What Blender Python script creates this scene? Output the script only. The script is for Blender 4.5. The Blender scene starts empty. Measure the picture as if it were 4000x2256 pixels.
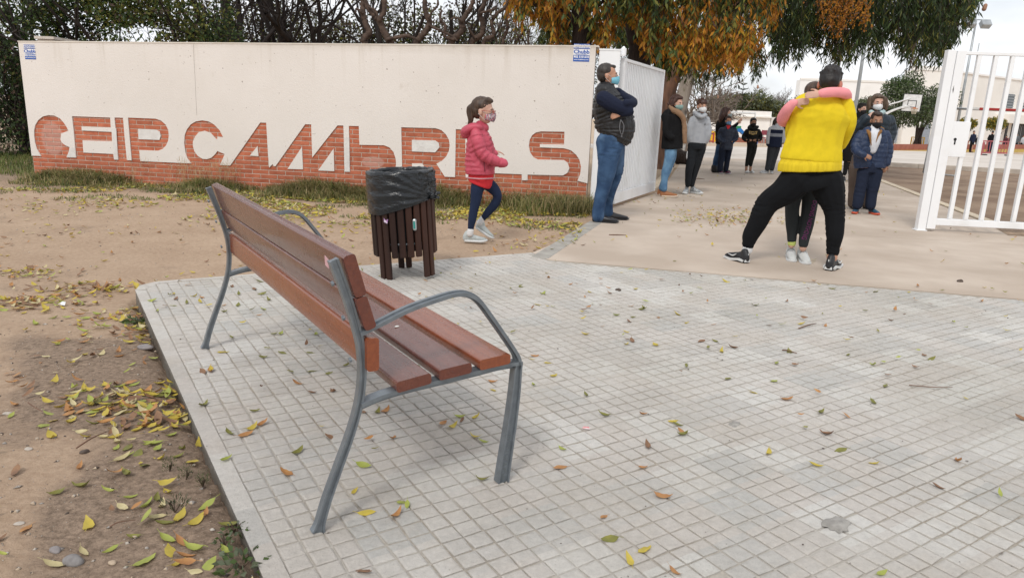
import bpy, bmesh, math, random
import numpy as np
from mathutils import Vector, Matrix, noise
from mathutils.geometry import tessellate_polygon
from mathutils.bvhtree import BVHTree
random.seed(7); rng = np.random.default_rng(7)
S = bpy.context.scene
COL = S.collection
# ---------------------------------------------------------------- camera
FPX, PCX, PCY, CAMH = 2800., 2000., 1128., 1.20
def _rot(pitch, roll):
    p = math.radians(pitch); r = math.radians(roll)
    W = np.array([[1, 0, 0.], [0, math.sin(p), -math.cos(p)], [0, math.cos(p), math.sin(p)]])
    Z = np.array([[math.cos(r), -math.sin(r), 0], [math.sin(r), math.cos(r), 0], [0, 0, 1]])
    return W @ Z.T
RC = _rot(13.75, -2.25)
cam = bpy.data.cameras.new('camera'); camo = bpy.data.objects.new('camera', cam); COL.objects.link(camo)
cam.sensor_width = 36; cam.lens = 36 * FPX / 4000; cam.clip_start = .05; cam.clip_end = 900
camo.matrix_world = Matrix.Translation((0, 0, CAMH)) @ Matrix(RC.tolist()).to_4x4()
S.camera = camo
# ---------------------------------------------------------------- world: cloudy daylight sky
SUN_EL, SUN_AZ = 48, 200      # azimuth clockwise from +Y
wd = bpy.data.worlds.new('World'); S.world = wd; wd.use_nodes = True
nt = wd.node_tree; nt.nodes.clear()
N = nt.nodes.new; Lk = nt.links.new
out = N('ShaderNodeOutputWorld'); bg = N('ShaderNodeBackground'); sky = N('ShaderNodeTexSky')
sky.sky_type = 'NISHITA'; sky.sun_disc = False; sky.sun_elevation = math.radians(SUN_EL); sky.sun_rotation = math.radians(SUN_AZ)
sky.air_density = 1.3; sky.dust_density = 2
tc = N('ShaderNodeTexCoord'); mp = N('ShaderNodeMapping'); mp.inputs['Scale'].default_value = (1.2, 1.2, 3.2)
no = N('ShaderNodeTexNoise'); no.inputs['Scale'].default_value = 1.9; no.inputs['Detail'].default_value = 7; no.inputs['Roughness'].default_value = .55
no.inputs['Distortion'].default_value = .35
cr = N('ShaderNodeValToRGB'); cr.color_ramp.elements[0].position = .30; cr.color_ramp.elements[0].color = (.62, .62, .62, 1)
cr.color_ramp.elements[1].position = .55; cr.color_ramp.elements[1].color = (1, 1, 1, 1)
no2 = N('ShaderNodeTexNoise'); no2.inputs['Scale'].default_value = 3.4; no2.inputs['Detail'].default_value = 8
cl = N('ShaderNodeValToRGB'); cl.color_ramp.elements[0].position = .32; cl.color_ramp.elements[0].color = (8.2, 8.6, 9.3, 1)
cl.color_ramp.elements[1].position = .62; cl.color_ramp.elements[1].color = (10.6, 10.8, 11.1, 1)
mx = N('ShaderNodeMixRGB')
Lk(tc.outputs['Generated'], mp.inputs['Vector']); Lk(mp.outputs[0], no.inputs['Vector']); Lk(mp.outputs[0], no2.inputs['Vector'])
Lk(no.outputs['Fac'], cr.inputs[0]); Lk(no2.outputs['Fac'], cl.inputs[0])
Lk(cr.outputs[0], mx.inputs[0]); Lk(sky.outputs[0], mx.inputs[1]); Lk(cl.outputs[0], mx.inputs[2])
Lk(mx.outputs[0], bg.inputs['Color']); bg.inputs['Strength'].default_value = .1; Lk(bg.outputs[0], out.inputs['Surface'])
sl = bpy.data.lights.new('sun', 'SUN'); so = bpy.data.objects.new('sun', sl); COL.objects.link(so)
sl.energy = 1.45; sl.angle = math.radians(13); sl.color = (1, .96, .9)
_a = math.radians(SUN_AZ); _e = math.radians(SUN_EL)
so.rotation_euler = Vector((math.sin(_a) * math.cos(_e), math.cos(_a) * math.cos(_e), math.sin(_e))).to_track_quat('Z', 'Y').to_euler()
S.view_settings.view_transform = 'Standard'; S.view_settings.look = 'None'; S.view_settings.gamma = 1
S.view_settings.exposure = 0.10; S.view_settings.use_curve_mapping = False
S.render.engine = 'CYCLES'
S.cycles.transparent_max_bounces = 8; S.cycles.max_bounces = 6
# ---------------------------------------------------------------- photograph measurements -> metres
def ray(px, py): return RC @ np.array([px - PCX, -(py - PCY), -FPX])
def G(px, py, z=0.):
    r = ray(px, py); v = r * ((z - CAMH) / r[2]); return Vector((v[0], v[1], z))
def AT(px, py, Y):
    r = ray(px, py); v = r * (Y / r[1]); return Vector((v[0], v[1], v[2] + CAMH))
def ONPLANE(px, py, O, n):
    r = Vector(ray(px, py)); C = Vector((0, 0, CAMH)); t = (Vector(O) - C).dot(n) / r.dot(n); return C + r * t
# ---------------------------------------------------------------- materials
MATS = {}
def mat(name, c1, c2=None, rough=.7, sc=6., bump=0., bsc=40., metal=0., rnd=0., spec=.35, trans=0., coat=0., c3=None, sc3=1.2, f3=.5, stretch=None, det=4):
    if name in MATS: return MATS[name]
    m = bpy.data.materials.new(name); m.use_nodes = True; MATS[name] = m
    t = m.node_tree; P = t.nodes['Principled BSDF']; N = t.nodes.new; L = t.links.new
    P.inputs['Roughness'].default_value = rough; P.inputs['Metallic'].default_value = metal
    P.inputs['Specular IOR Level'].default_value = spec; P.inputs['Coat Weight'].default_value = coat
    tc = N('ShaderNodeTexCoord'); vec = tc.outputs['Object']
    if stretch:
        mp = N('ShaderNodeMapping'); mp.inputs['Scale'].default_value = stretch; L(vec, mp.inputs[0]); vec = mp.outputs[0]
    c1 = tuple(c1) + (1,); c2 = tuple(c2) + (1,) if c2 else tuple(x * .8 for x in c1[:3]) + (1,)
    n = N('ShaderNodeTexNoise'); n.inputs['Scale'].default_value = sc; n.inputs['Detail'].default_value = det; L(vec, n.inputs['Vector'])
    r = N('ShaderNodeValToRGB'); r.color_ramp.elements[0].position = .35; r.color_ramp.elements[1].position = .65
    r.color_ramp.elements[0].color = c2; r.color_ramp.elements[1].color = c1; L(n.outputs['Fac'], r.inputs[0]); col = r.outputs[0]
    if c3:
        n3 = N('ShaderNodeTexNoise'); n3.inputs['Scale'].default_value = sc3; n3.inputs['Detail'].default_value = 5; L(tc.outputs['Object'], n3.inputs['Vector'])
        r3 = N('ShaderNodeValToRGB'); r3.color_ramp.elements[0].position = f3 - .08; r3.color_ramp.elements[1].position = f3 + .1; L(n3.outputs['Fac'], r3.inputs[0])
        x = N('ShaderNodeMixRGB'); L(r3.outputs[0], x.inputs[0]); L(col, x.inputs[1]); x.inputs[2].default_value = tuple(c3) + (1,); col = x.outputs[0]
    if rnd:
        oi = N('ShaderNodeObjectInfo'); mr = N('ShaderNodeMapRange'); mr.inputs['To Min'].default_value = 1 - rnd; mr.inputs['To Max'].default_value = 1 + rnd
        L(oi.outputs['Random'], mr.inputs[0]); x = N('ShaderNodeVectorMath'); x.operation = 'SCALE'; L(col, x.inputs[0]); L(mr.outputs[0], x.inputs['Scale']); col = x.outputs[0]
    L(col, P.inputs['Base Color'])
    if bump:
        b = N('ShaderNodeBump'); b.inputs['Strength'].default_value = 1; b.inputs['Distance'].default_value = bump
        nb = N('ShaderNodeTexNoise'); nb.inputs['Scale'].default_value = bsc; nb.inputs['Detail'].default_value = 5; L(vec, nb.inputs['Vector'])
        L(nb.outputs['Fac'], b.inputs['Height']); L(b.outputs[0], P.inputs['Normal'])
    if trans:
        o = [q for q in t.nodes if q.type == 'OUTPUT_MATERIAL'][0]; tr = N('ShaderNodeBsdfTranslucent'); L(col, tr.inputs[0])
        ms = N('ShaderNodeMixShader'); ms.inputs[0].default_value = trans; L(P.outputs[0], ms.inputs[1]); L(tr.outputs[0], ms.inputs[2]); L(ms.outputs[0], o.inputs['Surface'])
    return m
# ---------------------------------------------------------------- mesh building
RX, RY, RZ = (lambda a: Matrix.Rotation(a, 3, 'X')), (lambda a: Matrix.Rotation(a, 3, 'Y')), (lambda a: Matrix.Rotation(a, 3, 'Z'))
def basis(x, y, z):
    return Matrix((x, y, z)).transposed()
def catmull(P, k):
    if len(P) < 3 or k < 2: return P
    A = np.array(P, float); o = []
    for i in range(len(A) - 1):
        a = A[max(i - 1, 0)]; b = A[i]; c = A[i + 1]; d = A[min(i + 2, len(A) - 1)]
        for j in range(k):
            t = j / k; o.append(.5 * ((2 * b) + (c - a) * t + (2 * a - 5 * b + 4 * c - d) * t * t + (3 * b - a - 3 * c + d) * t ** 3))
    o.append(A[-1]); return [tuple(x) for x in o]
class MB:
    def __init__(s, M=None): s.v = []; s.f = []; s.mi = []; s.M = M
    def add(s, vs, fs, mi=0):
        o = len(s.v); M = s.M
        s.v += [tuple(M @ Vector(x)) if M else tuple(x) for x in vs]
        s.f += [tuple(i + o for i in f) for f in fs]; s.mi += [mi] * len(fs); return s
    def box(s, c, d, R=None, b=0, mi=0):
        hx, hy, hz = (x / 2 for x in d); c = Vector(c)
        if b <= 0:
            vs = [Vector((sx * hx, sy * hy, sz * hz)) for sx in (-1, 1) for sy in (-1, 1) for sz in (-1, 1)]
            fs = [(0, 1, 3, 2), (4, 6, 7, 5), (0, 4, 5, 1), (2, 3, 7, 6), (0, 2, 6, 4), (1, 5, 7, 3)]
        else:
            vs = []; idx = {}
            for sx in (-1, 1):
                for sy in (-1, 1):
                    for sz in (-1, 1):
                        for ax in range(3):
                            v = [sx * (hx - b), sy * (hy - b), sz * (hz - b)]; v[ax] = (sx * hx, sy * hy, sz * hz)[ax]
                            idx[(sx, sy, sz, ax)] = len(vs); vs.append(Vector(v))
            fs = []
            for ax in range(3):
                o1, o2 = [a for a in range(3) if a != ax]
                for sg in (-1, 1):
                    q = []
                    for (a, bb) in ((-1, -1), (1, -1), (1, 1), (-1, 1)):
                        k = [0, 0, 0]; k[ax] = sg; k[o1] = a; k[o2] = bb; q.append(idx[(k[0], k[1], k[2], ax)])
                    fs.append(tuple(q))
            for ax in range(3):
                o1, o2 = [a for a in range(3) if a != ax]
                for a in (-1, 1):
                    for bb in (-1, 1):
                        k0 = [0, 0, 0]; k0[ax] = -1; k0[o1] = a; k0[o2] = bb; k1 = list(k0); k1[ax] = 1
                        fs.append((idx[(*k0, o1)], idx[(*k1, o1)], idx[(*k1, o2)], idx[(*k0, o2)]))
            for sx in (-1, 1):
                for sy in (-1, 1):
                    for sz in (-1, 1): fs.append(tuple(idx[(sx, sy, sz, a)] for a in range(3)))
        vs = [(R @ v if R else v) + c for v in vs]
        return s.add(vs, fs, mi)
    def tube(s, pts, rad, n=8, side=None, cap='flat', k=1, mi=0, ratio=None):
        """pts: points; rad: number or list of r or (rx, ry); side: axis the rx radius lies along"""
        P = [tuple(p) for p in pts]
        if not isinstance(rad, (list, tuple)): rad = [rad] * len(P)
        rad = [r if isinstance(r, (tuple, list)) else (r, r) for r in rad]
        if k > 1:
            Q = catmull([p + tuple(r) for p, r in zip(P, rad)], k); P = [q[:3] for q in Q]; rad = [(max(q[3], 1e-4), max(q[4], 1e-4)) for q in Q]
        P = [Vector(p) for p in P]; T = []
        for i in range(len(P)):
            t = (P[min(i + 1, len(P) - 1)] - P[max(i - 1, 0)]); T.append(t.normalized() if t.length > 1e-9 else Vector((0, 0, 1)))
        rings = []; X = None
        def ring(c, t, rx, ry, X):
            Y = t.cross(X).normalized(); return [c + X * (rx * math.cos(2 * math.pi * j / n)) + Y * (ry * math.sin(2 * math.pi * j / n)) for j in range(n)]
        fr = []
        for i, t in enumerate(T):
            if side is not None:
                sd = Vector(side); X = (sd - t * sd.dot(t)); X = X.normalized() if X.length > 1e-6 else t.orthogonal().normalized()
            elif X is None: X = t.orthogonal().normalized()
            else:
                X = (X - t * X.dot(t)); X = X.normalized() if X.length > 1e-6 else t.orthogonal().normalized()
            fr.append(X.copy())
        if cap in ('round', 'hem'):
            for a in (75, 45, 20):
                q = math.radians(a); rm = min(rad[0]); rings.append(ring(P[0] - T[0] * rm * math.sin(q), T[0], rad[0][0] * math.cos(q), rad[0][1] * math.cos(q), fr[0]))
        for i in range(len(P)): rings.append(ring(P[i], T[i], rad[i][0], rad[i][1], fr[i]))
        if cap in ('round', 'hem'):
            for a in ((20, 45, 75) if cap == 'round' else ()):
                q = math.radians(a); rm = min(rad[-1]); rings.append(ring(P[-1] + T[-1] * rm * math.sin(q), T[-1], rad[-1][0] * math.cos(q), rad[-1][1] * math.cos(q), fr[-1]))
        vs = [v for r in rings for v in r]; fs = []
        for i in range(len(rings) - 1):
            for j in range(n): a = i * n + j; b = i * n + (j + 1) % n; fs.append((a, b, b + n, a + n))
        if cap: fs.append(tuple(range(n))[::-1]); fs.append(tuple(range(len(vs) - n, len(vs))))
        return s.add(vs, fs, mi)
    def ell(s, c, r, R=None, n=14, m=9, mi=0):
        c = Vector(c); vs = []; fs = []
        if not isinstance(r, (list, tuple)): r = (r, r, r)
        for i in range(1, m):
            a = math.pi * i / m
            for j in range(n):
                b = 2 * math.pi * j / n; vs.append(Vector((r[0] * math.sin(a) * math.cos(b), r[1] * math.sin(a) * math.sin(b), r[2] * math.cos(a))))
        for i in range(m - 2):
            for j in range(n): a = i * n + j; b = i * n + (j + 1) % n; fs.append((a, a + n, b + n, b))
        t = len(vs); vs.append(Vector((0, 0, r[2]))); vs.append(Vector((0, 0, -r[2])))
        for j in range(n): fs.append((t, j, (j + 1) % n)); q = (m - 2) * n; fs.append((t + 1, q + (j + 1) % n, q + j))
        return s.add([(R @ v if R else v) + c for v in vs], fs, mi)
    def prism(s, poly, O, ux, uy, d, mi=0):
        """poly 2d (any simple polygon) in frame ux,uy at O, thickness vector d"""
        O = Vector(O); ux = Vector(ux); uy = Vector(uy); d = Vector(d); n = len(poly)
        A = [O + ux * p[0] + uy * p[1] for p in poly]; B = [a + d for a in A]
        tri = tessellate_polygon([[Vector((p[0], p[1], 0)) for p in poly]])
        fs = [tuple(t) for t in tri] + [tuple(n + i for i in t)[::-1] for t in tri] + [(i, (i + 1) % n, n + (i + 1) % n, n + i) for i in range(n)]
        return s.add(A + B, fs, mi)
    def build(s, name, m=None, parent=None, smooth=False, **kw):
        return mk(name, s.v, s.f, m, parent, smooth, s.mi, **kw)
ORG = {}
def mk(name, v, f, m=None, parent=None, smooth=False, mi=None, label=None, cat=None, group=None, kind=None, origin=None, fixn=True):
    o0 = ORG.get(parent.name, Vector()) if parent else Vector()
    V = np.array([tuple(x) for x in v], dtype=np.float64).reshape(-1, 3)
    org = Vector(origin) if origin is not None else (o0 if parent else Vector((V[:, 0].mean(), V[:, 1].mean(), V[:, 2].min())))
    if kind and origin is None: org = Vector()
    V = V - np.array(org)
    me = bpy.data.meshes.new(name); me.from_pydata(V.tolist(), [], [tuple(x) for x in f])
    if fixn:
        bm = bmesh.new(); bm.from_mesh(me); bmesh.ops.recalc_face_normals(bm, faces=bm.faces); bm.to_mesh(me); bm.free()
    ms = m if isinstance(m, (list, tuple)) else [m]
    for q in ms:
        if q: me.materials.append(q)
    if mi is not None and len(ms) > 1 and len(mi) == len(me.polygons): me.polygons.foreach_set('material_index', mi)
    if smooth: me.polygons.foreach_set('use_smooth', [True] * len(me.polygons))
    o = bpy.data.objects.new(name, me); COL.objects.link(o); o.location = org - o0 if parent else org
    if parent: o.parent = parent
    ORG[o.name] = org
    if smooth == 'auto': autosmooth(o)
    tag(o, label, cat, group, kind); return o
def autosmooth(o, ang=35):
    me = o.data; me.polygons.foreach_set('use_smooth', [True] * len(me.polygons))
    bm = bmesh.new(); bm.from_mesh(me)
    for e in bm.edges:
        if len(e.link_faces) == 2 and e.calc_face_angle(0) > math.radians(ang): e.smooth = False
    bm.to_mesh(me); bm.free()
def tag(o, label=None, cat=None, group=None, kind=None):
    if label: o['label'] = label
    if cat: o['category'] = cat
    if group: o['group'] = group
    if kind: o['kind'] = kind
    return o
def thing(name, label, cat, loc=(0, 0, 0), group=None, kind=None):
    o = bpy.data.objects.new(name, None); COL.objects.link(o); o.location = loc; o.empty_display_size = .1
    ORG[o.name] = Vector(loc); return tag(o, label, cat, group, kind)
def dup(o, loc, rz=0, parent=None, label=None, scale=None):
    c = o.copy(); COL.objects.link(c)
    if parent: c.parent = parent
    else: c.location = loc; c.rotation_euler = (0, 0, rz)
    if scale and not parent: c.scale = scale
    ORG[c.name] = Vector(loc)
    if label: c['label'] = label
    for ch in list(o.children): dup(ch, loc, 0, c)
    return c
def rawmesh(name, V, F, mats, parent=None, mi=None, smooth=False, nv=4, **kw):
    """fast path for very many equal faces: V (n,3) array, F (m,nv) array"""
    o0 = ORG.get(parent.name, Vector()) if parent else Vector()
    V = np.asarray(V, dtype=np.float32) - np.array(o0, dtype=np.float32); F = np.asarray(F, dtype=np.int32)
    me = bpy.data.meshes.new(name); me.vertices.add(len(V)); me.vertices.foreach_set('co', V.ravel())
    me.loops.add(F.size); me.loops.foreach_set('vertex_index', F.ravel()); me.polygons.add(len(F))
    me.polygons.foreach_set('loop_start', np.arange(0, F.size, nv, dtype=np.int32)); me.polygons.foreach_set('loop_total', np.full(len(F), nv, dtype=np.int32))
    for q in mats: me.materials.append(q)
    if mi is not None: me.polygons.foreach_set('material_index', np.asarray(mi, dtype=np.int32))
    if smooth: me.polygons.foreach_set('use_smooth', np.ones(len(F), dtype=bool))
    me.update(calc_edges=True)
    o = bpy.data.objects.new(name, me); COL.objects.link(o)
    if parent: o.parent = parent
    ORG[o.name] = o0; tag(o, kw.get('label'), kw.get('cat'), kw.get('group'), kw.get('kind')); return o
def fuse(mb, voxel, smooth=2, disp=None):
    """one continuous closed surface from overlapping closed shapes; returns verts, faces"""
    me = bpy.data.meshes.new('tmp'); me.from_pydata(mb.v, [], mb.f)
    bm = bmesh.new(); bm.from_mesh(me); bmesh.ops.recalc_face_normals(bm, faces=bm.faces); bm.to_mesh(me); bm.free()
    o = bpy.data.objects.new('tmp', me); COL.objects.link(o)
    r = o.modifiers.new('r', 'REMESH'); r.mode = 'VOXEL'; r.voxel_size = voxel
    if smooth: sm = o.modifiers.new('s', 'SMOOTH'); sm.factor = .5; sm.iterations = smooth
    dg = bpy.context.evaluated_depsgraph_get(); e = o.evaluated_get(dg); q = e.to_mesh()
    n = len(q.vertices); V = np.zeros(n * 3); q.vertices.foreach_get('co', V); V = V.reshape(-1, 3)
    Nn = np.zeros(n * 3); q.vertex_normals.foreach_get('vector', Nn); Nn = Nn.reshape(-1, 3)
    Fc = [tuple(p.vertices) for p in q.polygons]
    e.to_mesh_clear(); bpy.data.objects.remove(o); bpy.data.meshes.remove(me)
    if disp: V = V + Nn * disp(V, Nn)[:, None]
    return V, Fc
def text_mesh(body, size, extr=.0, offset=0., font=None, sx=1.):
    cu = bpy.data.curves.new('t', 'FONT'); cu.body = body; cu.size = size; cu.extrude = extr; cu.offset = offset; cu.align_x = 'CENTER'; cu.align_y = 'CENTER'; cu.resolution_u = 3
    o = bpy.data.objects.new('t', cu); COL.objects.link(o); dg = bpy.context.evaluated_depsgraph_get(); me = o.evaluated_get(dg).to_mesh()
    v = [Vector((p.co.x * sx, p.co.y, p.co.z)) for p in me.vertices]; f = [tuple(p.vertices) for p in me.polygons]
    o.evaluated_get(dg).to_mesh_clear(); bpy.data.objects.remove(o); return v, f
def fbm(x, y, s=1., o=4):
    return sum(noise.noise(Vector((x * s * 2 ** i, y * s * 2 ** i, 3.7 * i))) / 2 ** i for i in range(o))
def inpoly(x, y, P):
    c = False; n = len(P)
    for i in range(n):
        x1, y1 = P[i][0], P[i][1]; x2, y2 = P[(i + 1) % n][0], P[(i + 1) % n][1]
        if (y1 > y) != (y2 > y) and x < (x2 - x1) * (y - y1) / (y2 - y1) + x1: c = not c
    return c
# ================================================================ GROUND
U = Vector((math.cos(math.radians(122.5)), math.sin(math.radians(122.5)), 0))   # along the bench and the tile rows
V_ = Vector((math.cos(math.radians(32.5)), math.sin(math.radians(32.5)), 0))
PAVE = [(1.72, -2.03), (-2.43, 4.47), (-2.47, 4.60), (-2.42, 4.72), (-2.30, 4.80), (.16, 6.30), (.30, 6.0), (3.82, 5.2), (9.2, 3.98), (9.2, -2.03)]
PATH = [(.17, 6.30), (.30, 6.006), (3.82, 5.206), (9.2, 3.986), (9.6, 8.2), (5.95, 8.6), (6.41, 9.76), (8.25, 16.3), (10.6, 24.6), (5.6, 24.6), (4.2, 19.0), (2.5, 12.4), (1.36, 9.9), (1.05, 8.4)]
def edge_dist(x, y, P):
    d = 1e9
    for i in range(len(P)):
        x1, y1 = P[i]; x2, y2 = P[(i + 1) % len(P)]; dx, dy = x2 - x1, y2 - y1
        t = max(0, min(1, ((x - x1) * dx + (y - y1) * dy) / (dx * dx + dy * dy))); d = min(d, math.hypot(x - x1 - t * dx, y - y1 - t * dy))
    return d
def sst(a, b, x): t = max(0, min(1, (x - a) / (b - a))); return t * t * (3 - 2 * t)
def zfar(y): return -max(0, min(y, 75) - 28) * .0165     # the yard falls gently away beyond the path
def GF(px, py):
    a, b = 5., 400.
    f = lambda Y: AT(px, py, Y).z - zfar(Y)
    for _ in range(50):
        m = (a + b) / 2
        if f(m) > 0: a = m
        else: b = m
    return AT(px, py, a)
def zdirt(x, y):
    a = sst(8.5, 4.8, y) * sst(-.6, -2.3, x + (max(0, 4.6 - y)) * -.62)   # sinks beside the raised corner of the paving
    z = -.012 - .085 * a * (.15 + .85 * sst(1.6, 4.3, y))
    z += .016 * fbm(x, y, .9, 3) * (1 if y < 9 else .5) + .004 * noise.noise(Vector((x * 7, y * 7, 0)))
    return min(z, -.004)
gs = .08; gx = np.arange(-10, 10.01, gs); gy = np.arange(.4, 13.61, gs)
gv = []; soil = []
for y in gy:
    for x in gx:
        ip = inpoly(x, y, PAVE) or inpoly(x, y, PATH); e = min(edge_dist(x, y, PAVE), edge_dist(x, y, PATH))
        z = zdirt(x, y)
        if ip: z = z - .14 * min(1, e / .09)
        elif e < .08: z = min(z, -.006)
        if abs(x) > 9.9 or y > 13.5: z = -.012
        gv.append((x, y, z))
        n = fbm(x + 5, y, 1.1, 4)
        dl = (x - (.42 - .638 * y))     # offset from the left edge of the paving
        s = 0
        if y < 4.6 and dl < .1: s = sst(-.95, -.15, dl + n * .5) * sst(4.9, 3.3, y) * (.55 + .6 * sst(-.1, .25, n + .1))
        s = max(s, sst(.1, .45, n) * .35)
        wy = 10.78 - (x + 7.22) * .148; s = max(s, sst(1.7, .5, wy - y + n * .6) * .6 if y < 13 else 0) if x < 1.0 else s
        if x > 5.6 and y > 9: s = .8
        soil.append(min(1, s))
nx, ny = len(gx), len(gy)
gf = np.array([(j * nx + i, j * nx + i + 1, (j + 1) * nx + i + 1, (j + 1) * nx + i) for j in range(ny - 1) for i in range(nx - 1)])
def ground_mat():
    m = bpy.data.materials.new('packed_earth'); m.use_nodes = True; t = m.node_tree; P = t.nodes['Principled BSDF']; N = t.nodes.new; L = t.links.new
    P.inputs['Roughness'].default_value = .95; P.inputs['Specular IOR Level'].default_value = .15
    tc = N('ShaderNodeTexCoord'); at = N('ShaderNodeAttribute'); at.attribute_name = 'soil'
    def nz(sc, d=5, r=.6):
        n = N('ShaderNodeTexNoise'); n.inputs['Scale'].default_value = sc; n.inputs['Detail'].default_value = d; n.inputs['Roughness'].default_value = r; L(tc.outputs['Object'], n.inputs['Vector']); return n.outputs['Fac']
    def ramp(i, a, b, c0, c1):
        r = N('ShaderNodeValToRGB'); e = r.color_ramp.elements; e[0].position = a; e[1].position = b; e[0].color = c0 + (1,); e[1].color = c1 + (1,); L(i, r.inputs[0]); return r.outputs[0]
    def mixc(f, a, b):
        x = N('ShaderNodeMixRGB'); L(f, x.inputs[0]); L(a, x.inputs[1]); L(b, x.inputs[2]); return x.outputs[0]
    a = ramp(nz(2.2, 8), .35, .68, (.355, .245, .165), (.46, .335, .235))
    a2 = ramp(nz(34, 6, .7), .3, .72, (.25, .17, .115), (.54, .41, .30)); x = N('ShaderNodeMixRGB'); x.inputs[0].default_value = .45; L(a, x.inputs[1]); L(a2, x.inputs[2])
    hum = ramp(nz(45, 6, .75), .3, .7, (.12, .085, .06), (.38, .28, .205))
    add = N('ShaderNodeMath'); add.operation = 'ADD'; L(at.outputs['Fac'], add.inputs[0]); sub = N('ShaderNodeMath'); sub.operation = 'MULTIPLY_ADD'; L(nz(5, 8, .7), sub.inputs[0]); sub.inputs[1].default_value = 1.0; sub.inputs[2].default_value = -.5
    L(sub.outputs[0], add.inputs[1]); f = ramp(add.outputs[0], .3, .7, (0, 0, 0), (1, 1, 1))
    c = mixc(f, x.outputs[0], hum)
    vo = N('ShaderNodeTexVoronoi'); vo.inputs['Scale'].default_value = 55; L(tc.outputs['Object'], vo.inputs['Vector'])
    pf = ramp(vo.outputs['Distance'], .07, .16, (1, 1, 1), (0, 0, 0)); gate = ramp(nz(9), .5, .62, (0, 0, 0), (1, 1, 1))
    mm = N('ShaderNodeMath'); mm.operation = 'MULTIPLY'; L(pf, mm.inputs[0]); L(gate, mm.inputs[1]); st = ramp(nz(60), .4, .6, (.2, .16, .13), (.72, .66, .58))
    c = mixc(mm.outputs[0], c, st); L(c, P.inputs['Base Color'])
    b = N('ShaderNodeBump'); b.inputs['Distance'].default_value = .012; b.inputs['Strength'].default_value = 1; L(nz(28, 8, .7), b.inputs['Height'])
    b2 = N('ShaderNodeBump'); b2.inputs['Distance'].default_value = .006; L(mm.outputs[0], b2.inputs['Height']); L(b.outputs[0], b2.inputs['Normal']); L(b2.outputs[0], P.inputs['Normal'])
    return m
gm = ground_mat()
g = rawmesh('ground', gv, gf, [gm], smooth=True, kind='structure')
at = g.data.attributes.new('soil', 'FLOAT', 'POINT'); at.data.foreach_set('value', np.array(soil, dtype=np.float32))
# the same earth out to the horizon, as a frame round the detailed sheet
x0, x1, y0, y1, R_ = float(gx[0]), float(gx[-1]), float(gy[0]), float(gy[-1]), 600
fr = MB(); q = -.012
fr.add([(-R_, -R_, q), (R_, -R_, q), (R_, y0, q), (-R_, y0, q)], [(0, 1, 2, 3)]); ys_ = [y1, 28, 75, R_]
for ya, yb in zip(ys_, ys_[1:]): fr.add([(-R_, ya, q + zfar(ya)), (R_, ya, q + zfar(ya)), (R_, yb, q + zfar(yb)), (-R_, yb, q + zfar(yb))], [(0, 1, 2, 3)])
fr.add([(-R_, y0, q), (x0, y0, q), (x0, y1, q), (-R_, y1, q)], [(0, 1, 2, 3)]); fr.add([(x1, y0, q), (R_, y0, q), (R_, y1, q), (x1, y1, q)], [(0, 1, 2, 3)])
fr.build('far_ground', mat('sand', (.50, .38, .27), (.42, .31, .21), rough=.95, sc=.4), kind='structure')
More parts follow.
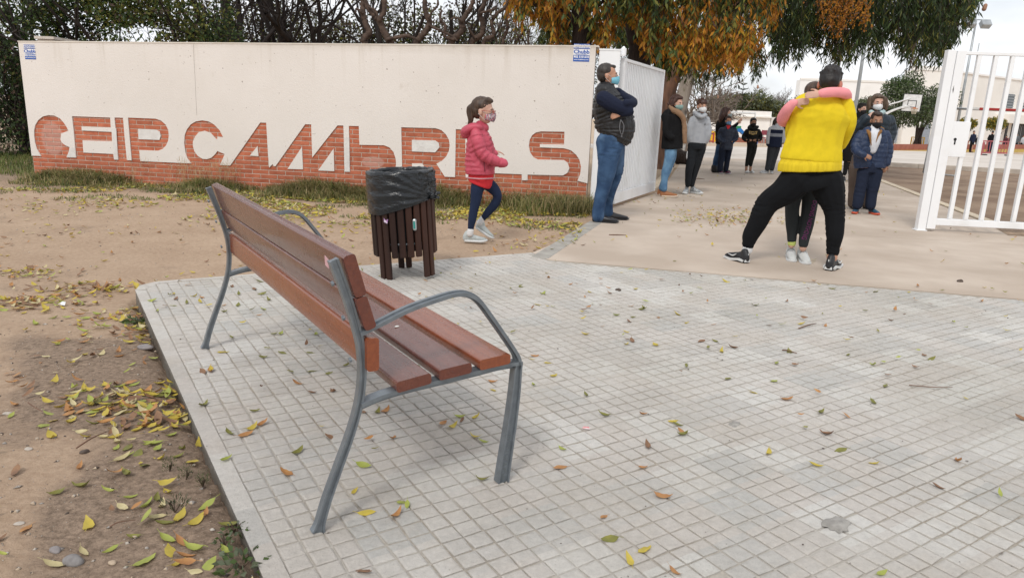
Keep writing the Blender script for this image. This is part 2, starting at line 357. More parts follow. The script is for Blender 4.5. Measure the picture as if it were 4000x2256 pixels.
# ---------------------------------------------------------------- tiled pavement
def tile_mat(nm, grout=False):
    m = bpy.data.materials.new(nm); m.use_nodes = True; t = m.node_tree; P = t.nodes['Principled BSDF']; N = t.nodes.new; L = t.links.new
    P.inputs['Roughness'].default_value = .85; P.inputs['Specular IOR Level'].default_value = .25
    ge = N('ShaderNodeNewGeometry')
    def nz(sc, d=5, r=.6):
        n = N('ShaderNodeTexNoise'); n.inputs['Scale'].default_value = sc; n.inputs['Detail'].default_value = d; n.inputs['Roughness'].default_value = r; L(ge.outputs['Position'], n.inputs['Vector']); return n.outputs['Fac']
    def ramp(i, a, b, c0, c1, mid=None):
        r = N('ShaderNodeValToRGB'); e = r.color_ramp.elements; e[0].position = a; e[1].position = b; e[0].color = c0 + (1,); e[1].color = c1 + (1,)
        if mid: q = e.new(mid[0]); q.color = mid[1] + (1,)
        L(i, r.inputs[0]); return r.outputs[0]
    if grout:
        c = ramp(nz(70, 6, .75), .3, .7, (.26, .22, .175), (.47, .42, .35)); c2 = ramp(nz(1.6, 6, .7), .38, .58, (0, 0, 0), (.9, .9, .9)); x = N('ShaderNodeMixRGB'); L(c2, x.inputs[0]); L(c, x.inputs[1]); x.inputs[2].default_value = (.49, .46, .415, 1); L(x.outputs[0], P.inputs['Base Color'])
        b = N('ShaderNodeBump'); b.inputs['Distance'].default_value = .006; L(nz(160, 4), b.inputs['Height']); L(b.outputs[0], P.inputs['Normal']); return m
    def vm(op, a, b=None):
        v = N('ShaderNodeVectorMath'); v.operation = op; L(a, v.inputs[0])
        if b is not None: v.inputs[1].default_value = b
        return v.outputs[0]
    rot = N('ShaderNodeVectorRotate'); rot.rotation_type = 'Z_AXIS'; L(ge.outputs['Position'], rot.inputs['Vector']); rot.inputs['Angle'].default_value = -math.radians(32.5)
    fl = vm('FLOOR', vm('MULTIPLY', rot.outputs[0], (1 / .207, 1 / .207, 0)))
    wn = N('ShaderNodeTexWhiteNoise'); wn.noise_dimensions = '2D'; L(fl, wn.inputs['Vector'])
    base = ramp(wn.outputs['Value'], 0, 1, (.50, .485, .455), (.60, .58, .54), (.5, (.545, .505, .46)))
    br = ramp(nz(1.1, 6, .55), .35, .68, (.88, .87, .85), (1.05, 1.05, 1.06)); x = N('ShaderNodeMixRGB'); x.blend_type = 'MULTIPLY'; x.inputs[0].default_value = 1; L(base, x.inputs[1]); L(br, x.inputs[2])
    sp = ramp(nz(190, 3, .8), .28, .4, (.55, .53, .5), (1, 1, 1)); y = N('ShaderNodeMixRGB'); y.blend_type = 'MULTIPLY'; y.inputs[0].default_value = .8; L(x.outputs[0], y.inputs[1]); L(sp, y.inputs[2])
    dn = ramp(nz(2.7, 8, .7), .5, .68, (0, 0, 0), (.55, .55, .55)); z = N('ShaderNodeMixRGB'); L(dn, z.inputs[0]); L(y.outputs[0], z.inputs[1]); z.inputs[2].default_value = (.47, .42, .36, 1)
    fn = ramp(nz(38, 6, .75), .3, .7, (.86, .86, .86), (1.09, 1.09, 1.09)); w = N('ShaderNodeMixRGB'); w.blend_type = 'MULTIPLY'; w.inputs[0].default_value = 1; L(z.outputs[0], w.inputs[1]); L(fn, w.inputs[2])
    ge2 = N('ShaderNodeSeparateXYZ'); L(ge.outputs['Position'], ge2.inputs[0])
    L(w.outputs[0], P.inputs['Base Color'])
    b = N('ShaderNodeBump'); b.inputs['Distance'].default_value = .007; L(nz(42, 8, .72), b.inputs['Height']); b3 = N('ShaderNodeBump'); b3.inputs['Distance'].default_value = .003; L(nz(150, 4, .8), b3.inputs['Height']); L(b.outputs[0], b3.inputs['Normal']); L(b3.outputs[0], P.inputs['Normal'])
    return m
tmat, gmat = tile_mat('cement_tile'), tile_mat('sandy_joint', True)
slabm = mat('pavement_concrete', (.50, .465, .41), (.40, .35, .29), sc=9, bump=.004, bsc=60, c3=(.36, .28, .21), sc3=3, f3=.55)
pv = MB(); pv.prism([(x, y) for x, y in PAVE], (0, 0, -.16), (1, 0, 0), (0, 1, 0), (0, 0, .1545))
pavement = pv.build('pavement', gmat, kind='structure')
rim = MB()
def offset_strip(pts, w, z0, z1, mb):
    """strip of width w on the left-hand inner side of an open chain, pieces butted"""
    for i in range(len(pts) - 1):
        a = Vector(pts[i]).to_3d(); b = Vector(pts[i + 1]).to_3d(); t = (b - a).normalized(); n = Vector((t.y, -t.x, 0))
        mb.prism([(0, 0), ((b - a).length, 0), ((b - a).length - (.02 if i < len(pts) - 2 else 0), w), (.02 if i else 0, w)], a + Vector((0, 0, z0)), t, n, (0, 0, z1 - z0))
sidem = MB(); offset_strip([PAVE[i] for i in range(0, 6)], .062, -.16, -.022, sidem)
sidem.build('pavement_edge', slabm, pavement)
sidem = MB(); offset_strip([PAVE[i] for i in range(0, 6)], .060, -.021, -.0005, sidem)
sidem.build('pavement_rim', tmat, pavement)
TP = .207; CELL = TP / 3
O_T = Vector((-2.43, 4.47, 0)) + V_ * .065     # the grid starts just inside the left rim
def pad(mb, a, b, w, h, z, j, rg):
    """one worn raised square: top with softened rim"""
    c = .0065 + .003 * rg.random(); d = .0068
    q = [(a + d / 2, b + d / 2), (a + w - d / 2, b + d / 2), (a + w - d / 2, b + h - d / 2), (a + d / 2, b + h - d / 2)]
    q = [(x + rg.uniform(-.0026, .0026), y + rg.uniform(-.0026, .0026)) for x, y in q]
    cx, cy = a + w / 2, b + h / 2
    t = [(cx + (x - cx) * (1 - c / w * 1.6), cy + (y - cy) * (1 - c / h * 1.6)) for x, y in q]
    zt = [z + rg.uniform(-.0012, .0008) for _ in range(4)]
    mb.add([(x, y, -.0075) for x, y in q] + [(x, y, zz - .0025) for (x, y), zz in zip(q, zt)] + [(x, y, zz) for (x, y), zz in zip(t, zt)],
           [(8, 9, 10, 11)] + [(i, (i + 1) % 4, 4 + (i + 1) % 4, 4 + i) for i in range(4)] + [(4 + i, 4 + (i + 1) % 4, 8 + (i + 1) % 4, 8 + i) for i in range(4)])
variants = []
rg = random.Random(3)
for k in range(6):
    mb = MB()
    for i in range(3):
        for j in range(3): pad(mb, i * CELL, j * CELL, CELL, CELL, 0, 0, rg)
    me = bpy.data.meshes.new('tile'); me.from_pydata(mb.v, [], mb.f); me.materials.append(tmat); variants.append(me)
PIN = PAVE
cand = []; loose = MB()
R3 = basis(V_, U, Vector((0, 0, 1)))
for i in range(-2, 70):
    for j in range(-45, 8):
        o = O_T + V_ * (i * TP) + U * (j * TP)
        cs = [o, o + V_ * TP, o + U * TP, o + V_ * TP + U * TP]
        if max(c.y for c in cs) < .75 or o.x > 5.9: continue
        ins = [inpoly(c.x, c.y, PIN) for c in cs]
        if i < 0: continue
        if all(ins) and min(edge_dist(c.x, c.y, PAVE) for c in cs) > .015:
            c = o + (V_ + U) * TP / 2; cand.append((c.length, o))
        elif any(ins):
            for a in range(3):
                for b in range(3):
                    p = o + V_ * (a * CELL) + U * (b * CELL); cc = [p, p + V_ * CELL, p + U * CELL, p + (V_ + U) * CELL]
                    if all(inpoly(c.x, c.y, PIN) and edge_dist(c.x, c.y, PAVE) > (.008) for c in cc):
                        t = MB(Matrix.Translation(p) @ R3.to_4x4()); pad(t, 0, 0, CELL, CELL, 0, 0, rg); loose.add(t.v, t.f)
def inview(p, m=0):
    c = RC.T @ np.array([p[0], p[1], p[2] - CAMH])
    if c[2] >= -.1: return False
    x = PCX + FPX * c[0] / -c[2]; y = PCY - FPX * c[1] / -c[2]; return -m < x < 4000 + m and -m < y < 2256 + m
cand = sorted(c for c in cand if inview(c[1], 250))
for n_, (d, o) in enumerate(cand):
    ztilt = rg.uniform(-.0012, .0012)
    if n_ < 298:
        t = bpy.data.objects.new('tile', rg.choice(variants)); COL.objects.link(t); t.parent = pavement; t.location = o + Vector((0, 0, ztilt)); t.rotation_euler = (0, 0, math.radians(32.5))
    else:
        t = MB(Matrix.Translation(o + Vector((0, 0, ztilt))) @ R3.to_4x4())
        for i in range(3):
            for j in range(3): pad(t, i * CELL, j * CELL, CELL, CELL, 0, 0, rg)
        loose.add(t.v, t.f)
loose.build('tiles', tmat, pavement, kind='stuff', fixn=False)
# ---------------------------------------------------------------- concrete path through the gate, laid in bays
concm = mat('path_concrete', (.545, .46, .38), (.47, .385, .31), rough=.9, sc=2.2, bump=.0015, bsc=90, c3=(.43, .35, .28), sc3=.9, f3=.52, det=9)
pb = MB(); pb.prism(PATH, (0, 0, -.16), (1, 0, 0), (0, 1, 0), (0, 0, .148)); path = pb.build('concrete_path', mat('joint_dirt', (.16, .12, .09), (.1, .08, .06)), kind='structure')
def clip_poly(P, a, b, c):
    """keep the side a*x+b*y<=c"""
    o = []
    for i in range(len(P)):
        p, q = P[i], P[(i + 1) % len(P)]; fp, fq = a * p[0] + b * p[1] - c, a * q[0] + b * q[1] - c
        if fp <= 0: o.append(p)
        if fp * fq < 0: t = fp / (fp - fq); o.append((p[0] + (q[0] - p[0]) * t, p[1] + (q[1] - p[1]) * t))
    return o
cuts = [-9, 8.62, 10.35, 13.2, 16.2, 19.4, 26]    # y-ish positions of the cross joints
sx_, sy_ = .13, 1.
for i in range(len(cuts) - 1):
    q = clip_poly(PATH, -sx_, -sy_, -(cuts[i] + .006)) if i else list(PATH); q = clip_poly(q, sx_, sy_, cuts[i + 1] - .006)
    if len(q) > 2: MB().prism(q, (0, 0, -.012), (1, 0, 0), (0, 1, 0), (0, 0, .012 + rg.uniform(-.001, .001))).build('slab', concm, path)
kb = MB()   # flush kerb on the left of the path
def kerb_run(pts, w, z, L=.75, m=None, parent=None, nm='kerb_stone'):
    """runs to the left of the chain direction"""
    for i in range(len(pts) - 1):
        a = Vector(pts[i]).to_3d(); b = Vector(pts[i + 1]).to_3d(); t = (b - a).normalized(); n = Vector((-t.y, t.x, 0)); D = (b - a).length; k = max(1, round(D / L))
        for j in range(k):
            MB().box(a + t * (D * (j + .5) / k) + n * w / 2 + Vector((0, 0, z - .1)), (D / k - .008, w - .002, .2), basis(t, n, Vector((0, 0, 1))), b=.006).build(nm, m, parent)
kerb = MB().box((0, 8, -.3), (.05, .05, .05)).build('kerb', concm, kind='structure')
kerb_run([(.30, 6.04), (1.04, 8.38)], .16, .004, m=mat('kerb_grey', (.40, .38, .34), (.29, .27, .24), sc=8, bump=.002), parent=kerb)
kerb_run([(8.25, 16.3), (6.43, 9.78)], .14, .02, 1.0, m=mat('kerb_cream', (.62, .52, .38), (.52, .43, .32), sc=5), parent=kerb)
kerb_run([(10.7, 24.6), (8.27, 16.36)], .14, .02, 1.0, m=MATS['kerb_cream'], parent=kerb)
kerb_run([(2.45, 12.6), (4.15, 19.0)], .14, .03, 1.0, m=MATS['kerb_cream'], parent=kerb)
kerb_run([(4.15, 19.0), (3.2, 21.2)], .14, .10, .8, m=MATS['kerb_cream'], parent=kerb)
# school yard beyond: brown earth bed, sports court, sand
courtm = mat('court_concrete', (.62, .56, .50), (.56, .50, .44), rough=.9, sc=.6, c3=(.5, .44, .38), sc3=.25, f3=.55)
c0 = [(5.4, 24.65), (10.7, 24.65), (11.0, 24.1), (24, 19.2), (60, 13), (90, 28), (3.0, 28)]
court = MB().prism(c0, (0, 0, -.1), (1, 0, 0), (0, 1, 0), (0, 0, .098)).build('sports_court', courtm, kind='structure')
cf = MB(); cq = [(3.0, 28.004), (90, 28.004), (96, 62), (34, 62), (15, 47), (2.6, 36)]
cf.prism(cq, (0, 0, 0), (1, 0, 0), (0, 1, 0), (0, 0, .01)); cf.v = [(x, y, z - .1 + zfar(y) + (.09 if z > .005 else 0)) for x, y, z in cf.v]; cf.build('sports_court', courtm, kind='structure')
bed = [(6.6, 9.9), (8.42, 16.3), (10.86, 24.1), (24, 19.0), (60, 12.8), (60, 9), (30, 8.8)]
MB().prism(bed, (0, 0, -.1), (1, 0, 0), (0, 1, 0), (0, 0, .096)).build('earth_bed', mat('dark_earth', (.235, .155, .10), (.165, .105, .07), rough=.97, sc=3.5, bump=.01, bsc=20, c3=(.29, .205, .14), sc3=.8), kind='structure')
kerb_run([(24, 19.12), (11.0, 24.15)], .3, .13, 2.0, m=mat('court_kerb', (.5, .44, .37), (.4, .35, .3)), parent=kerb)
kerb_run([(60, 12.9), (24.05, 19.1)], .3, .13, 4.0, m=MATS['court_kerb'], parent=kerb)
# stains on the paving are part of its surface: two flat patches of spilt mud
def blob2d(cx, cy, rx, ry, n=14, a=0, j=.25, rgn=rg):
    o = []
    for i in range(n):
        t = 2 * math.pi * i / n; r = 1 + rgn.uniform(-j, j); x, y = rx * r * math.cos(t), ry * r * math.sin(t); o.append((cx + x * math.cos(a) - y * math.sin(a), cy + x * math.sin(a) + y * math.cos(a)))
    return o
# ================================================================ BRICK WALL WITH CUT-OUT LETTERS
WA, WB = Vector((-7.22, 10.78, 0)), Vector((.95, 9.57, 0))
WT = (WB - WA).normalized(); WN = Vector((WT.y, -WT.x, 0)); WL = (WB - WA).length
def WP(px, py):
    p = ONPLANE(px, py, WA, WN); return ((p - WA).dot(WT), p.z)
z1 = lambda *c: [WP(100 + x * 1100 / 2576, 420 + y * 1100 / 2576) for x, y in c]
z2 = lambda *c: [WP(1100 + x * 1300 / 2576, 420 + y * 1300 / 2576) for x, y in c]
# lower outline of the rendered panel, running round every letter from left to right
low = z1((62, 440), (147, 443), (110, 380), (92, 320), (84, 255), (84, 210), (95, 160), (122, 115), (165, 82), (215, 70), (270, 75), (320, 100), (358, 142), (382, 180), (398, 214), (332, 236), (330, 262), (325, 290), (335, 318), (368, 345), (410, 363), (400, 405), (380, 456), (468, 458), (457, 340), (444, 200), (430, 80),
         (780, 93), (785, 183), (517, 174), (520, 210), (793, 224), (797, 310), (527, 300), (535, 412), (808, 425), (815, 476), (853, 478), (838, 300), (818, 92), (897, 95), (912, 280), (932, 481), (975, 483), (957, 280), (941, 93),
         (1195, 103), (1245, 120), (1287, 158), (1310, 205), (1315, 255), (1309, 305), (1290, 347), (1260, 378), (1215, 395), (1045, 388), (1055, 490), (1520, 511), (1485, 465), (1465, 405), (1455, 325), (1460, 250), (1480, 200), (1515, 155), (1560, 128), (1620, 118), (1680, 128), (1730, 157), (1777, 205), (1812, 272), (1760, 266), (1757, 297),
         (1730, 270), (1697, 232), (1640, 213), (1590, 225), (1555, 265), (1535, 312), (1535, 350), (1550, 402), (1580, 442), (1620, 468), (1660, 473), (1702, 460), (1737, 428), (1758, 398), (1825, 426), (1808, 470), (1780, 525), (1875, 531), (2010, 339), (2150, 138), (2205, 140), (2220, 400), (2232, 550), (2262, 517), (2275, 536))
low += z2((-45, 455), (70, 292), (185, 130), (232, 131), (236, 260), (240, 386), (340, 258), (435, 139), (481, 140), (484, 225), (490, 497), (531, 498), (527, 320), (523, 143), (600, 144), (605, 289), (795, 292), (838, 310), (869, 345), (885, 395), (888, 440), (880, 487), (868, 525), (936, 530), (932, 340), (928, 153),
          (1195, 160), (1240, 176), (1275, 210), (1297, 250), (1303, 292), (1296, 337), (1275, 380), (1243, 412), (1200, 435), (1233, 485), (1265, 535), (1344, 538), (1347, 350), (1350, 168), (1424, 170), (1424, 350), (1426, 541), (1468, 543), (1464, 350), (1462, 171), (1538, 173), (1541, 340), (1544, 504), (1860, 516), (1860, 562), (1905, 563), (1905, 518),
          (2178, 525), (2212, 506), (2228, 470), (2215, 427), (2185, 406), (1985, 402), (1950, 385), (1925, 347), (1915, 300), (1921, 250), (1940, 215), (1970, 193), (2010, 185), (2190, 188), (2187, 287), (2000, 283), (2000, 308), (2185, 315), (2240, 331), (2280, 365), (2306, 405), (2318, 460), (2312, 512), (2290, 566), (2365, 586))
top_z = lambda s: 1.925 + s / WL * .135
low[0] = (0.0, low[0][1]); low[-1] = (WL - .005, low[-1][1])
panel = [(0.0, top_z(0) - .0)] + low + [(WL - .005, top_z(WL))]
islands = [z1((2125, 352), (2133, 445), (2055, 440)), z2((160, 305), (168, 478), (48, 475)), z2((405, 318), (410, 492), (285, 487)),
           z1((1033, 195), (1195, 204), (1230, 220), (1240, 260), (1228, 297), (1038, 290)), z2((1010, 250), (1190, 255), (1218, 275), (1224, 308), (1190, 347), (1010, 340)),
           z2((1010, 432), (1088, 432), (1158, 530), (1016, 525))]
def wall_mat():
    m = bpy.data.materials.new('cream_render'); m.use_nodes = True; t = m.node_tree; P = t.nodes['Principled BSDF']; N = t.nodes.new; L = t.links.new
    P.inputs['Roughness'].default_value = .9; P.inputs['Specular IOR Level'].default_value = .2
    tc = N('ShaderNodeTexCoord')
    def nz(sc, d=5, r=.6, st=None):
        n = N('ShaderNodeTexNoise'); n.inputs['Scale'].default_value = sc; n.inputs['Detail'].default_value = d; n.inputs['Roughness'].default_value = r
        v = tc.outputs['Object']
        if st: mp = N('ShaderNodeMapping'); mp.inputs['Scale'].default_value = st; L(v, mp.inputs[0]); v = mp.outputs[0]
        L(v, n.inputs['Vector']); return n.outputs['Fac']
    def ramp(i, a, b, c0, c1):
        r = N('ShaderNodeValToRGB'); e = r.color_ramp.elements; e[0].position = a; e[1].position = b; e[0].color = c0 + (1,); e[1].color = c1 + (1,); L(i, r.inputs[0]); return r.outputs[0]
    def mul(a, b, f=1.):
        x = N('ShaderNodeMixRGB'); x.blend_type = 'MULTIPLY'; x.inputs[0].default_value = f; L(a, x.inputs[1]); L(b, x.inputs[2]); return x.outputs[0]
    c = ramp(nz(.7, 6), .35, .65, (.72, .67, .62), (.775, .725, .68))
    streak = ramp(nz(1, 4, .6, (9, 9, .35)), .56, .78, (1, 1, 1), (.80, .77, .72))
    sep = N('ShaderNodeSeparateXYZ'); L(tc.outputs['Object'], sep.inputs[0])
    tz = N('ShaderNodeMapRange'); tz.inputs['From Min'].default_value = 1.45; tz.inputs['From Max'].default_value = 2.05; L(sep.outputs['Z'], tz.inputs[0])
    xx = N('ShaderNodeMixRGB'); L(tz.outputs[0], xx.inputs[0]); xx.inputs[1].default_value = (1, 1, 1, 1); L(streak, xx.inputs[2])
    c = mul(c, xx.outputs[0])
    specks = ramp(nz(26, 2, .5), .245, .275, (.35, .3, .27), (1, 1, 1)); c = mul(c, specks, .8)
    smudge = ramp(nz(2.4, 7, .75), .62, .76, (1, 1, 1), (.87, .85, .82)); c = mul(c, smudge)
    edge = ramp(nz(1, 5, .7, (5, 5, .5)), .5, .75, (.72, .68, .62), (1, 1, 1))
    tz2 = N('ShaderNodeMapRange'); tz2.inputs['From Min'].default_value = 1.90; tz2.inputs['From Max'].default_value = 2.06; L(sep.outputs['Z'], tz2.inputs[0])
    x2 = N('ShaderNodeMixRGB'); L(tz2.outputs[0], x2.inputs[0]); x2.inputs[1].default_value = (1, 1, 1, 1); L(edge, x2.inputs[2]); c = mul(c, x2.outputs[0], .7)
    L(c, P.inputs['Base Color'])
    b = N('ShaderNodeBump'); b.inputs['Distance'].default_value = .004; L(nz(60, 5, .6), b.inputs['Height']); L(b.outputs[0], P.inputs['Normal']); return m
wm = wall_mat()
whiteb = mat('white_painted_brick', (.74, .72, .69), (.66, .63, .60), sc=12, bump=.004, bsc=30)
wall = thing('rendered_wall', 'long cream rendered wall with letters spelling CEIP CAMBRILS cut out to show red brick', 'wall', (WA + WB) / 2)
F0 = .014
P = MB(); P.prism(panel, WA + WN * F0, WT, (0, 0, 1), -WN * (F0 - .001)); P.build('render_panel', wm, wall)
for i, isl in enumerate(islands):
    MB().prism(isl, WA + WN * (F0 - .002), WT, (0, 0, 1), -WN * (F0 - .004)).build('render_patch', whiteb if i in (3, 4) else wm, wall)
core = MB(); core.prism([(0, -.1), (0, top_z(0) - .004), (WL - .01, top_z(WL) - .004), (WL - .01, -.1)], WA - WN * .0045, WT, (0, 0, 1), -WN * .24)
core.build('wall_core', mat('mortar', (.57, .46, .38), (.46, .36, .29), sc=20, bump=.003, bsc=80), wall)
cp = MB(); cp.prism([(-.002, top_z(0) - .004), (WL + .03, top_z(WL) - .004), (WL + .03, top_z(WL) + .012), (-.002, top_z(0) + .012)], WA + WN * (F0 + .006), WT, (0, 0, 1), -WN * .28)
cp.build('coping', mat('coping_white', (.74, .69, .62), (.64, .58, .5), sc=4), wall)
for rp_ in (z1((415, 374), (452, 360), (466, 455), (384, 453)), z1((797, 190), (836, 190), (850, 474), (818, 472)), z2((486, 229), (527, 233), (530, 495), (491, 494))):
    MB().prism(rp_, WA + WN * (F0 + .0022), WT, (0, 0, 1), -WN * .002).build('repair_patch', whiteb, wall)
cr_ = [WP(758, 172), WP(760, 230), WP(764, 300), WP(767, 370), WP(771, 450)]
MB().prism([(s - .0022, z) for s, z in cr_] + [(s + .0022, z) for s, z in cr_[::-1]], WA + WN * (F0 + .0012), WT, (0, 0, 1), -WN * .001).build('expansion_joint', mat('joint_grey', (.42, .38, .34), (.34, .31, .28)), wall)
# bricks
def brick_mat():
    m = bpy.data.materials.new('red_brick'); m.use_nodes = True; t = m.node_tree; P = t.nodes['Principled BSDF']; N = t.nodes.new; L = t.links.new
    P.inputs['Roughness'].default_value = .85; P.inputs['Specular IOR Level'].default_value = .25
    ge = N('ShaderNodeNewGeometry'); oi = N('ShaderNodeObjectInfo')
    def nz(sc, d=5, r=.6):
        n = N('ShaderNodeTexNoise'); n.inputs['Scale'].default_value = sc; n.inputs['Detail'].default_value = d; n.inputs['Roughness'].default_value = r; L(ge.outputs['Position'], n.inputs['Vector']); return n.outputs['Fac']
    def ramp(i, a, b, c0, c1):
        r = N('ShaderNodeValToRGB'); e = r.color_ramp.elements; e[0].position = a; e[1].position = b; e[0].color = c0 + (1,); e[1].color = c1 + (1,); L(i, r.inputs[0]); return r.outputs[0]
    c = ramp(nz(9, 6), .3, .7, (.37, .105, .055), (.52, .17, .095))
    v = N('ShaderNodeVectorMath'); v.operation = 'SCALE'; mr = N('ShaderNodeMapRange'); mr.inputs['To Min'].default_value = .84; mr.inputs['To Max'].default_value = 1.16; L(oi.outputs['Random'], mr.inputs[0]); L(c, v.inputs[0]); L(mr.outputs[0], v.inputs['Scale'])
    f = ramp(nz(16, 7, .8), .66, .8, (0, 0, 0), (.5, .5, .5)); x = N('ShaderNodeMixRGB'); L(f, x.inputs[0]); L(v.outputs[0], x.inputs[1]); x.inputs[2].default_value = (.62, .5, .42, 1)
    col = x.outputs[0]
    # scrubbed patches left by cleaning: two ovals with a fixed place on the wall
    for (px, py, rx, rz) in ((205, 541, .19, .26), (1457, 633, .17, .085)):
        s, z = WP(px, py); c0 = WA + WT * s + Vector((0, 0, z))
        sb = N('ShaderNodeVectorMath'); sb.operation = 'SUBTRACT'; L(ge.outputs['Position'], sb.inputs[0]); sb.inputs[1].default_value = c0
        ml = N('ShaderNodeVectorMath'); ml.operation = 'MULTIPLY'; L(sb.outputs[0], ml.inputs[0]); ml.inputs[1].default_value = (1 / rx, 0, 1 / rz)
        ln = N('ShaderNodeVectorMath'); ln.operation = 'LENGTH'; L(ml.outputs[0], ln.inputs[0])
        f = ramp(ln.outputs['Value'], .85, 1.0, (.27, .27, .27), (0, 0, 0)); x = N('ShaderNodeMixRGB'); L(f, x.inputs[0]); L(col, x.inputs[1]); x.inputs[2].default_value = (.72, .55, .5, 1); col = x.outputs[0]
    L(col, P.inputs['Base Color'])
    b = N('ShaderNodeBump'); b.inputs['Distance'].default_value = .003; L(nz(90, 4), b.inputs['Height']); L(b.outputs[0], P.inputs['Normal']); return m
bm_ = brick_mat()
RP, BP = .0612, .25
holes = [panel] + islands
def bare(s, z): return not any(inpoly(s, z, h) for h in holes)
bmesh_full = {}
def brick_mesh(w):
    k = round(w, 3)
    if k not in bmesh_full:
        me = bpy.data.meshes.new('brick'); t = MB().box((0, 0, 0), (w - .011, .05, RP - .0105), b=.0022); me.from_pydata(t.v, [], t.f); me.materials.append(bm_); bmesh_full[k] = me
    return bmesh_full[k]
RW = basis(WT, -WN, Vector((0, 0, 1)))
bl = []
for r in range(0, 22):
    z = -.02 + (r + .5) * RP; off = .125 * (r % 2)
    n = int(WL / BP) + 2
    for i in range(-1, n):
        a, b = i * BP + off, (i + 1) * BP + off; a = max(a, 0.002); b = min(b, WL - .012)
        if b - a < .04: continue
        hit = sum(bare(a + (b - a) * u, z + v) for u in (.06, .25, .5, .75, .94) for v in (-.022, 0, .022))
        if hit: bl.append((-(hit / 15) * (b - a) * (6 + a), a, b, z, r))
bl.sort(); rest = MB()
for n_, (q, a, b, z, r) in enumerate(bl):
    c = WA + WT * ((a + b) / 2) + Vector((0, 0, z)) - WN * (.025 - rg.uniform(-.001, .0018))
    if n_ < 298:
        o = bpy.data.objects.new('brick', brick_mesh(b - a)); COL.objects.link(o); o.parent = wall; o.location = c - ORG[wall.name]; o.rotation_euler = RW.to_euler(); o.rotation_euler.x += rg.uniform(-.012, .012)
    else: rest.box(c, (b - a - .011, .05, RP - .0105), RW, b=.0022)
rest.build('bricks', bm_, wall, kind='stuff')
# return wall behind the left end
a = AT(160, 158, 11.6); rw = MB(); rw.box((a.x + .1, 12.4, 1.0), (.26, 1.7, 2.06), b=.01); rw.box((a.x + .1, 12.4, 2.05), (.3, 1.76, .04))
rw.build('return_wall', wm, label='short cream wall standing behind the left end of the lettered wall', cat='wall')
# alarm-company stickers
def sticker(px, py, w, h, label):
    s, z = WP(px, py); o = WA + WT * s + Vector((0, 0, z)) + WN * (F0 + .001)
    st = thing('wall_sticker', label, 'sticker', o)
    blue, wh = mat('sticker_blue', (.02, .10, .42), (.02, .09, .38), rough=.35), mat('sticker_white', (.82, .84, .86), (.8, .8, .84), rough=.4)
    bands = [(h * .5 - h * .14, h * .28, blue), (h * .03, h * .32, wh), (-h * .5 + h * .18, h * .36, blue)]
    for cz, hh, m in bands: MB().box(o + WN * .001 + Vector((0, 0, cz)), (w, .002, hh), RW).build('sticker_band', m, st)
    def tx(s_, size, cz, m, sx=1., off=.0):
        v, f = text_mesh(s_, size, 0, off, sx=sx); v = [o + WN * .0035 + WT * p.x + Vector((0, 0, p.y + cz)) for p in v]; mk('lettering', v, f, m, st, fixn=False)
    tx('INSTALACIÓN', h * .13, h * .42, wh, 1.1, .001); tx('PROTEGIDA POR', h * .13, h * .30, wh, 1.05, .001)
    tx('Chubb', h * .30, h * .045, blue, 1.15, .002); MB().box(o + WN * .0032 + Vector((0, 0, -h * .095)), (w * .68, .001, h * .02), RW).build('underline', blue, st)
    tx('902 510 610', h * .17, -h * .24, wh, 1.05, .0015); tx('www.chubbiberty.com', h * .10, -h * .385, wh, .95, .0005)
sticker(2272, 207, .205, .215, 'blue and white alarm sticker on the cream wall beside the gate post')
sticker(120, 204, .175, .20, 'blue and white alarm sticker at the far left end of the cream wall')
# ================================================================ GATE
wp = mat('gate_white', (.86, .87, .88), (.82, .83, .84), rough=.38, sc=1.5, coat=.1, c3=(.77, .77, .76), sc3=3, f3=.62, spec=.5)
Zv = Vector((0, 0, 1))
a = Vector((.99, 9.60, 0)); post = thing('gate_post', 'broad white steel post between the cream wall and the open sheet gate', 'post', a)
MB().box((1.135, 9.66, 1.0), (.27, .16, 2.04), RZ(math.radians(-6)), b=.006).build('column', wp, post)
MB().box((1.135, 9.66, 2.03), (.28, .17, .02), RZ(math.radians(-6))).build('cap_plate', wp, post)
MB().tube([(1.325, 9.78, 1.98), (1.325, 9.78, 2.07)], .038, 14).tube([(1.325, 9.78, 2.07), (1.325, 9.78, 2.095)], [.028, .01], 12).build('hinge', wp, post, smooth='auto')
MB().box((1.27, 9.76, 1.985), (.14, .05, .03), RZ(math.radians(-6))).build('hinge_arm', wp, post)
ga, gb = Vector((1.325, 9.80, 0)), Vector((2.27, 11.92, 0)); gt = (gb - ga).normalized(); gn = Vector((gt.y, -gt.x, 0)); GL = (gb - ga).length; RG = basis(gt, gn, Zv)
lf = thing('sheet_gate', 'open white gate leaf of close vertical bars on sheet metal behind the standing man', 'gate', ga)
def gbx(s0, s1, z0, z1_, dn, th, nm, b=.003): MB().box(ga + gt * ((s0 + s1) / 2) + Zv * ((z0 + z1_) / 2) + gn * dn, (s1 - s0, th, z1_ - z0), RG, b=b).build(nm, wp, lf)
gbx(0, .09, .05, 1.955, 0, .06, 'stile'); gbx(GL - .05, GL, .05, 1.955, 0, .06, 'stile'); gbx(.092, GL - .052, 1.915, 1.955, 0, .055, 'top_rail'); gbx(.092, GL - .052, .05, .20, 0, .055, 'bottom_rail')
gbx(.092, GL - .052, .202, 1.913, -.022, .004, 'back_sheet', 0)
nb = 24
for i in range(nb): s = .12 + (GL - .05 - .12) * (i + .6) / nb; gbx(s - .018, s + .018, .203, 1.912, .0, .036, 'bar', .002)
MB().box(ga + gt * (GL + .003) + Zv * 1.0 + gn * .0, (.008, .03, .12), RG).build('latch', mat('dark_steel', (.12, .12, .13), (.08, .08, .09), rough=.4, metal=.6), lf)
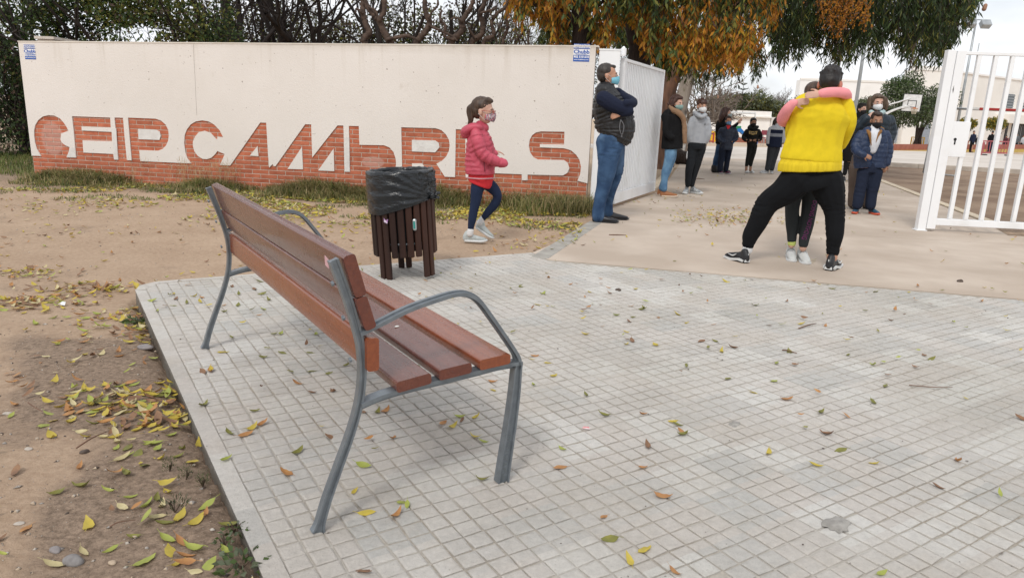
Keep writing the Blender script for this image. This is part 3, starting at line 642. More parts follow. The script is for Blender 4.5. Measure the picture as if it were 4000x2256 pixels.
# right leaf
g0 = Vector((4.93, 8.76, 0)); g1 = Vector((6.20, 8.66, 0)); t2 = (g1 - g0).normalized(); n2 = Vector((t2.y, -t2.x, 0)); R2 = basis(t2, n2, Zv)
rgx = thing('bar_gate', 'open white gate leaf of spaced square bars with lock box on the right', 'gate', g0)
def rb(s0, s1, z0, z1_, dn, th, nm, b=.003, m=wp): return MB().box(g0 + t2 * ((s0 + s1) / 2) + Zv * ((z0 + z1_) / 2) + n2 * dn, (s1 - s0, th, z1_ - z0), R2, b=b).build(nm, m, rgx)
ZT = 2.10
rb(-.01, .085, .0, ZT - .0, -.0, .09, 'outer_stile'); rb(.089, .19, .03, ZT - .005, .004, .10, 'inner_stile')
rb(-.03, .10, -.0, .012, 0, .12, 'foot_plate')
GE = 2.6
rb(.192, GE, ZT - .045, ZT - .008, 0, .05, 'top_rail'); rb(.192, GE, .075, .155, 0, .05, 'bottom_rail')
for i in range(13):
    s = .36 + i * .184
    if s > GE - .05: break
    if i == 0: rb(s - .023, s + .023, 1.30, ZT - .047, 0, .045, 'bar'); rb(s - .023, s + .023, .157, .90, 0, .045, 'bar')
    else: rb(s - .023, s + .023, .157, ZT - .047, 0, .045, 'bar')
rb(.192, .395, .895, 1.305, 0, .06, 'lock_box', .004)
kh = MB(); kh.tube([g0 + t2 * .245 + Zv * 1.10 + n2 * .028, g0 + t2 * .245 + Zv * 1.10 + n2 * .034], .017, 12); kh.box(g0 + t2 * .247 + Zv * 1.065 + n2 * .031, (.016, .006, .05), R2); kh.build('keyhole', mat('black_hole', (.015, .015, .015), rough=.6), rgx)
MB().prism([(0, 0), (.004, .03), (-.002, .09), (-.01, .04)], g0 + t2 * .115 + n2 * .0545 + Zv * 1.62, t2, Zv, n2 * .001).build('paint_chip', mat('rust_mark', (.1, .09, .08), rough=.8), rgx)
# ================================================================ BENCH
wood = mat('varnished_wood', (.275, .078, .030), (.19, .046, .020), rough=.28, sc=4, stretch=None, bump=.0006, bsc=30, rnd=.08, spec=.5, coat=.35)
woodd = mat('varnished_wood_worn', (.20, .055, .032), (.13, .035, .022), rough=.25, sc=6, bump=.0008, bsc=60, coat=.45, c3=(.28, .10, .06), sc3=7, f3=.55)
def wood_mat(name, ca, cb, ccl, rough):
    m = bpy.data.materials.new(name); m.use_nodes = True; t = m.node_tree; P = t.nodes['Principled BSDF']; N = t.nodes.new; L = t.links.new
    ge = N('ShaderNodeNewGeometry'); rot = N('ShaderNodeVectorRotate'); rot.rotation_type = 'Z_AXIS'; rot.inputs['Angle'].default_value = -math.radians(122.5); L(ge.outputs['Position'], rot.inputs['Vector'])
    def nz(sc, st, d=6, r=.6):
        mp = N('ShaderNodeMapping'); mp.inputs['Scale'].default_value = st; L(rot.outputs[0], mp.inputs[0]); n = N('ShaderNodeTexNoise'); n.inputs['Scale'].default_value = sc; n.inputs['Detail'].default_value = d; n.inputs['Roughness'].default_value = r; L(mp.outputs[0], n.inputs['Vector']); return n.outputs['Fac']
    def ramp(i, a, b, c0, c1):
        r = N('ShaderNodeValToRGB'); e = r.color_ramp.elements; e[0].position = a; e[1].position = b; e[0].color = c0 + (1,); e[1].color = c1 + (1,); L(i, r.inputs[0]); return r.outputs[0]
    g = ramp(nz(3, (1.2, 26, 26)), .3, .7, cb, ca); w = ramp(nz(3.5, (1, 1, 1), 8, .7), .52, .72, (0, 0, 0), (.55, .55, .55))
    x = N('ShaderNodeMixRGB'); L(w, x.inputs[0]); L(g, x.inputs[1]); x.inputs[2].default_value = ccl + (1,); L(x.outputs[0], P.inputs['Base Color'])
    P.inputs['Coat Weight'].default_value = .35; P.inputs['Coat Roughness'].default_value = .12
    rr = N('ShaderNodeMapRange'); rr.inputs['To Min'].default_value = rough - .08; rr.inputs['To Max'].default_value = rough + .2; L(nz(8, (1, 1, 1), 6, .7), rr.inputs[0]); L(rr.outputs[0], P.inputs['Roughness'])
    b = N('ShaderNodeBump'); b.inputs['Distance'].default_value = .0012; L(nz(14, (.6, 20, 20), 4), b.inputs['Height'])
    b2 = N('ShaderNodeBump'); b2.inputs['Distance'].default_value = .0006; L(nz(140, (1, 1, 1), 3), b2.inputs['Height']); L(b.outputs[0], b2.inputs['Normal']); L(b2.outputs[0], P.inputs['Normal']); return m
wa = wood_mat('wood_orange', (.27, .070, .022), (.19, .045, .016), (.21, .060, .024), .2)
wb = wood_mat('wood_dark', (.150, .038, .020), (.10, .025, .015), (.18, .065, .038), .2)
steel = mat('cast_grey_metal', (.19, .215, .235), (.15, .17, .19), rough=.34, sc=30, bump=.0012, bsc=220, metal=.35, spec=.5, coat=.15)
BO = Vector((-.54, 1.85, 0)) + V_ * 0
bench = thing('park_bench', 'brown wooden slatted bench with grey metal legs and armrests on the paving', 'bench', BO + U * .92 + V_ * .3)
def bp(v, z, u=0): return BO + V_ * v + U * u + Zv * z
Lb = 1.84
def strip_poly(pts, w):
    """offset an open 2d chain to a closed outline of given half widths"""
    n = len(pts); a = []; b = []
    for i, p in enumerate(pts):
        q0, q1 = pts[max(i - 1, 0)], pts[min(i + 1, n - 1)]; dx, dy = q1[0] - q0[0], q1[1] - q0[1]; l = math.hypot(dx, dy); ww = w[i] if isinstance(w, list) else w
        a.append((p[0] - dy / l * ww, p[1] + dx / l * ww)); b.append((p[0] + dy / l * ww, p[1] - dx / l * ww))
    return a + b[::-1]
def cm2(p, k=5): return [(q[0], q[1]) for q in catmull([(a, b, 0) for a, b in p], k)]
rear = cm2([(.003, 0), (.030, .09), (.068, .19), (.105, .285), (.132, .375), (.143, .46), (.140, .54), (.128, .60), (.108, .675), (.085, .745), (.066, .800)])
rw_ = [.0130 - .003 * math.sin(math.pi * i / (len(rear) - 1)) for i in range(len(rear))]; rw_[0] = .020; rw_[1] = .0155
front = cm2([(.628, 0), (.640, .10), (.653, .20), (.664, .31), (.668, .385), (.672, .42)])
fw = [.0215 - .009 * (i / (len(front) - 1)) for i in range(len(front))]
armp = cm2([(.135, .585), (.20, .608), (.28, .637), (.36, .656), (.43, .668), (.475, .664), (.515, .640), (.56, .585), (.605, .525), (.645, .47), (.667, .435), (.672, .41)])
seatp = cm2([(.136, .372), (.20, .388), (.28, .397), (.40, .404), (.52, .412), (.60, .418), (.672, .416)])
for u0 in (0, Lb):
    fr = MB(); O = bp(0, 0, u0)
    def pr(poly, wd, off=0): fr.prism(poly, O - U * (wd / 2) + U * off, V_, Zv, U * wd)
    def ibeam(path, hw, wd, web):
        """ribbed casting: thin web with a flange along each edge"""
        pr(strip_poly(path, [h * .98 for h in hw]), web)
        for sgn in (-1, 1):
            n = len(path); c = []
            for i, p in enumerate(path):
                q0, q1 = path[max(i - 1, 0)], path[min(i + 1, n - 1)]; dx, dy = q1[0] - q0[0], q1[1] - q0[1]; l = math.hypot(dx, dy); c.append((p[0] - dy / l * (hw[i] - .003) * sgn, p[1] + dx / l * (hw[i] - .003) * sgn))
            pr(strip_poly(c, .0031), wd)
    ibeam(rear, rw_, .026, .016); leg_r = fr; fr.build('rear_leg', steel, bench)
    fr = MB(); ibeam(front, fw, .030, .015); fr.build('front_leg', steel, bench)
    fr = MB(); pr(strip_poly(armp, .0055), .040); pr(strip_poly(armp[:-3], [.010 * (1 - .0 * i) for i in range(len(armp) - 3)]), .010); fr.build('armrest', steel, bench)
    fr = MB(); pr(strip_poly(seatp, .006), .040); pr([(p[0], p[1] - .018) for p in seatp] + [(p[0], p[1] - .004) for p in seatp[::-1]], .010); fr.build('seat_bearer', steel, bench)
    for (v, z) in ((.112, .745), (.140, .645), (.158, .52)):
        d = V_ * -1
        MB().tube([bp(v - .045, z - .01, u0), bp(v - .052, z - .012, u0)], .0075, 8).build('bolt', steel, bench)
def board(v, z, w, th, ang, m, nm, over=.03):
    """w along the profile direction ang (deg from V), th across"""
    a = math.radians(ang); d = V_ * math.cos(a) + Zv * math.sin(a); n = U.cross(d)
    c = bp(v, z, Lb / 2); Lx = Lb + 2 * over
    mb = MB(); r = .009; prof = []
    for cx, cy, s in ((w / 2 - r, th / 2 - r, 0), (-w / 2 + r, th / 2 - r, 90), (-w / 2 + r, -th / 2 + r, 180), (w / 2 - r, -th / 2 + r, 270)):
        for k in range(4): t = math.radians(s + 30 * k); prof.append((cx + r * math.cos(t), cy + r * math.sin(t)))
    mb.prism(prof, c - U * (Lx / 2), d, n, U * Lx)
    return mb.build(nm, m, bench, smooth='auto')
board(.117, .757, .122, .034, 106, wb, 'backrest_board'); board(.147, .648, .098, .034, 107, wb, 'backrest_board'); board(.166, .525, .098, .036, 90, wa, 'backrest_board')
board(.293, .419, .112, .034, 6, wb, 'seat_board'); board(.430, .432, .112, .034, 4, wb, 'seat_board'); board(.570, .441, .112, .034, 3, wa, 'seat_board')
MB().ell(bp(.43, .451, .42), (.010, .006, .003), RZ(.9)).build('bird_dropping', mat('dropping_white', (.75, .74, .7), rough=.8), bench)
MB().prism([(0, 0), (.03, .004), (.034, .03), (.004, .024)], bp(.062, .772, .02), U, Zv, -V_ * .0015).build('torn_sticker', mat('pink_paper', (.62, .38, .40), (.5, .3, .32)), bench)
# cast maker's name running up the near front leg
v, f = text_mesh('NOVATILU', .036, .0008, .0009, sx=1.0)
mid = (.6335, .085); dv = (.15 * .105, .105); l = math.hypot(.012, .10); ex = (V_ * .012 + Zv * .10) / l; ey = U.cross(ex) * -1
ey = -V_ * (.10 / l) + Zv * (.012 / l)
mk('lettering', [bp(*mid, -.0085) + ex * p.x + ey * p.y - U * p.z for p in v], f, mat('raised_letter', (.17, .19, .205), (.14, .16, .17), rough=.4, metal=.3), bench)
# ================================================================ LITTER BIN
BC = Vector((-.79, 5.245, 0)); binr = thing('litter_bin', 'round dark slatted litter bin lined with a black bag on the paving', 'bin', BC)
lean = Matrix.Translation(BC) @ Matrix.Rotation(math.radians(-4.2), 4, 'Y') @ Matrix.Rotation(math.radians(0), 4, 'X')
slat_m = mat('dark_stained_wood', (.050, .022, .015), (.022, .012, .010), rough=.5, sc=6, stretch=(1, 1, .15), bump=.002, bsc=60, rnd=.25, spec=.2)
ns = 24
for i in range(ns):
    t = 2 * math.pi * (i + .3) / ns; r = .222; leg = False
    # three legs, two slats each
    for la in (238, 322, 95):
        if abs((math.degrees(t) - la + 180) % 360 - 180) < 15: leg = True
    z0 = .005 if leg else .165; d = Vector((math.cos(t), math.sin(t), 0)); n = Vector((-math.sin(t), math.cos(t), 0))
    tl = lean if not leg else lean
    mb = MB(tl); mb.box(d * r + Zv * ((z0 + .60) / 2), (.026, .046, .60 - z0), basis(d, n, Zv), b=.006)
    mb.build('slat', slat_m, binr)
rg2 = random.Random(5)
MB(lean).tube([(0, 0, .20), (0, 0, .62)], .185, 20).build('inner_bucket', mat('black_plastic', (.02, .02, .022), rough=.5), binr)
for z in (.26, .55):
    MB(lean).tube([Vector((math.cos(a) * .203, math.sin(a) * .203, z)) for a in np.linspace(0, 2 * math.pi, 25)], .008, 6).build('hoop', steel, binr)
# bag: wrapped outside the rim, low on the left-front, gathered and knotted on the right
bagm = mat('black_bag', (.012, .014, .017), (.008, .010, .012), rough=.2, sc=20, bump=.018, bsc=10, stretch=(1, 1, 2.6), spec=.5)
na, nz_ = 120, 46; bv = []; bf = []
def bagz(a):
    """lower hem height by angle (deg, 0=+x)"""
    d = (a + 180) % 360 - 180           # knot at about -25 deg (right front)
    k = abs((a - 335 + 180) % 360 - 180)
    return .475 + .10 * max(0, 1 - k / 95) ** 1.0
prof_n = nz_
for j in range(nz_):
    tj = j / (nz_ - 1)
    for i in range(na):
        a = 360 * i / na; ar = math.radians(a); k = abs((a - 335 + 180) % 360 - 180); hem = bagz(a)
        top = .765
        if tj < .6:      # outer skin from hem to rim
            s = tj / .6; z = hem + (top - hem) * s; r = .247 + .004 * math.sin(s * math.pi)
            # diagonal tension folds converging on the knot
            kn = math.hypot(k * .0044, (z - .585)); ang = math.atan2(z - .585, k * .0044 + .01)
            r += .0062 * math.sin(ang * 30 + 2 * noise.noise(Vector((a * .02, z * 4, 0)))) * min(1, max(0, 1.3 - kn * 2.2)) * (1 if k < 140 else .3)
            crump = max(0, 1 - k / 75) * max(0, (z - .60) / .15)
            r += .016 * crump * noise.noise(Vector((ar * 9, z * 30, 2))) + .006 * crump * noise.noise(Vector((ar * 26, z * 60, 5)))
            if k < 16: r += .006 * (1 - k / 16) * (1 if z < .62 else -.3)
            r += .0025 * noise.noise(Vector((ar * 5, z * 22, 0)))
        elif tj < .72:     # over the rim
            s = (tj - .6) / .12; z = top + .014 * math.sin(s * math.pi) + .008 * noise.noise(Vector((ar * 7, s, 9))); r = .247 - .035 * s + .004 * noise.noise(Vector((ar * 12, s * 3, 4)))
        else:             # down inside
            s = (tj - .72) / .28; z = top - .25 * s; r = .212 - .03 * s + .014 * noise.noise(Vector((ar * 6, z * 9, 7))) * s + .008 * abs(noise.noise(Vector((ar * 18, z * 5, 1))))
        if tj > 0.98: z -= 0
        zz = z - (.012 if tj < .6 and False else 0)
        bv.append(lean @ Vector((r * math.cos(ar), r * math.sin(ar), zz)))
bf = [(j * na + i, j * na + (i + 1) % na, (j + 1) * na + (i + 1) % na, (j + 1) * na + i) for j in range(nz_ - 1) for i in range(na)]
bag = mk('bin_bag', bv, bf, bagm, None, True, label='black plastic bag stretched over the rim of the slatted bin and knotted on its right', cat='bag')
kn = MB(lean)
ka = math.radians(335); kp = Vector((math.cos(ka) * .262, math.sin(ka) * .262, .585))
for q in range(9):
    t = rg2.uniform(0, 6.28); d = Vector((.7 + rg2.random() * .5, -.25 + rg2.uniform(-.5, .5), rg2.uniform(-.35, .7))).normalized(); L_ = rg2.uniform(.03, .065)
    kn.tube([kp - d * .02, kp + d * L_ * .5, kp + d * L_], [(.014, .008), (.010, .004), (.013, .002)], 6)
kn.ell(kp, (.024, .02, .022)); knot = kn.build('knot', bagm, bag, smooth=True)
# stickers and scratches on the slats
gl = lean @ Vector((.045, -.239, .40))
MB(lean).tube([(.112, -.2115, .372), (.113, -.2115, .43)], (.014), 10, side=(1, 0, 0), cap='round').build('maker_badge', mat('badge_silver', (.5, .55, .55), rough=.3, metal=.5), binr)
MB(lean).box((.112, -.2265, .40), (.013, .002, .05), RZ(.35)).build('badge_label', mat('badge_green', (.03, .28, .24), rough=.4), binr)
MB(lean).prism([(0, 0), (.022, -.012), (.03, .02), (.012, .012), (.0, .03)], (-.098, -.2365, .43), (1, 0, 0), Zv, (0, -.001, 0)).build('torn_sticker', mat('torn_white', (.75, .7, .74), (.35, .15, .38), sc=60), binr)
# ================================================================ PEOPLE
def skin(nm, c): return mat('skin_' + nm, c, tuple(x * .86 for x in c), rough=.55, sc=9, spec=.35, bump=.0004, bsc=120)
SK1 = skin('tan', (.50, .27, .18)); SK2 = skin('light', (.60, .36, .27)); SK3 = skin('olive', (.36, .19, .12))
def hairm(nm, c): return mat('hair_' + nm, c, tuple(x * .45 for x in c), rough=.5, sc=38, stretch=(1, 1, .18), bump=.004, bsc=70, spec=.4, det=6)
HB = hairm('black', (.018, .014, .013)); HD = hairm('dark_brown', (.045, .026, .018)); HM = hairm('brown', (.085, .050, .032)); HS = hairm('auburn', (.075, .032, .022)); HG = hairm('greying', (.050, .040, .034)); HL = hairm('light_brown', (.13, .085, .055))
def cloth(nm, c, rough=.85, fine=.0012, bsc=90, **k): return mat(nm, c, tuple(x * .90 for x in c), rough=rough, sc=14, bump=fine, bsc=bsc, spec=.2, **k)
class Pers:
    def __init__(s, label, Y0, ox, oy, k, foot, sk=SK1, vox=.012, group=None):
        s.Y0, s.ox, s.oy, s.k, s.vox, s.sk = Y0, ox, oy, k, vox, sk
        f = s.P(*foot); s.root = thing('person', label, 'person', (f.x, f.y, 0), group); s.u = (s.P(foot[0] + 1, foot[1]) - s.P(*foot)).length
        s.body = MB(); s.fine = MB(); s.extra = []
    def P(s, x, y, dy=0): return AT(s.ox + x * s.k, s.oy + y * s.k, s.Y0 + dy)
    def shape(s, mb, ch, grow=1., k=3, n=12):
        pts = [s.P(c[0], c[1], c[2] if len(c) > 2 else 0) for c in ch]; rs = [(max(c[3] * s.u * grow * (c[4] if len(c) > 4 else 1), .004), max(c[3] * s.u * grow, .004)) for c in ch]
        mb.tube(pts, rs, n, side=(0, 1, 0), cap='hem' if rs[-1][1] > (.085 if mb is not s.body else .062) else 'round', k=k)
        return pts
    def flesh(s, *chains, grow=.8):
        for c in chains: s.shape(s.body, c, grow)
    def cloth(s, nm, m, chains, vox=None, quilt=None, wr=.004, wsc=9, cut=None, smooth=2, label=None, mats=None, midx=None, keep=True, grow=1.):
        mb = MB()
        samp = []
        for c in chains:
            s.shape(mb, c, grow)
            if keep: s.shape(s.body, c, .82)
            pts = [np.array(s.P(q[0], q[1], q[2] if len(q) > 2 else 0)) for q in c]; L = 0
            for a, b in zip(pts, pts[1:]):
                d = np.linalg.norm(b - a); n = max(2, int(d / .02))
                for t in range(n): samp.append((*(a + (b - a) * t / n), L + d * t / n))
                L += d
        samp = np.array(samp)
        def disp(V, Nn):
            d = np.zeros(len(V)); ph = rng.uniform(0, 50)
            if wr:
                for i, p in enumerate(V):
                    v = Vector((p[0] * wsc + ph, p[1] * wsc, p[2] * wsc * 1.3)); g_ = max(0, noise.noise(v * .35 + Vector((9, 3, 1))) + .15); q_ = noise.noise(Vector((v.x * .9, v.y * .9, v.z * 2.4))); d[i] = wr * (.8 * noise.noise(v * .5) + 2.2 * g_ * (.35 - abs(q_)))
            if quilt:
                D = ((V[:, None, :] - samp[None, :, :3]) ** 2).sum(2); L = samp[D.argmin(1), 3]
                nz = np.array([noise.noise(Vector(tuple(p * 5))) for p in V])
                w = (L + nz * quilt[0] * .35) / quilt[0]; d += quilt[1] * (np.abs(np.sin(np.pi * w)) ** .55 - .6) + (np.array([noise.noise(Vector((p[0] * 34, p[1] * 34, p[2] * 20))) for p in V]) * quilt[1] * .5)
            return d
        V, F = fuse(mb, vox or s.vox, smooth, disp)
        if cut is not None:
            k = cut(V); F = [f for f in F if all(k[i] for i in f)]
        o = mk(nm, V, F, mats or m, s.root, True, fixn=False, label=label)
        if midx is not None:
            ctr = np.array([V[list(f)].mean(0) for f in F]); o.data.polygons.foreach_set('material_index', midx(ctr).astype(np.int32))
        return o
    def head(s, x, y, dy=0, size=1., yaw=0, pitch=0, roll=0, neck=None, eyes=True, ears=True):
        c = s.P(x, y, dy); R = RZ(math.radians(yaw)) @ RX(math.radians(pitch)) @ RY(math.radians(roll))
        s.H = Matrix.Translation(c) @ R.to_4x4() @ Matrix.Scale(size, 4); h = MB(s.H)
        h.ell((0, .014, .032), (.075, .094, .086), n=20, m=14); h.ell((0, -.022, -.018), (.062, .072, .098), n=18, m=12); h.ell((0, -.034, -.078), (.042, .046, .038)); h.ell((0, -.045, -.035), (.054, .045, .05))
        h.tube([(0, -.088, .012), (0, -.108, -.028)], [(.008, .010), (.014, .014)], 8, cap='round'); h.ell((0, -.078, .016), (.046, .018, .013)); h.ell((0, -.088, -.062), (.024, .010, .008))
        if ears:
            for sg in (-1, 1): h.ell((sg * .076, .012, -.018), (.011, .021, .031), RZ(sg * .3) @ RX(-.15))
        nb = neck if neck else (x, y + .14 / s.u, dy + .02)
        h2 = MB(); n0 = s.H @ Vector((0, .018, -.05)); n1 = s.P(*nb[:3]); h2.tube([n0, n1], [(.052 * size, .05 * size), (.060 * size, .058 * size)], 14, cap='round'); h.add(h2.v, h2.f)
        V, F = fuse(h, .007 * max(1, s.u / .0013 * .7), 2); s.fine.add(V, F)
        if eyes:
            for sg in (-1, 1):
                e = MB(s.H).ell((sg * .029, -.082, -.004), (.013, .008, .008), n=10, m=7).build('eye', mat('eye_white', (.6, .57, .54), rough=.3), s.root, True)
                MB(s.H).ell((sg * .029, -.0885, -.004), (.0055, .003, .006), n=10, m=6).build('iris', mat('iris_dark', (.03, .018, .012), rough=.2), e, True)
                MB(s.H).tube([(sg * .014, -.088, .016), (sg * .030, -.091, .021), (sg * .046, -.078, .017)], [.003, .0045, .0025], 6, k=2).build('eyebrow', HD, s.root, True)
    def hair(s, m, style='short', extra=(), size=1., nm='hair', tufts=0):
        h = MB(s.H @ Matrix.Scale(size, 4))
        for i in range(tufts):
            d = Vector((random.gauss(0, 1), random.gauss(.25, 1), abs(random.gauss(0, 1)) + .1)).normalized(); q = Vector((d.x * .078, .024 + d.y * .090, .044 + d.z * .080)); e = q + (d * .5 + Vector((random.gauss(0, .6), random.gauss(-.2, .6), .1))).normalized() * .014; h.tube([q - d * .01, q, e], [.015, .013, .005], 6, cap='round')
        h.ell((0, .024, .044), (.083, .096, .084), n=20, m=14); h.ell((0, .05, .0), (.076, .068, .078), n=16, m=10)
        if style == 'short': h.ell((0, -.015, .092), (.064, .072, .034))
        if style == 'crop': h.ell((0, -.03, .086), (.056, .058, .026))
        if style == 'fringe': h.ell((0, -.055, .056), (.064, .040, .034)); h.ell((0, -.01, .084), (.068, .076, .034))
        if style in ('bob', 'long'):
            for sg in (-1, 1):
                b = -.10 if style == 'bob' else -.13
                h.tube([(sg * .06, -.02, .07), (sg * .086, .0, .0), (sg * .088, .01, -.06), (sg * .078, .0, b)], [.024, .026, .028, .018], 10, k=3, cap='round')
            h.tube([(0, .07, .04), (0, .085, -.04), (0, .075, -.12 if style == 'bob' else -.2)], [(.08, .05), (.085, .045), (.07, .03)], 12, side=(1, 0, 0), k=3, cap='round'); h.ell((0, -.03, .085), (.066, .06, .03))
        for ch in extra: s.shape(h2 := MB(), ch); h.add([(h.M.inverted() @ Vector(v)) for v in h2.v], h2.f)
        def d(V, Nn): return np.array([.0042 * noise.noise(Vector((p[0] * 45, p[1] * 45, p[2] * 16))) + .003 * noise.noise(Vector(tuple(p * 22))) for p in V])
        V, F = fuse(h, .0065 * max(1, s.u / .0013 * .7), 1, d); return mk(nm, V, F, m, s.root, True, fixn=False)
    def mask(s, m, kind='ffp2', strap=None):
        nu, nv_ = 17, 13; vs = []
        for lay in (0, 1):
            for j in range(nv_):
                t = j / (nv_ - 1)
                for i in range(nu):
                    u = i / (nu - 1) * 2 - 1; a = u * math.radians(82); w = 1 - .45 * abs(t - .45) ** 1.5
                    z = -.010 - .088 * t + .012 * abs(u) * (1 - t) * -1 + (.022 * (t - .3) * abs(u))
                    y = -.028 - (.078 + (.022 if kind == 'ffp2' else .012) * math.sin(math.pi * min(1, t * 1.02)) ** .8 * (1 - abs(u) ** 1.4) + .012 * (1 - t) * max(0, 1 - abs(u) * 3)) * math.cos(a) - lay * -.003
                    x = .068 * math.sin(a) * w + (0)
                    if kind == 'surgical': y -= .0018 * math.sin(t * 26)
                    vs.append((x, y, z))
        q = nu * nv_; F = []
        for j in range(nv_ - 1):
            for i in range(nu - 1): a = j * nu + i; F += [(a, a + 1, a + nu + 1, a + nu), (q + a, q + a + nu, q + a + nu + 1, q + a + 1)]
        bd = [i for i in range(nu)] + [j * nu + nu - 1 for j in range(1, nv_)] + [(nv_ - 1) * nu + i for i in range(nu - 2, -1, -1)] + [j * nu for j in range(nv_ - 2, 0, -1)]
        for i in range(len(bd)): a, b = bd[i], bd[(i + 1) % len(bd)]; F.append((a, q + a, q + b, b))
        o = MB(s.H).add(vs, F).build('face_mask', m, s.root, True)
        st = MB(s.H)
        for sg in (-1, 1):
            st.tube([(sg * .060, -.036, -.024), (sg * .076, -.008, -.002), (sg * .081, .024, .004)], .0018, 5); st.tube([(sg * .056, -.036, -.086), (sg * .074, -.004, -.058), (sg * .081, .026, -.03)], .0018, 5)
        st.build('strap', strap or m, o, True); return o
    def hand(s, w, d, nrm, size=1., curl=.5, spread=.12, thumb=1, fist=False):
        """w wrist, d pointing direction, nrm back-of-hand normal (world vectors)"""
        d = Vector(d).normalized(); nrm = Vector(nrm); nrm = (nrm - d * nrm.dot(d)).normalized(); sd = d.cross(nrm)
        M = Matrix.Translation(w) @ basis(sd, d, nrm).to_4x4() @ Matrix.Scale(size, 4); h = MB(M)
        h.tube([(0, -.035, 0), (0, .0, 0), (0, .035, .001), (0, .078, .002)], [(.022, .017), (.026, .016), (.038, .015), (.036, .012)], 12, side=sd, cap='round', k=2) if False else h.tube([(0, -.04, 0), (0, .0, 0), (0, .04, .001), (0, .08, .002)], [(.021, .016), (.026, .015), (.038, .014), (.036, .011)], 12, side=(1, 0, 0), cap='round')
        for i, (x, L) in enumerate(((-.029, .062), (-.010, .072), (.010, .068), (.028, .054))):
            a = 0; p = Vector((x, .078, .001)); pts = [Vector((x * .9, .05, 0)), p.copy()]; sx = x * spread * 12
            for seg, fr in enumerate((.42, .33, .27)):
                a += curl * (.55, .8, .6)[seg]; p = p + Vector((sx * fr * .25, math.cos(a), -math.sin(a))).normalized() * L * fr * 1.0; pts.append(p.copy())
            h.tube(pts, [.0098, .0094, .0086, .0080, .0070], 8, cap='round', k=2)
        tx = thumb; p0 = Vector((tx * .020, .012, -.004)); p1 = p0 + Vector((tx * .024, .024, -.008)); p2 = p1 + Vector((tx * .014, .026, -.006 - curl * .012)); p3 = p2 + Vector((tx * .002, .020, -.006 - curl * .016))
        h.tube([p0, p1, p2, p3], [.012, .0115, .0098, .0078], 8, cap='round', k=2)
        V, F = fuse(h, .0045, 1); s.fine.add(V, F)
    def shoe(s, heel, ang, L=.27, pitch=0, up=None, sole=None, kind='sneaker', extra=None, roll=0):
        """heel: world point at ground under the heel; ang: direction of toe, degrees from +x"""
        a = math.radians(ang); M = Matrix.Translation(heel) @ (RZ(a) @ RY(math.radians(pitch))).to_4x4() @ Matrix.Scale(L / .27, 4)
        out = [(-.005, -.028), (.03, -.035), (.08, -.034), (.14, -.042), (.19, -.046), (.235, -.038), (.262, -.018), (.268, .004), (.258, .026), (.225, .042), (.18, .046), (.13, .038), (.08, .034), (.03, .035), (-.005, .028), (-.014, 0)]
        h0 = .028 if kind == 'sneaker' else .016
        so_ = MB(M); n = len(out)
        zs = lambda x: (0 if x < .17 else .016 * ((x - .17) / .1) ** 2)
        so_.add([(x * .985, y * .94, zs(x)) for x, y in out] + [(x, y, h0 * .5 + zs(x)) for x, y in out] + [(x * .99, y * .97, h0 + zs(x) * .8) for x, y in out], [tuple(range(n))[::-1], tuple(range(2 * n, 3 * n))] + [(i, (i + 1) % n, n + (i + 1) % n, n + i) for i in range(n)] + [(n + i, n + (i + 1) % n, 2 * n + (i + 1) % n, 2 * n + i) for i in range(n)])
        u = MB(M)
        u.tube([(.0, 0, h0 + .012), (.05, 0, h0 + .02), (.11, 0, h0 + .022), (.17, 0, h0 + .016), (.232, 0, h0 + .010)], [(.032, .034), (.035, .040), (.037, .036), (.040, .028), (.033, .020)], 14, side=(0, 1, 0), cap='round', k=3)
        u.tube([(.012, 0, h0 + .03), (.030, 0, h0 + .075)], [(.033, .046), (.030, .040)], 12, side=(0, 1, 0), cap='round')
        u.tube([(.05, 0, h0 + .065), (.12, 0, h0 + .045)], [(.022, .012), (.020, .010)], 10, side=(0, 1, 0), cap='round')
        V, F = fuse(u, .008, 2); zc = (M @ Vector((0, 0, h0 - .004))); up_n = (M.to_3x3() @ Vector((0, 0, 1))).normalized()
        o = mk('shoe', V, F, up, s.root, True, fixn=False); so_.build('sole', sole, o, True if kind == 'sneaker' else False)
        if extra: extra(M, o, h0)
        return o
    def done(s):
        s.body.add(s.fine.v, s.fine.f); V, F = fuse(s.body, s.vox * .62, 1)
        return mk('body', V, F, s.sk, s.root, True, fixn=False)
def below(z): return lambda V: V[:, 2] < z
def hue(*c): return c
MW = cloth('mask_white', (.74, .74, .74), fine=.0005); MBk = cloth('mask_black', (.02, .02, .022), fine=.0005); MBl = cloth('mask_blue', (.20, .50, .62), fine=.0005)
WHT = mat('shoe_white', (.66, .67, .66), (.56, .57, .57), rough=.5); BLKS = mat('shoe_black', (.022, .023, .026), (.015, .015, .017), rough=.45)
def laces(m, n=4, w=.018, z=.068):
    def f(M, o, h0):
        mb = MB(M)
        for i in range(n): x = .07 + i * .018; mb.tube([(x, -w, h0 + .052 - i * .006), (x + .004, 0, h0 + .060 - i * .007), (x, w, h0 + .052 - i * .006)], .003, 5)
        mb.build('laces', m, o, True)
    return f
def ripcoat(nm, c): return mat(nm, c, tuple(x * .8 for x in c), rough=.5, sc=10, bump=.0008, bsc=60, spec=.4)

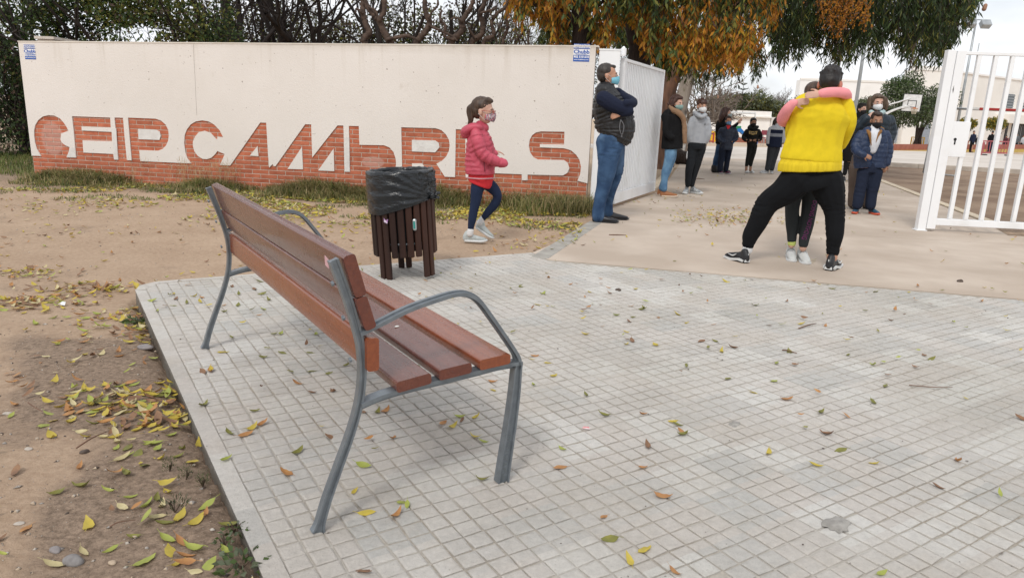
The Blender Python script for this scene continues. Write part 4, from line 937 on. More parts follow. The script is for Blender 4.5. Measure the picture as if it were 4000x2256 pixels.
# ---- man in the padded vest, arms folded
p = Pers('man in black padded vest and jeans standing with folded arms by the open white gate', 8.45, 2260, 220, 400 / 855, (190, 1370), SK1, .011)
p.head(243, 158, 0, 1.10, 88, -2, 0, neck=(222, 262, 0)); p.hair(HG, 'crop', size=.955); p.mask(MBl, 'surgical', MW)
torso = [(222, 292, 0, 84, 1.35), (236, 345, 0, 112, 1.55), (252, 420, 0, 140, 1.25), (286, 500, 0, 164, 1.05), (303, 580, 0, 168, 1.0), (300, 640, 0, 166, .98), (278, 690, 0, 145, 1.05)]
p.cloth('padded_vest', ripcoat('vest_black', (.020, .020, .022)), [torso, [(215, 268, 0, 58, 1.15), (232, 300, 0, 66, 1.2)]], vox=.0075, quilt=(.048, .014), wr=.003, grow=.955)
nv = cloth('sleeve_navy', (.012, .016, .035))
near = [(208, 352, -.20, 62, 1.05), (270, 392, -.235, 62, 1), (345, 432, -.25, 56, 1), (425, 455, -.24, 46, 1), (400, 468, -.265, 36, 1), (352, 474, -.25, 30, 1)]
far = [(322, 310, .16, 48, 1), (392, 352, .06, 42, 1), (452, 382, -.10, 38, 1), (440, 398, -.22, 34, 1), (395, 392, -.29, 30, 1)]
p.cloth('sweater_sleeves', nv, [near, far], vox=.009, wr=.006, wsc=12)
p.hand(p.P(362, 472, -.262), (-.9, 0, -.35), (0, -1, .2), .95, .5, .05, 1)
jm = mat('jeans_blue', (.052, .105, .20), (.020, .045, .10), rough=.85, sc=6, bump=.0012, bsc=150, c3=(.11, .19, .31), sc3=3.5, f3=.6, spec=.2)
L1 = [(262, 730, -.02, 116, 1.3), (256, 800, -.06, 101, 1.05), (245, 900, -.1, 82, .95), (228, 1000, -.1, 70, .95), (203, 1100, -.1, 59, .95), (181, 1200, -.1, 52, 1), (164, 1290, -.1, 50, 1), (163, 1335, -.1, 51, 1.0)]
L2 = [(290, 740, .05, 100, 1.1), (312, 800, .1, 76, 1.1), (320, 900, .12, 60, 1.1), (302, 1010, .12, 54, 1), (268, 1120, .14, 47, 1), (249, 1220, .16, 40, 1), (246, 1300, .16, 40, 1)]
p.cloth('jeans', jm, [L1, L2], vox=.009, wr=.011, wsc=10)
p.hue = 0
lsh = mat('leather_black', (.014, .015, .018), (.008, .008, .010), rough=.3, spec=.5)
h_ = p.P(135, 1372, -.08); h_.z = 0; p.shoe(h_, -8, .29, 0, lsh, lsh, 'plain'); h_ = p.P(236, 1345, .18); h_.z = 0; p.shoe(h_, 2, .28, 0, lsh, lsh, 'plain')
# pocket and zip on the vest
pk = MB(); pts = [p.P(352, 530, -.262), p.P(378, 575, -.262), p.P(372, 630, -.262), p.P(360, 655, -.262), p.P(344, 610, -.265), p.P(346, 560, -.265)]
pk.tube(pts + [pts[0]], .0045, 6, k=3); pk.ell(p.P(360, 668, -.265), .009); pk.build('pocket_zip', mat('zip_grey', (.16, .16, .17), rough=.4), p.root, True)
st = MB(); 
for i in range(26): a_ = i / 25; x = 250 - 100 * a_ ** 1.4 if False else 0
p.done()

# ---- girl in the pink jacket
p = Pers('young girl with ponytail walking past in a pink padded jacket and navy leggings', 6.72, 1750, 360, 300 / 715, (215, 1385), SK2, .009)
p.head(330, 172, 0, .98, 80, 3, 0, neck=(300, 300, 0)); 
p.hair(HM, 'short', extra=[[(232, 120, 0, 22, 1), (205, 150, 0, 30, .8), (205, 210, 0, 32, .8), (212, 260, 0, 25, .7), (190, 308, 0, 10, .7)]])
MB().tube([p.P(243, 100, 0), p.P(238, 138, 0)], .022, 10, cap='round').build('hair_tie', HB, p.root, True)
MB().tube([p.P(328, 62, -.03), p.P(342, 95, -.06), p.P(343, 126, -.075)], .003, 5).build('parting', SK2, p.root)
mp_ = mat('mask_patterned', (.62, .50, .5), (.03, .04, .07), rough=.7, sc=75, c3=(.55, .05, .10), sc3=60, f3=.55); p.mask(mp_, 'surgical', MW)
gl_ = MB(p.H)
for sg in (-1, 1):
    gl_.tube([(sg * .030 + .021 * math.cos(t), -.102 - .002 * math.sin(t), -.004 + .015 * math.sin(t)) for t in np.linspace(0, 6.283, 13)], .0022, 5); gl_.tube([(sg * .052, -.1, .0), (sg * .074, -.05, .0), (sg * .08, .01, -.002)], .0022, 5)
gl_.tube([(-.009, -.103, 0), (.009, -.103, 0)], .002, 5).build('glasses', mat('red_frame', (.45, .06, .05), rough=.3), p.root, True)
pj = ripcoat('pink_nylon', (.52, .075, .115))
tors = [(296, 345, 0, 62, 1.3), (290, 400, 0, 98, 1.2), (296, 500, 0, 124, .95), (300, 600, 0, 134, .88), (298, 700, 0, 138, .88), (298, 762, 0, 134, .9)]
sl1 = [(262, 385, -.10, 52, 1), (282, 470, -.13, 58, 1), (312, 555, -.14, 54, 1), (372, 610, -.14, 50, 1), (450, 645, -.12, 47, 1), (520, 662, -.10, 36, 1)]
sl2 = [(320, 390, .12, 45, 1), (370, 470, .13, 45, 1), (405, 560, .10, 40, 1), (432, 570, .04, 32, 1)]
p.cloth('padded_jacket', pj, [tors, sl1, sl2], vox=.007, quilt=(.050, .009), wr=.003)
p.cloth('hood', pj, [[(290, 330, -.06, 40, 1), (225, 335, -.03, 46, 1.6), (165, 370, 0, 48, 1.7), (150, 400, 0, 34, 1.8), (200, 395, 0, 34, 1.9)], [(300, 318, 0, 52, 1.2), (340, 330, 0, 42, 1.2)]], vox=.008, wr=.007, wsc=14, keep=False)
MB().tube([p.P(168, 796, -.02), p.P(300, 806, -.125), p.P(438, 800, -.02)], .006, 6, k=4).build('hem_piping', mat('pale_pink', (.6, .32, .35)), p.root, True)
MB().tube([p.P(336, 650, -.128), p.P(342, 740, -.128)], .004, 5).build('pocket_zip', mat('dark_pink', (.2, .03, .05)), p.root, True)
rd = cloth('red_cotton', (.60, .035, .045)); p.cloth('red_shirt', rd, [[(308, 780, 0, 118, .85), (302, 830, 0, 112, .85), (290, 866, 0, 104, .9)]], wr=.004)
lg = cloth('leggings_navy', (.016, .026, .060), fine=.0006)
A_ = [(300, 830, .0, 82, .9), (272, 900, -.02, 62, 1), (260, 1000, -.02, 52, 1), (243, 1080, -.02, 42, 1), (226, 1180, -.02, 40, 1), (213, 1255, -.02, 30, 1), (211, 1290, -.02, 28, 1)]
B_ = [(345, 840, .05, 62, 1), (415, 890, .07, 56, 1), (462, 965, .08, 42, 1), (430, 1050, .10, 42, 1), (372, 1115, .12, 38, 1), (325, 1178, .13, 26, 1)]
p.cloth('leggings', lg, [A_, B_], vox=.008, wr=.0025, wsc=16)
skg = mat('shoe_grey', (.45, .48, .47), (.36, .39, .38), rough=.6, sc=30); wh_ = cloth('white_sock', (.72, .72, .72))
MB().tube([p.P(211, 1280, -.02), p.P(205, 1318, -.02)], [.03, .032], 12, cap='round').build('sock', wh_, p.root, True); MB().tube([p.P(322, 1175, .13), p.P(296, 1215, .13)], [.028, .034], 12, cap='round').build('sock', wh_, p.root, True)
h_ = p.P(160, 1388, 0); h_.z = 0; p.shoe(h_, -2, .215, 0, skg, WHT, extra=laces(WHT))
h_ = p.P(262, 1268, .13); p.shoe(h_, 0, .20, 33, skg, WHT, extra=laces(WHT))
p.hand(p.P(430, 545, .08), (.9, 0, -.2), (0, 0, 1), .7, .3)
p.done()

# ---- man in the yellow sweatshirt
p = Pers('man in yellow sweatshirt and black joggers seen from behind, hugging a girl', 6.15, 2800, 240, 600 / 1038, (640, 1380), SK1, .011)
p.head(766, 150, .10, 1.06, 150, 24, 0, neck=(748, 245, .08), eyes=False); p.hair(HB, 'short', size=1.02, tufts=90)
MB(p.H).ell((.079, .010, -.016), (.014, .022, .033), RZ(.3)).build('ear', mat('ear_red', (.52, .20, .14), (.42, .15, .1), rough=.5), p.root, True)
MB(p.H).ell((-.079, .010, -.016), (.014, .022, .033), RZ(-.3)).build('ear', MATS['ear_red'], p.root, True)
torso = [(745, 232, .08, 62, 1.0), (738, 262, .05, 104, .78), (722, 300, .03, 166, .62), (702, 362, .0, 200, .62), (684, 450, 0, 184, .62), (658, 550, 0, 188, .60), (640, 640, 0, 203, .62), (634, 672, 0, 204, .62)]
rA = [(852, 312, .03, 70, 1), (885, 400, .0, 58, 1), (872, 485, .05, 44, 1), (842, 560, .14, 38, 1), (790, 575, .30, 38, 1), (700, 560, .36, 36, 1)]
lA = [(545, 330, .04, 52, 1), (512, 420, .05, 40, 1), (500, 500, .14, 36, 1), (530, 520, .30, 34, 1), (620, 500, .40, 32, 1)]
yl = cloth('yellow_cotton', (.73, .545, .018), fine=.0008)
p.cloth('sweatshirt', yl, [torso], vox=.009, wr=.008, wsc=5, smooth=3)
p.cloth('sleeve', yl, [rA], vox=.009, wr=.009, wsc=8, smooth=2); p.cloth('sleeve', yl, [lA], vox=.009, wr=.007, wsc=8, smooth=2)
# ribbed waistband, its own tube following the tilt of the hem
p.cloth('waistband', mat('yellow_rib', (.73, .54, .018), (.62, .45, .012), rough=.85, bump=.003, bsc=40, stretch=(9, 9, .3)), [[(633, 664, -.0, 200, .60), (631, 690, -.0, 209, .63), (627, 715, -.0, 211, .64), (625, 738, -.0, 210, .64)]], vox=.009, wr=.002, keep=False)
bk = cloth('jersey_black', (.006, .0065, .008), rough=.9)
pel = [(630, 752, 0, 176, .58), (638, 800, 0, 188, .64), (648, 850, 0, 160, .72)]
lL = [(545, 790, 0, 112, 1), (452, 880, .03, 94, .95), (350, 955, .08, 76, 1), (292, 1050, .10, 68, 1), (246, 1140, .12, 60, 1), (220, 1200, .13, 46, 1), (214, 1232, .13, 40, 1)]
rL = [(735, 800, 0, 112, 1), (768, 900, -.02, 94, 1), (798, 1000, -.04, 68, 1), (802, 1100, -.06, 62, 1), (794, 1190, -.08, 56, 1), (786, 1250, -.08, 44, 1), (784, 1280, -.08, 40, 1)]
p.cloth('joggers', bk, [pel, lL, rL], vox=.009, wr=.014, wsc=11)
def sport(M, o, h0):
    mb = MB(M)
    for sg in (-1, 1):
        mb.prism([(.0, .012), (.06, .018), (.17, -.002), (.255, .012), (.25, .028), (.16, .022), (.05, .040), (-.008, .03)], (0, sg * .0475, 0), (1, 0, 0), (0, 0, 1), (0, -sg * .012, 0))
    mb.prism([(-.03, .012), (.03, .012), (.026, .034), (-.026, .034)], (-.012, 0, 0), (0, 1, 0), (0, 0, 1), (-.01, 0, 0)); mb.build('white_midsole', WHT, o)
    sw = MB(M)
    for sg in (-1, 1): sw.tube([(.09, sg * .040, .075), (.12, sg * .0445, .055), (.15, sg * .044, .050), (.215, sg * .040, .062)], [.002, .007, .005, .0015], 6, k=3)
    sw.prism([(-.004, .062), (.004, .062), (.006, .095), (.001, .095)], (-.024, 0, 0), (0, 1, 0), (0, 0, 1), (-.003, 0, 0)); sw.build('white_emblem', WHT, o)
h_ = p.P(196, 1352, .05); h_.z = 0; p.shoe(h_, 116, .255, 0, BLKS, BLKS, extra=sport)
h_ = p.P(755, 1412, -.14); h_.z = 0; p.shoe(h_, 52, .285, 0, BLKS, BLKS, extra=sport)
MB().tube([p.P(213, 1225, .13), p.P(206, 1275, .13)], [.042, .045], 12, cap='round').build('sock', wh_, p.root, True)
p.body.tube([p.P(784, 1280, -.08), p.P(778, 1325, -.08)], [.042, .045], 12, cap='round')
p.done()
# ---- the girl he hugs
p = Pers('girl in pink top with arms round the neck of the man in yellow', 6.45, 2800, 240, 600 / 1038, (540, 1340), SK2, .010)
p.head(652, 232, .05, .92, 150, 10, 0, neck=(660, 330, .1), eyes=True); p.hair(HM, 'short', size=1.0)
pk_ = cloth('pink_cotton', (.86, .32, .34), fine=.0008)
T0 = [(662, 312, .12, 118, .5), (660, 350, .14, 100, .7), (655, 450, .14, 110, .75), (640, 600, .12, 110, .75), (610, 760, .08, 115, .75)]
a1 = [(775, 300, .05, 48, 1), (862, 262, -.12, 38, 1), (868, 218, -.34, 33, 1), (800, 208, -.44, 29, .9), (735, 212, -.47, 29, .9), (706, 216, -.47, 25, .9)]
a2 = [(540, 370, .1, 46, 1), (462, 400, -.10, 40, 1), (447, 382, -.26, 36, 1), (478, 325, -.38, 33, 1), (512, 286, -.42, 27, 1), (522, 278, -.42, 24, 1)]
p.cloth('pink_top', pk_, [T0, a1, a2], vox=.009, wr=.004)
p.hand(p.P(700, 222, -.47), Vector((-1, .02, -.10)), Vector((0, -1, .25)), .82, .22, .25, 1)
p.hand(p.P(530, 278, -.42), Vector((1, .02, .15)), Vector((0, -1, .25)), .82, .22, .25, 1)
gy_ = cloth('leggings_charcoal', (.030, .034, .036), fine=.0006)
lA_ = [(590, 760, .06, 100, 1), (540, 860, 0, 62, 1), (516, 930, 0, 52, 1), (508, 1010, 0, 46, 1), (510, 1100, 0, 44, 1), (508, 1170, 0, 33, 1), (507, 1202, 0, 30, 1)]
rA_ = [(610, 780, .06, 80, 1), (628, 880, 0, 56, 1), (630, 950, 0, 52, 1), (618, 1040, -.03, 47, 1), (606, 1120, -.05, 43, 1), (590, 1200, -.06, 34, 1), (586, 1232, -.06, 31, 1)]
leg_o = p.cloth('leggings', gy_, [lA_, rA_], vox=.008, wr=.003)
p.body.tube([p.P(507, 1200, 0), p.P(505, 1240, 0)], .031, 12, cap='round'); p.body.tube([p.P(586, 1232, -.06), p.P(582, 1262, -.06)], .031, 12, cap='round')
MB().tube([p.P(508, 1208, 0), p.P(507, 1228, 0)], .036, 12, cap='round').build('sock', cloth('lime_sock', (.6, .68, .2)), p.root, True)
def velcro(M, o, h0):
    for i in range(3):
        x = .075 + i * .034
        MB(M).tube([(x, -.040, h0 + .02), (x + .004, -.026, h0 + .058 - i * .011), (x + .006, 0, h0 + .070 - i * .013), (x + .004, .026, h0 + .058 - i * .011), (x, .040, h0 + .02)], [(.011, .004)] * 5, 6, side=(1, 0, 0), k=2).build('velcro_strap', WHT, o, True)
wsh = mat('trainer_white', (.62, .63, .61), (.52, .53, .52), rough=.45)
h_ = p.P(520, 1290, .05); h_.z = .0; p.shoe(h_ + Vector((0, .10, 0)), -104, .285, 4, wsh, WHT, extra=velcro); h_ = p.P(588, 1310, -.02); h_.z = 0; p.shoe(h_ + Vector((0, .08, 0)), -98, .285, 4, wsh, WHT, extra=velcro)
# printed words down one legging, projected on to the cloth
def project_text(p, body, obj, top, bot, size, m, nm='printed_lettering', off=.003, up=True):
    dg = bpy.context.evaluated_depsgraph_get(); me = obj.data; o = ORG[obj.name]
    bv = BVHTree.FromPolygons([v.co + o for v in me.vertices], [tuple(q.vertices) for q in me.polygons])
    v, f = text_mesh(body, size, 0, .0, sx=1.0); xs = [q.x for q in v]; x0, x1 = min(xs), max(xs); d = bot - top; ex = d / (x1 - x0)
    ey = Vector((ex.z, 0, -ex.x)).normalized() * -1 if not up else Vector((-ex.z, 0, ex.x)).normalized(); C = Vector((0, 0, CAMH)); V = []
    for q in v:
        w = top + ex * (q.x - x0) + ey * q.y; w.y -= .3; hit = bv.ray_cast(w, Vector((0, 1, 0)), .8); V.append((hit[0] - Vector((0, off, 0))) if hit[0] else w + Vector((0, .3, 0)))
    return mk(nm, V, f, m, obj, fixn=False)
pur = mat('purple_print', (.22, .03, .16), (.18, .02, .13), rough=.6)
project_text(p, 'DOING NOTHING', leg_o, p.P(642, 935, 0), p.P(572, 1195, -.05), .055, pur)
p.done()
# ================================================================ PEOPLE ALONG THE PATH
KM = 550 / 1816
# woman with the scarf
p = Pers('woman in black hooded coat and long tan scarf with pale jeans beside the sheet gate', 11.5, 2550, 340, KM, (150, 1400), SK2, .013)
p.head(308, 205, 0, 1.0, 42, 8, 0, neck=(285, 290, 0)); p.hair(HS, 'bob', extra=[[(250, 190, 0, 40, 1), (215, 225, 0, 26, 1), (195, 212, 0, 12, 1)]]); p.mask(mat('mask_green', (.24, .36, .33), rough=.8), 'ffp2', MW)
ck = cloth('wool_black', (.010, .010, .011), rough=.95)
T = [(262, 300, 0, 60, 1.2), (268, 370, 0, 112, 1.1), (262, 480, 0, 128, .95), (255, 600, 0, 128, .9), (250, 720, 0, 135, .9), (248, 795, 0, 138, .9)]
r_ = [(180, 390, -.10, 50, 1), (168, 480, -.12, 46, 1), (172, 580, -.13, 42, 1), (240, 650, -.16, 38, 1)]; l_ = [(345, 390, .10, 50, 1), (378, 500, .10, 44, 1), (372, 620, .06, 40, 1)]
p.cloth('coat', ck, [T, r_, l_], wr=.008); p.cloth('coat_hood', ck, [[(290, 320, .0, 40, 2), (210, 320, 0, 46, 2.2), (150, 380, 0, 42, 2.4), (140, 430, 0, 22, 2.2)]], wr=.006, keep=False)
sf = cloth('scarf_tan', (.27, .165, .10), rough=.95, fine=.003, bsc=60)
p.cloth('scarf', sf, [[(225, 265, -.02, 30, 1.3), (265, 300, -.10, 34, 1), (330, 330, -.16, 36, 1), (385, 390, -.15, 34, .9), (405, 480, -.14, 30, .8), (412, 600, -.15, 30, .8), (412, 715, -.15, 26, .8)], [(250, 250, .02, 30, 2), (330, 300, .05, 36, 1.6)]], wr=.010, wsc=16, keep=False)
lj = mat('jeans_light', (.15, .29, .44), (.075, .16, .28), rough=.85, sc=7, c3=(.26, .42, .55), sc3=4, f3=.6, bump=.001, bsc=150)
p.cloth('jeans', lj, [[(228, 815, -.04, 74, 1), (216, 900, -.05, 66, 1), (185, 1010, -.05, 54, 1), (162, 1110, -.05, 52, 1), (148, 1220, -.05, 44, 1), (142, 1310, -.05, 46, 1)], [(255, 820, .06, 60, 1), (245, 920, .08, 54, 1), (215, 1020, .09, 46, 1), (175, 1130, .1, 44, 1), (130, 1240, .12, 38, 1), (112, 1300, .13, 38, 1)]], wr=.006)
ts = mat('shoe_tan', (.33, .135, .055), (.26, .10, .04), rough=.5)
h_ = p.P(115, 1415, -.04); h_.z = 0; p.shoe(h_, -6, .26, 0, ts, mat('sole_cream', (.6, .5, .4)), extra=laces(ts, 3)); h_ = p.P(76, 1385, .16); h_.z = 0; p.shoe(h_, -2, .25, 0, ts, MATS['sole_cream'])
p.done()
# boy in grey hoodie
p = Pers('boy in light grey hoodie, white mask and black trousers with hands in pockets', 12.1, 2550, 340, KM, (480, 1370), SK1, .013)
p.head(636, 245, 0, .98, 8, 2, 0, neck=(622, 355, 0)); p.hair(HS, 'fringe'); p.mask(MW, 'ffp2')
gh = cloth('grey_marl', (.40, .415, .44), fine=.001, c3=(.33, .345, .37), sc3=14)
T = [(615, 372, 0, 52, 1), (602, 410, 0, 104, .75), (594, 500, 0, 116, .72), (584, 600, 0, 114, .72), (575, 690, 0, 112, .75), (570, 728, 0, 110, .78)]
a1 = [(512, 420, 0, 42, 1), (480, 500, -.02, 38, 1), (466, 600, -.02, 35, 1), (470, 680, 0, 32, 1), (485, 735, .02, 28, 1)]; a2 = [(695, 420, 0, 42, 1), (722, 510, -.02, 36, 1), (722, 600, -.03, 34, 1), (706, 670, -.02, 30, 1), (690, 712, 0, 26, 1)]
p.cloth('hoodie', gh, [T, a1, a2], wr=.007)
p.cloth('hood', gh, [[(548, 350, .05, 36, 1.4), (590, 372, -.12, 26, 1), (632, 386, -.15, 24, 1), (672, 366, -.10, 30, 1.2)], [(600, 350, .14, 46, 1.2), (640, 352, .14, 46, 1.2)]], wr=.005, keep=False)
tk = cloth('track_black', (.014, .016, .019))
tr = p.cloth('trousers', tk, [[(568, 745, 0, 118, .75), (565, 800, 0, 112, .75)], [(515, 800, 0, 66, 1), (492, 940, -.03, 58, 1), (470, 1060, -.05, 50, 1), (458, 1170, -.05, 42, 1), (452, 1260, -.05, 36, 1)], [(618, 800, 0, 66, 1), (585, 930, .02, 58, 1), (548, 1060, .04, 50, 1), (520, 1170, .05, 42, 1), (505, 1260, .05, 34, 1)]], wr=.007)
MB().tube([p.P(449, 830, -.01), p.P(440, 900, -.03), p.P(452, 980, -.04)], [(.008, .012), (.010, .016), (.006, .010)], 8).build('white_stripe', WHT, p.root, True)
MB().tube([p.P(672 + 10 * math.cos(t), 478 + 13 * math.sin(t), -.128) for t in np.linspace(0, 6.283, 13)], .0035, 5).build('chest_emblem', BLKS, p.root)
sn = mat('trainer_grey_white', (.58, .59, .58), (.20, .22, .24), rough=.5, sc=40)
h_ = p.P(455, 1345, -.02); h_.z = 0; p.shoe(h_ + Vector((0, .1, 0)), -112, .27, 0, sn, WHT, extra=laces(WHT)); h_ = p.P(520, 1340, .05); h_.z = 0; p.shoe(h_ + Vector((0, .1, 0)), -62, .27, 0, sn, WHT, extra=laces(WHT))
p.done()
# long haired woman pointing
p = Pers('woman with long dark wavy hair in black jacket pointing to the right', 17.5, 2550, 340, KM, (800, 1090), SK2, .017)
p.head(950, 332, 0, 1.0, 78, 0, 0, neck=(930, 410, 0)); p.hair(HS, 'long', extra=[[(925, 300, 0, 42, 1.5), (895, 370, -.05, 34, 1.8), (872, 430, -.07, 22, 1.8), (860, 470, -.06, 12, 1.2)]]); p.mask(mat('mask_pale_green', (.42, .5, .5), rough=.8), 'ffp2', MW)
p.cloth('jacket', ck, [[(905, 425, 0, 48, 1.2), (892, 480, 0, 78, 1.1), (882, 570, 0, 74, 1), (880, 660, 0, 70, 1), (872, 735, 0, 62, 1)], [(925, 470, -.1, 34, 1), (990, 530, -.22, 28, 1), (1045, 512, -.30, 24, 1), (1090, 470, -.33, 20, 1)], [(850, 480, .1, 34, 1), (838, 580, .08, 28, 1), (850, 660, 0, 24, 1)]], wr=.008)
p.hand(p.P(1092, 468, -.33), (.62, -.1, .7), (.1, -1, 0), 1.0, .25, .35)
p.cloth('jeans', jm, [[(878, 745, 0, 60, .9), (850, 850, 0, 46, 1), (815, 950, 0, 38, 1), (795, 1040, 0, 34, 1)], [(905, 760, .1, 50, 1), (900, 870, .1, 42, 1), (885, 970, .1, 34, 1), (880, 1040, .1, 32, 1)]], wr=.006)
MB().tube([p.P(795, 1030, 0), p.P(793, 1070, 0)], .075, 12, cap='round').tube([p.P(880, 1030, .1), p.P(880, 1065, .1)], .07, 12, cap='round').build('boot_shafts', BLKS, p.root, True)
h_ = p.P(778, 1088, 0); h_.z = 0; p.shoe(h_, 0, .27, 0, BLKS, BLKS); h_ = p.P(868, 1085, .1); h_.z = 0; p.shoe(h_, 4, .27, 0, BLKS, BLKS); p.done()
# child in navy coat
p = Pers('small child in long navy quilted coat and blue mask before the pointing woman', 17.1, 2550, 340, KM, (915, 1105), SK1, .015)
p.head(978, 436, 0, .90, 2, 0, 0, neck=(980, 510, 0)); p.hair(HD, 'crop'); p.mask(cloth('mask_sky', (.16, .30, .48)), 'surgical')
nc = ripcoat('navy_coat', (.014, .022, .045))
p.cloth('coat', nc, [[(978, 510, 0, 40, 1), (972, 545, 0, 88, .7), (962, 640, 0, 86, .72), (952, 740, 0, 84, .75), (945, 812, 0, 82, .78)], [(892, 550, 0, 34, 1), (858, 620, .02, 30, 1), (865, 680, -.06, 28, 1), (905, 705, -.12, 24, 1)], [(1048, 550, 0, 34, 1), (1080, 620, .02, 30, 1), (1068, 675, -.06, 27, 1), (1035, 695, -.10, 22, 1)]], quilt=(.075, .008), wr=.003)
MB().prism([(-.05, 0), (.05, 0), (.0, -.13)], p.P(978, 495, -.105), (1, 0, 0), Zv, (0, .02, 0)).build('red_collar', rd, p.root)
p.body.ell(p.P(1028, 700, -.11), .025)
nt_ = cloth('trousers_navy', (.012, .017, .033))
p.cloth('trousers', nt_, [[(900, 800, 0, 46, 1), (885, 900, 0, 38, 1), (872, 1000, 0, 36, 1), (866, 1065, 0, 34, 1)], [(985, 800, .03, 44, 1), (968, 900, .03, 37, 1), (952, 1000, .03, 34, 1), (945, 1065, .03, 32, 1)]], wr=.006)
ns_ = mat('shoe_navy_pink', (.06, .07, .11), (.40, .05, .12), rough=.6, sc=18)
h_ = p.P(870, 1100, .12); h_.z = 0; p.shoe(h_, -92, .22, 0, ns_, WHT); h_ = p.P(948, 1100, .12); h_.z = 0; p.shoe(h_, -80, .22, 0, ns_, WHT); p.done()
# girl in black hoodie
p = Pers('girl in black hoodie with gold print and black leggings, hands in front pocket', 17.8, 2550, 340, KM, (1225, 1105), SK3, .014)
p.head(1297, 458, 0, .92, 0, 2, 0, neck=(1293, 530, 0)); p.hair(HB, 'crop', size=1.02); p.mask(MBk, 'surgical')
bh = cloth('hoodie_black', (.013, .014, .013))
p.cloth('hood', bh, [[(1250, 518, .05, 26, 1.6), (1272, 530, -.1, 18, 1), (1300, 536, -.11, 16, 1), (1330, 520, .02, 26, 1.6)]], wr=.004, keep=False)
ho = p.cloth('hoodie', bh, [[(1293, 525, 0, 36, 1), (1288, 565, 0, 80, .7), (1285, 640, 0, 72, .75), (1282, 705, 0, 72, .75)], [(1215, 572, 0, 32, 1), (1172, 640, .03, 28, 1), (1190, 682, -.06, 24, 1), (1232, 685, -.13, 20, 1)], [(1360, 572, 0, 32, 1), (1392, 635, .03, 28, 1), (1378, 678, -.06, 24, 1), (1342, 686, -.13, 20, 1)]], wr=.006)
p.hand(p.P(1222, 682, -.14), (1, 0, -.1), (0, -1, 0), .8, .4); p.hand(p.P(1352, 684, -.14), (-1, 0, -.1), (0, -1, 0), .8, .4, thumb=-1)
p.cloth('leggings', bh, [[(1280, 715, 0, 68, .8), (1278, 770, 0, 60, .8)], [(1254, 760, 0, 38, 1), (1240, 850, 0, 32, 1), (1220, 940, 0, 25, 1), (1208, 1015, 0, 20, 1)], [(1310, 760, 0, 38, 1), (1298, 850, 0, 32, 1), (1276, 940, 0, 25, 1), (1262, 1015, 0, 20, 1)]], wr=.003)
p.body.tube([p.P(1208, 1010, 0), p.P(1204, 1080, 0)], .032, 10); p.body.tube([p.P(1262, 1010, 0), p.P(1258, 1080, 0)], .032, 10)
h_ = p.P(1202, 1092, .10); h_.z = 0; p.shoe(h_, -95, .23, 0, WHT, WHT); h_ = p.P(1256, 1092, .10); h_.z = 0; p.shoe(h_, -85, .23, 0, WHT, WHT)
gold = mat('gold_print', (.42, .30, .11)); pt = MB(); q0 = p.P(1293, 590, -.165)
MB().prism([(-.10, .042), (-.05, .032), (0, .030), (.05, .032), (.10, .042), (.09, -.03), (.05, -.034), (.0, -.052), (-.05, -.034), (-.09, -.03)], q0, (1, 0, 0), Zv, (0, .012, 0)).build('print_patch', gold, ho)
v, f = text_mesh("Levi's", .062, 0, .003); mk('printed_lettering', [q0 + Vector((q.x, -.002, q.y)) for q in v], f, BLKS, ho, fixn=False)
p.done()
# child in white and navy jacket
p = Pers('child in white, navy and grey banded jacket half behind the man in yellow', 17.9, 2550, 340, KM, (1480, 1108), SK2, .015)
p.head(1612, 455, 0, .94, 30, 6, 0, neck=(1600, 520, 0)); p.hair(HD, 'bob'); p.mask(MW, 'surgical')
wt = cloth('tracktop_white', (.55, .57, .60)); nb_ = cloth('tracktop_navy', (.014, .020, .045)); gb_ = cloth('tracktop_grey', (.28, .30, .34))
def band(C):
    zt = [p.P(1590, y).z for y in (552, 596, 640)]; o = np.zeros(len(C)); z = C[:, 2]; tx_ = (C[:, 0] > p.P(1505, 600).x) & (C[:, 0] < p.P(1668, 600).x)
    o[(z < zt[0]) & (z >= zt[1]) & tx_] = 1; o[(z < zt[1]) & (z >= zt[2]) & tx_] = 2; o[(z < zt[2]) & tx_] = 1; o[(z < p.P(1590, 735).z)] = 1; return o
p.cloth('jacket', None, [[(1600, 505, 0, 46, 1), (1592, 535, 0, 84, .7), (1585, 620, 0, 84, .75), (1578, 700, 0, 90, .78), (1570, 775, 0, 92, .8)], [(1520, 545, 0, 32, 1), (1495, 620, 0, 28, 1), (1488, 690, 0, 26, 1), (1482, 740, 0, 22, 1)], [(1662, 545, 0, 32, 1), (1684, 620, 0, 28, 1), (1690, 700, .02, 26, 1)]], wr=.006, mats=[wt, nb_, gb_], midx=band)
p.cloth('trousers', cloth('trousers_grey', (.038, .042, .048)), [[(1530, 790, 0, 52, 1), (1512, 880, 0, 42, 1), (1492, 980, 0, 36, 1), (1476, 1055, 0, 32, 1)], [(1595, 790, .03, 48, 1), (1575, 880, .03, 40, 1), (1550, 980, .03, 34, 1), (1535, 1055, .03, 30, 1)]], wr=.007)
h_ = p.P(1480, 1090, .05); h_.z = 0; p.shoe(h_, -150, .27, 0, sn, WHT); h_ = p.P(1528, 1092, .12); h_.z = 0; p.shoe(h_, -105, .24, 0, sn, WHT); p.done()
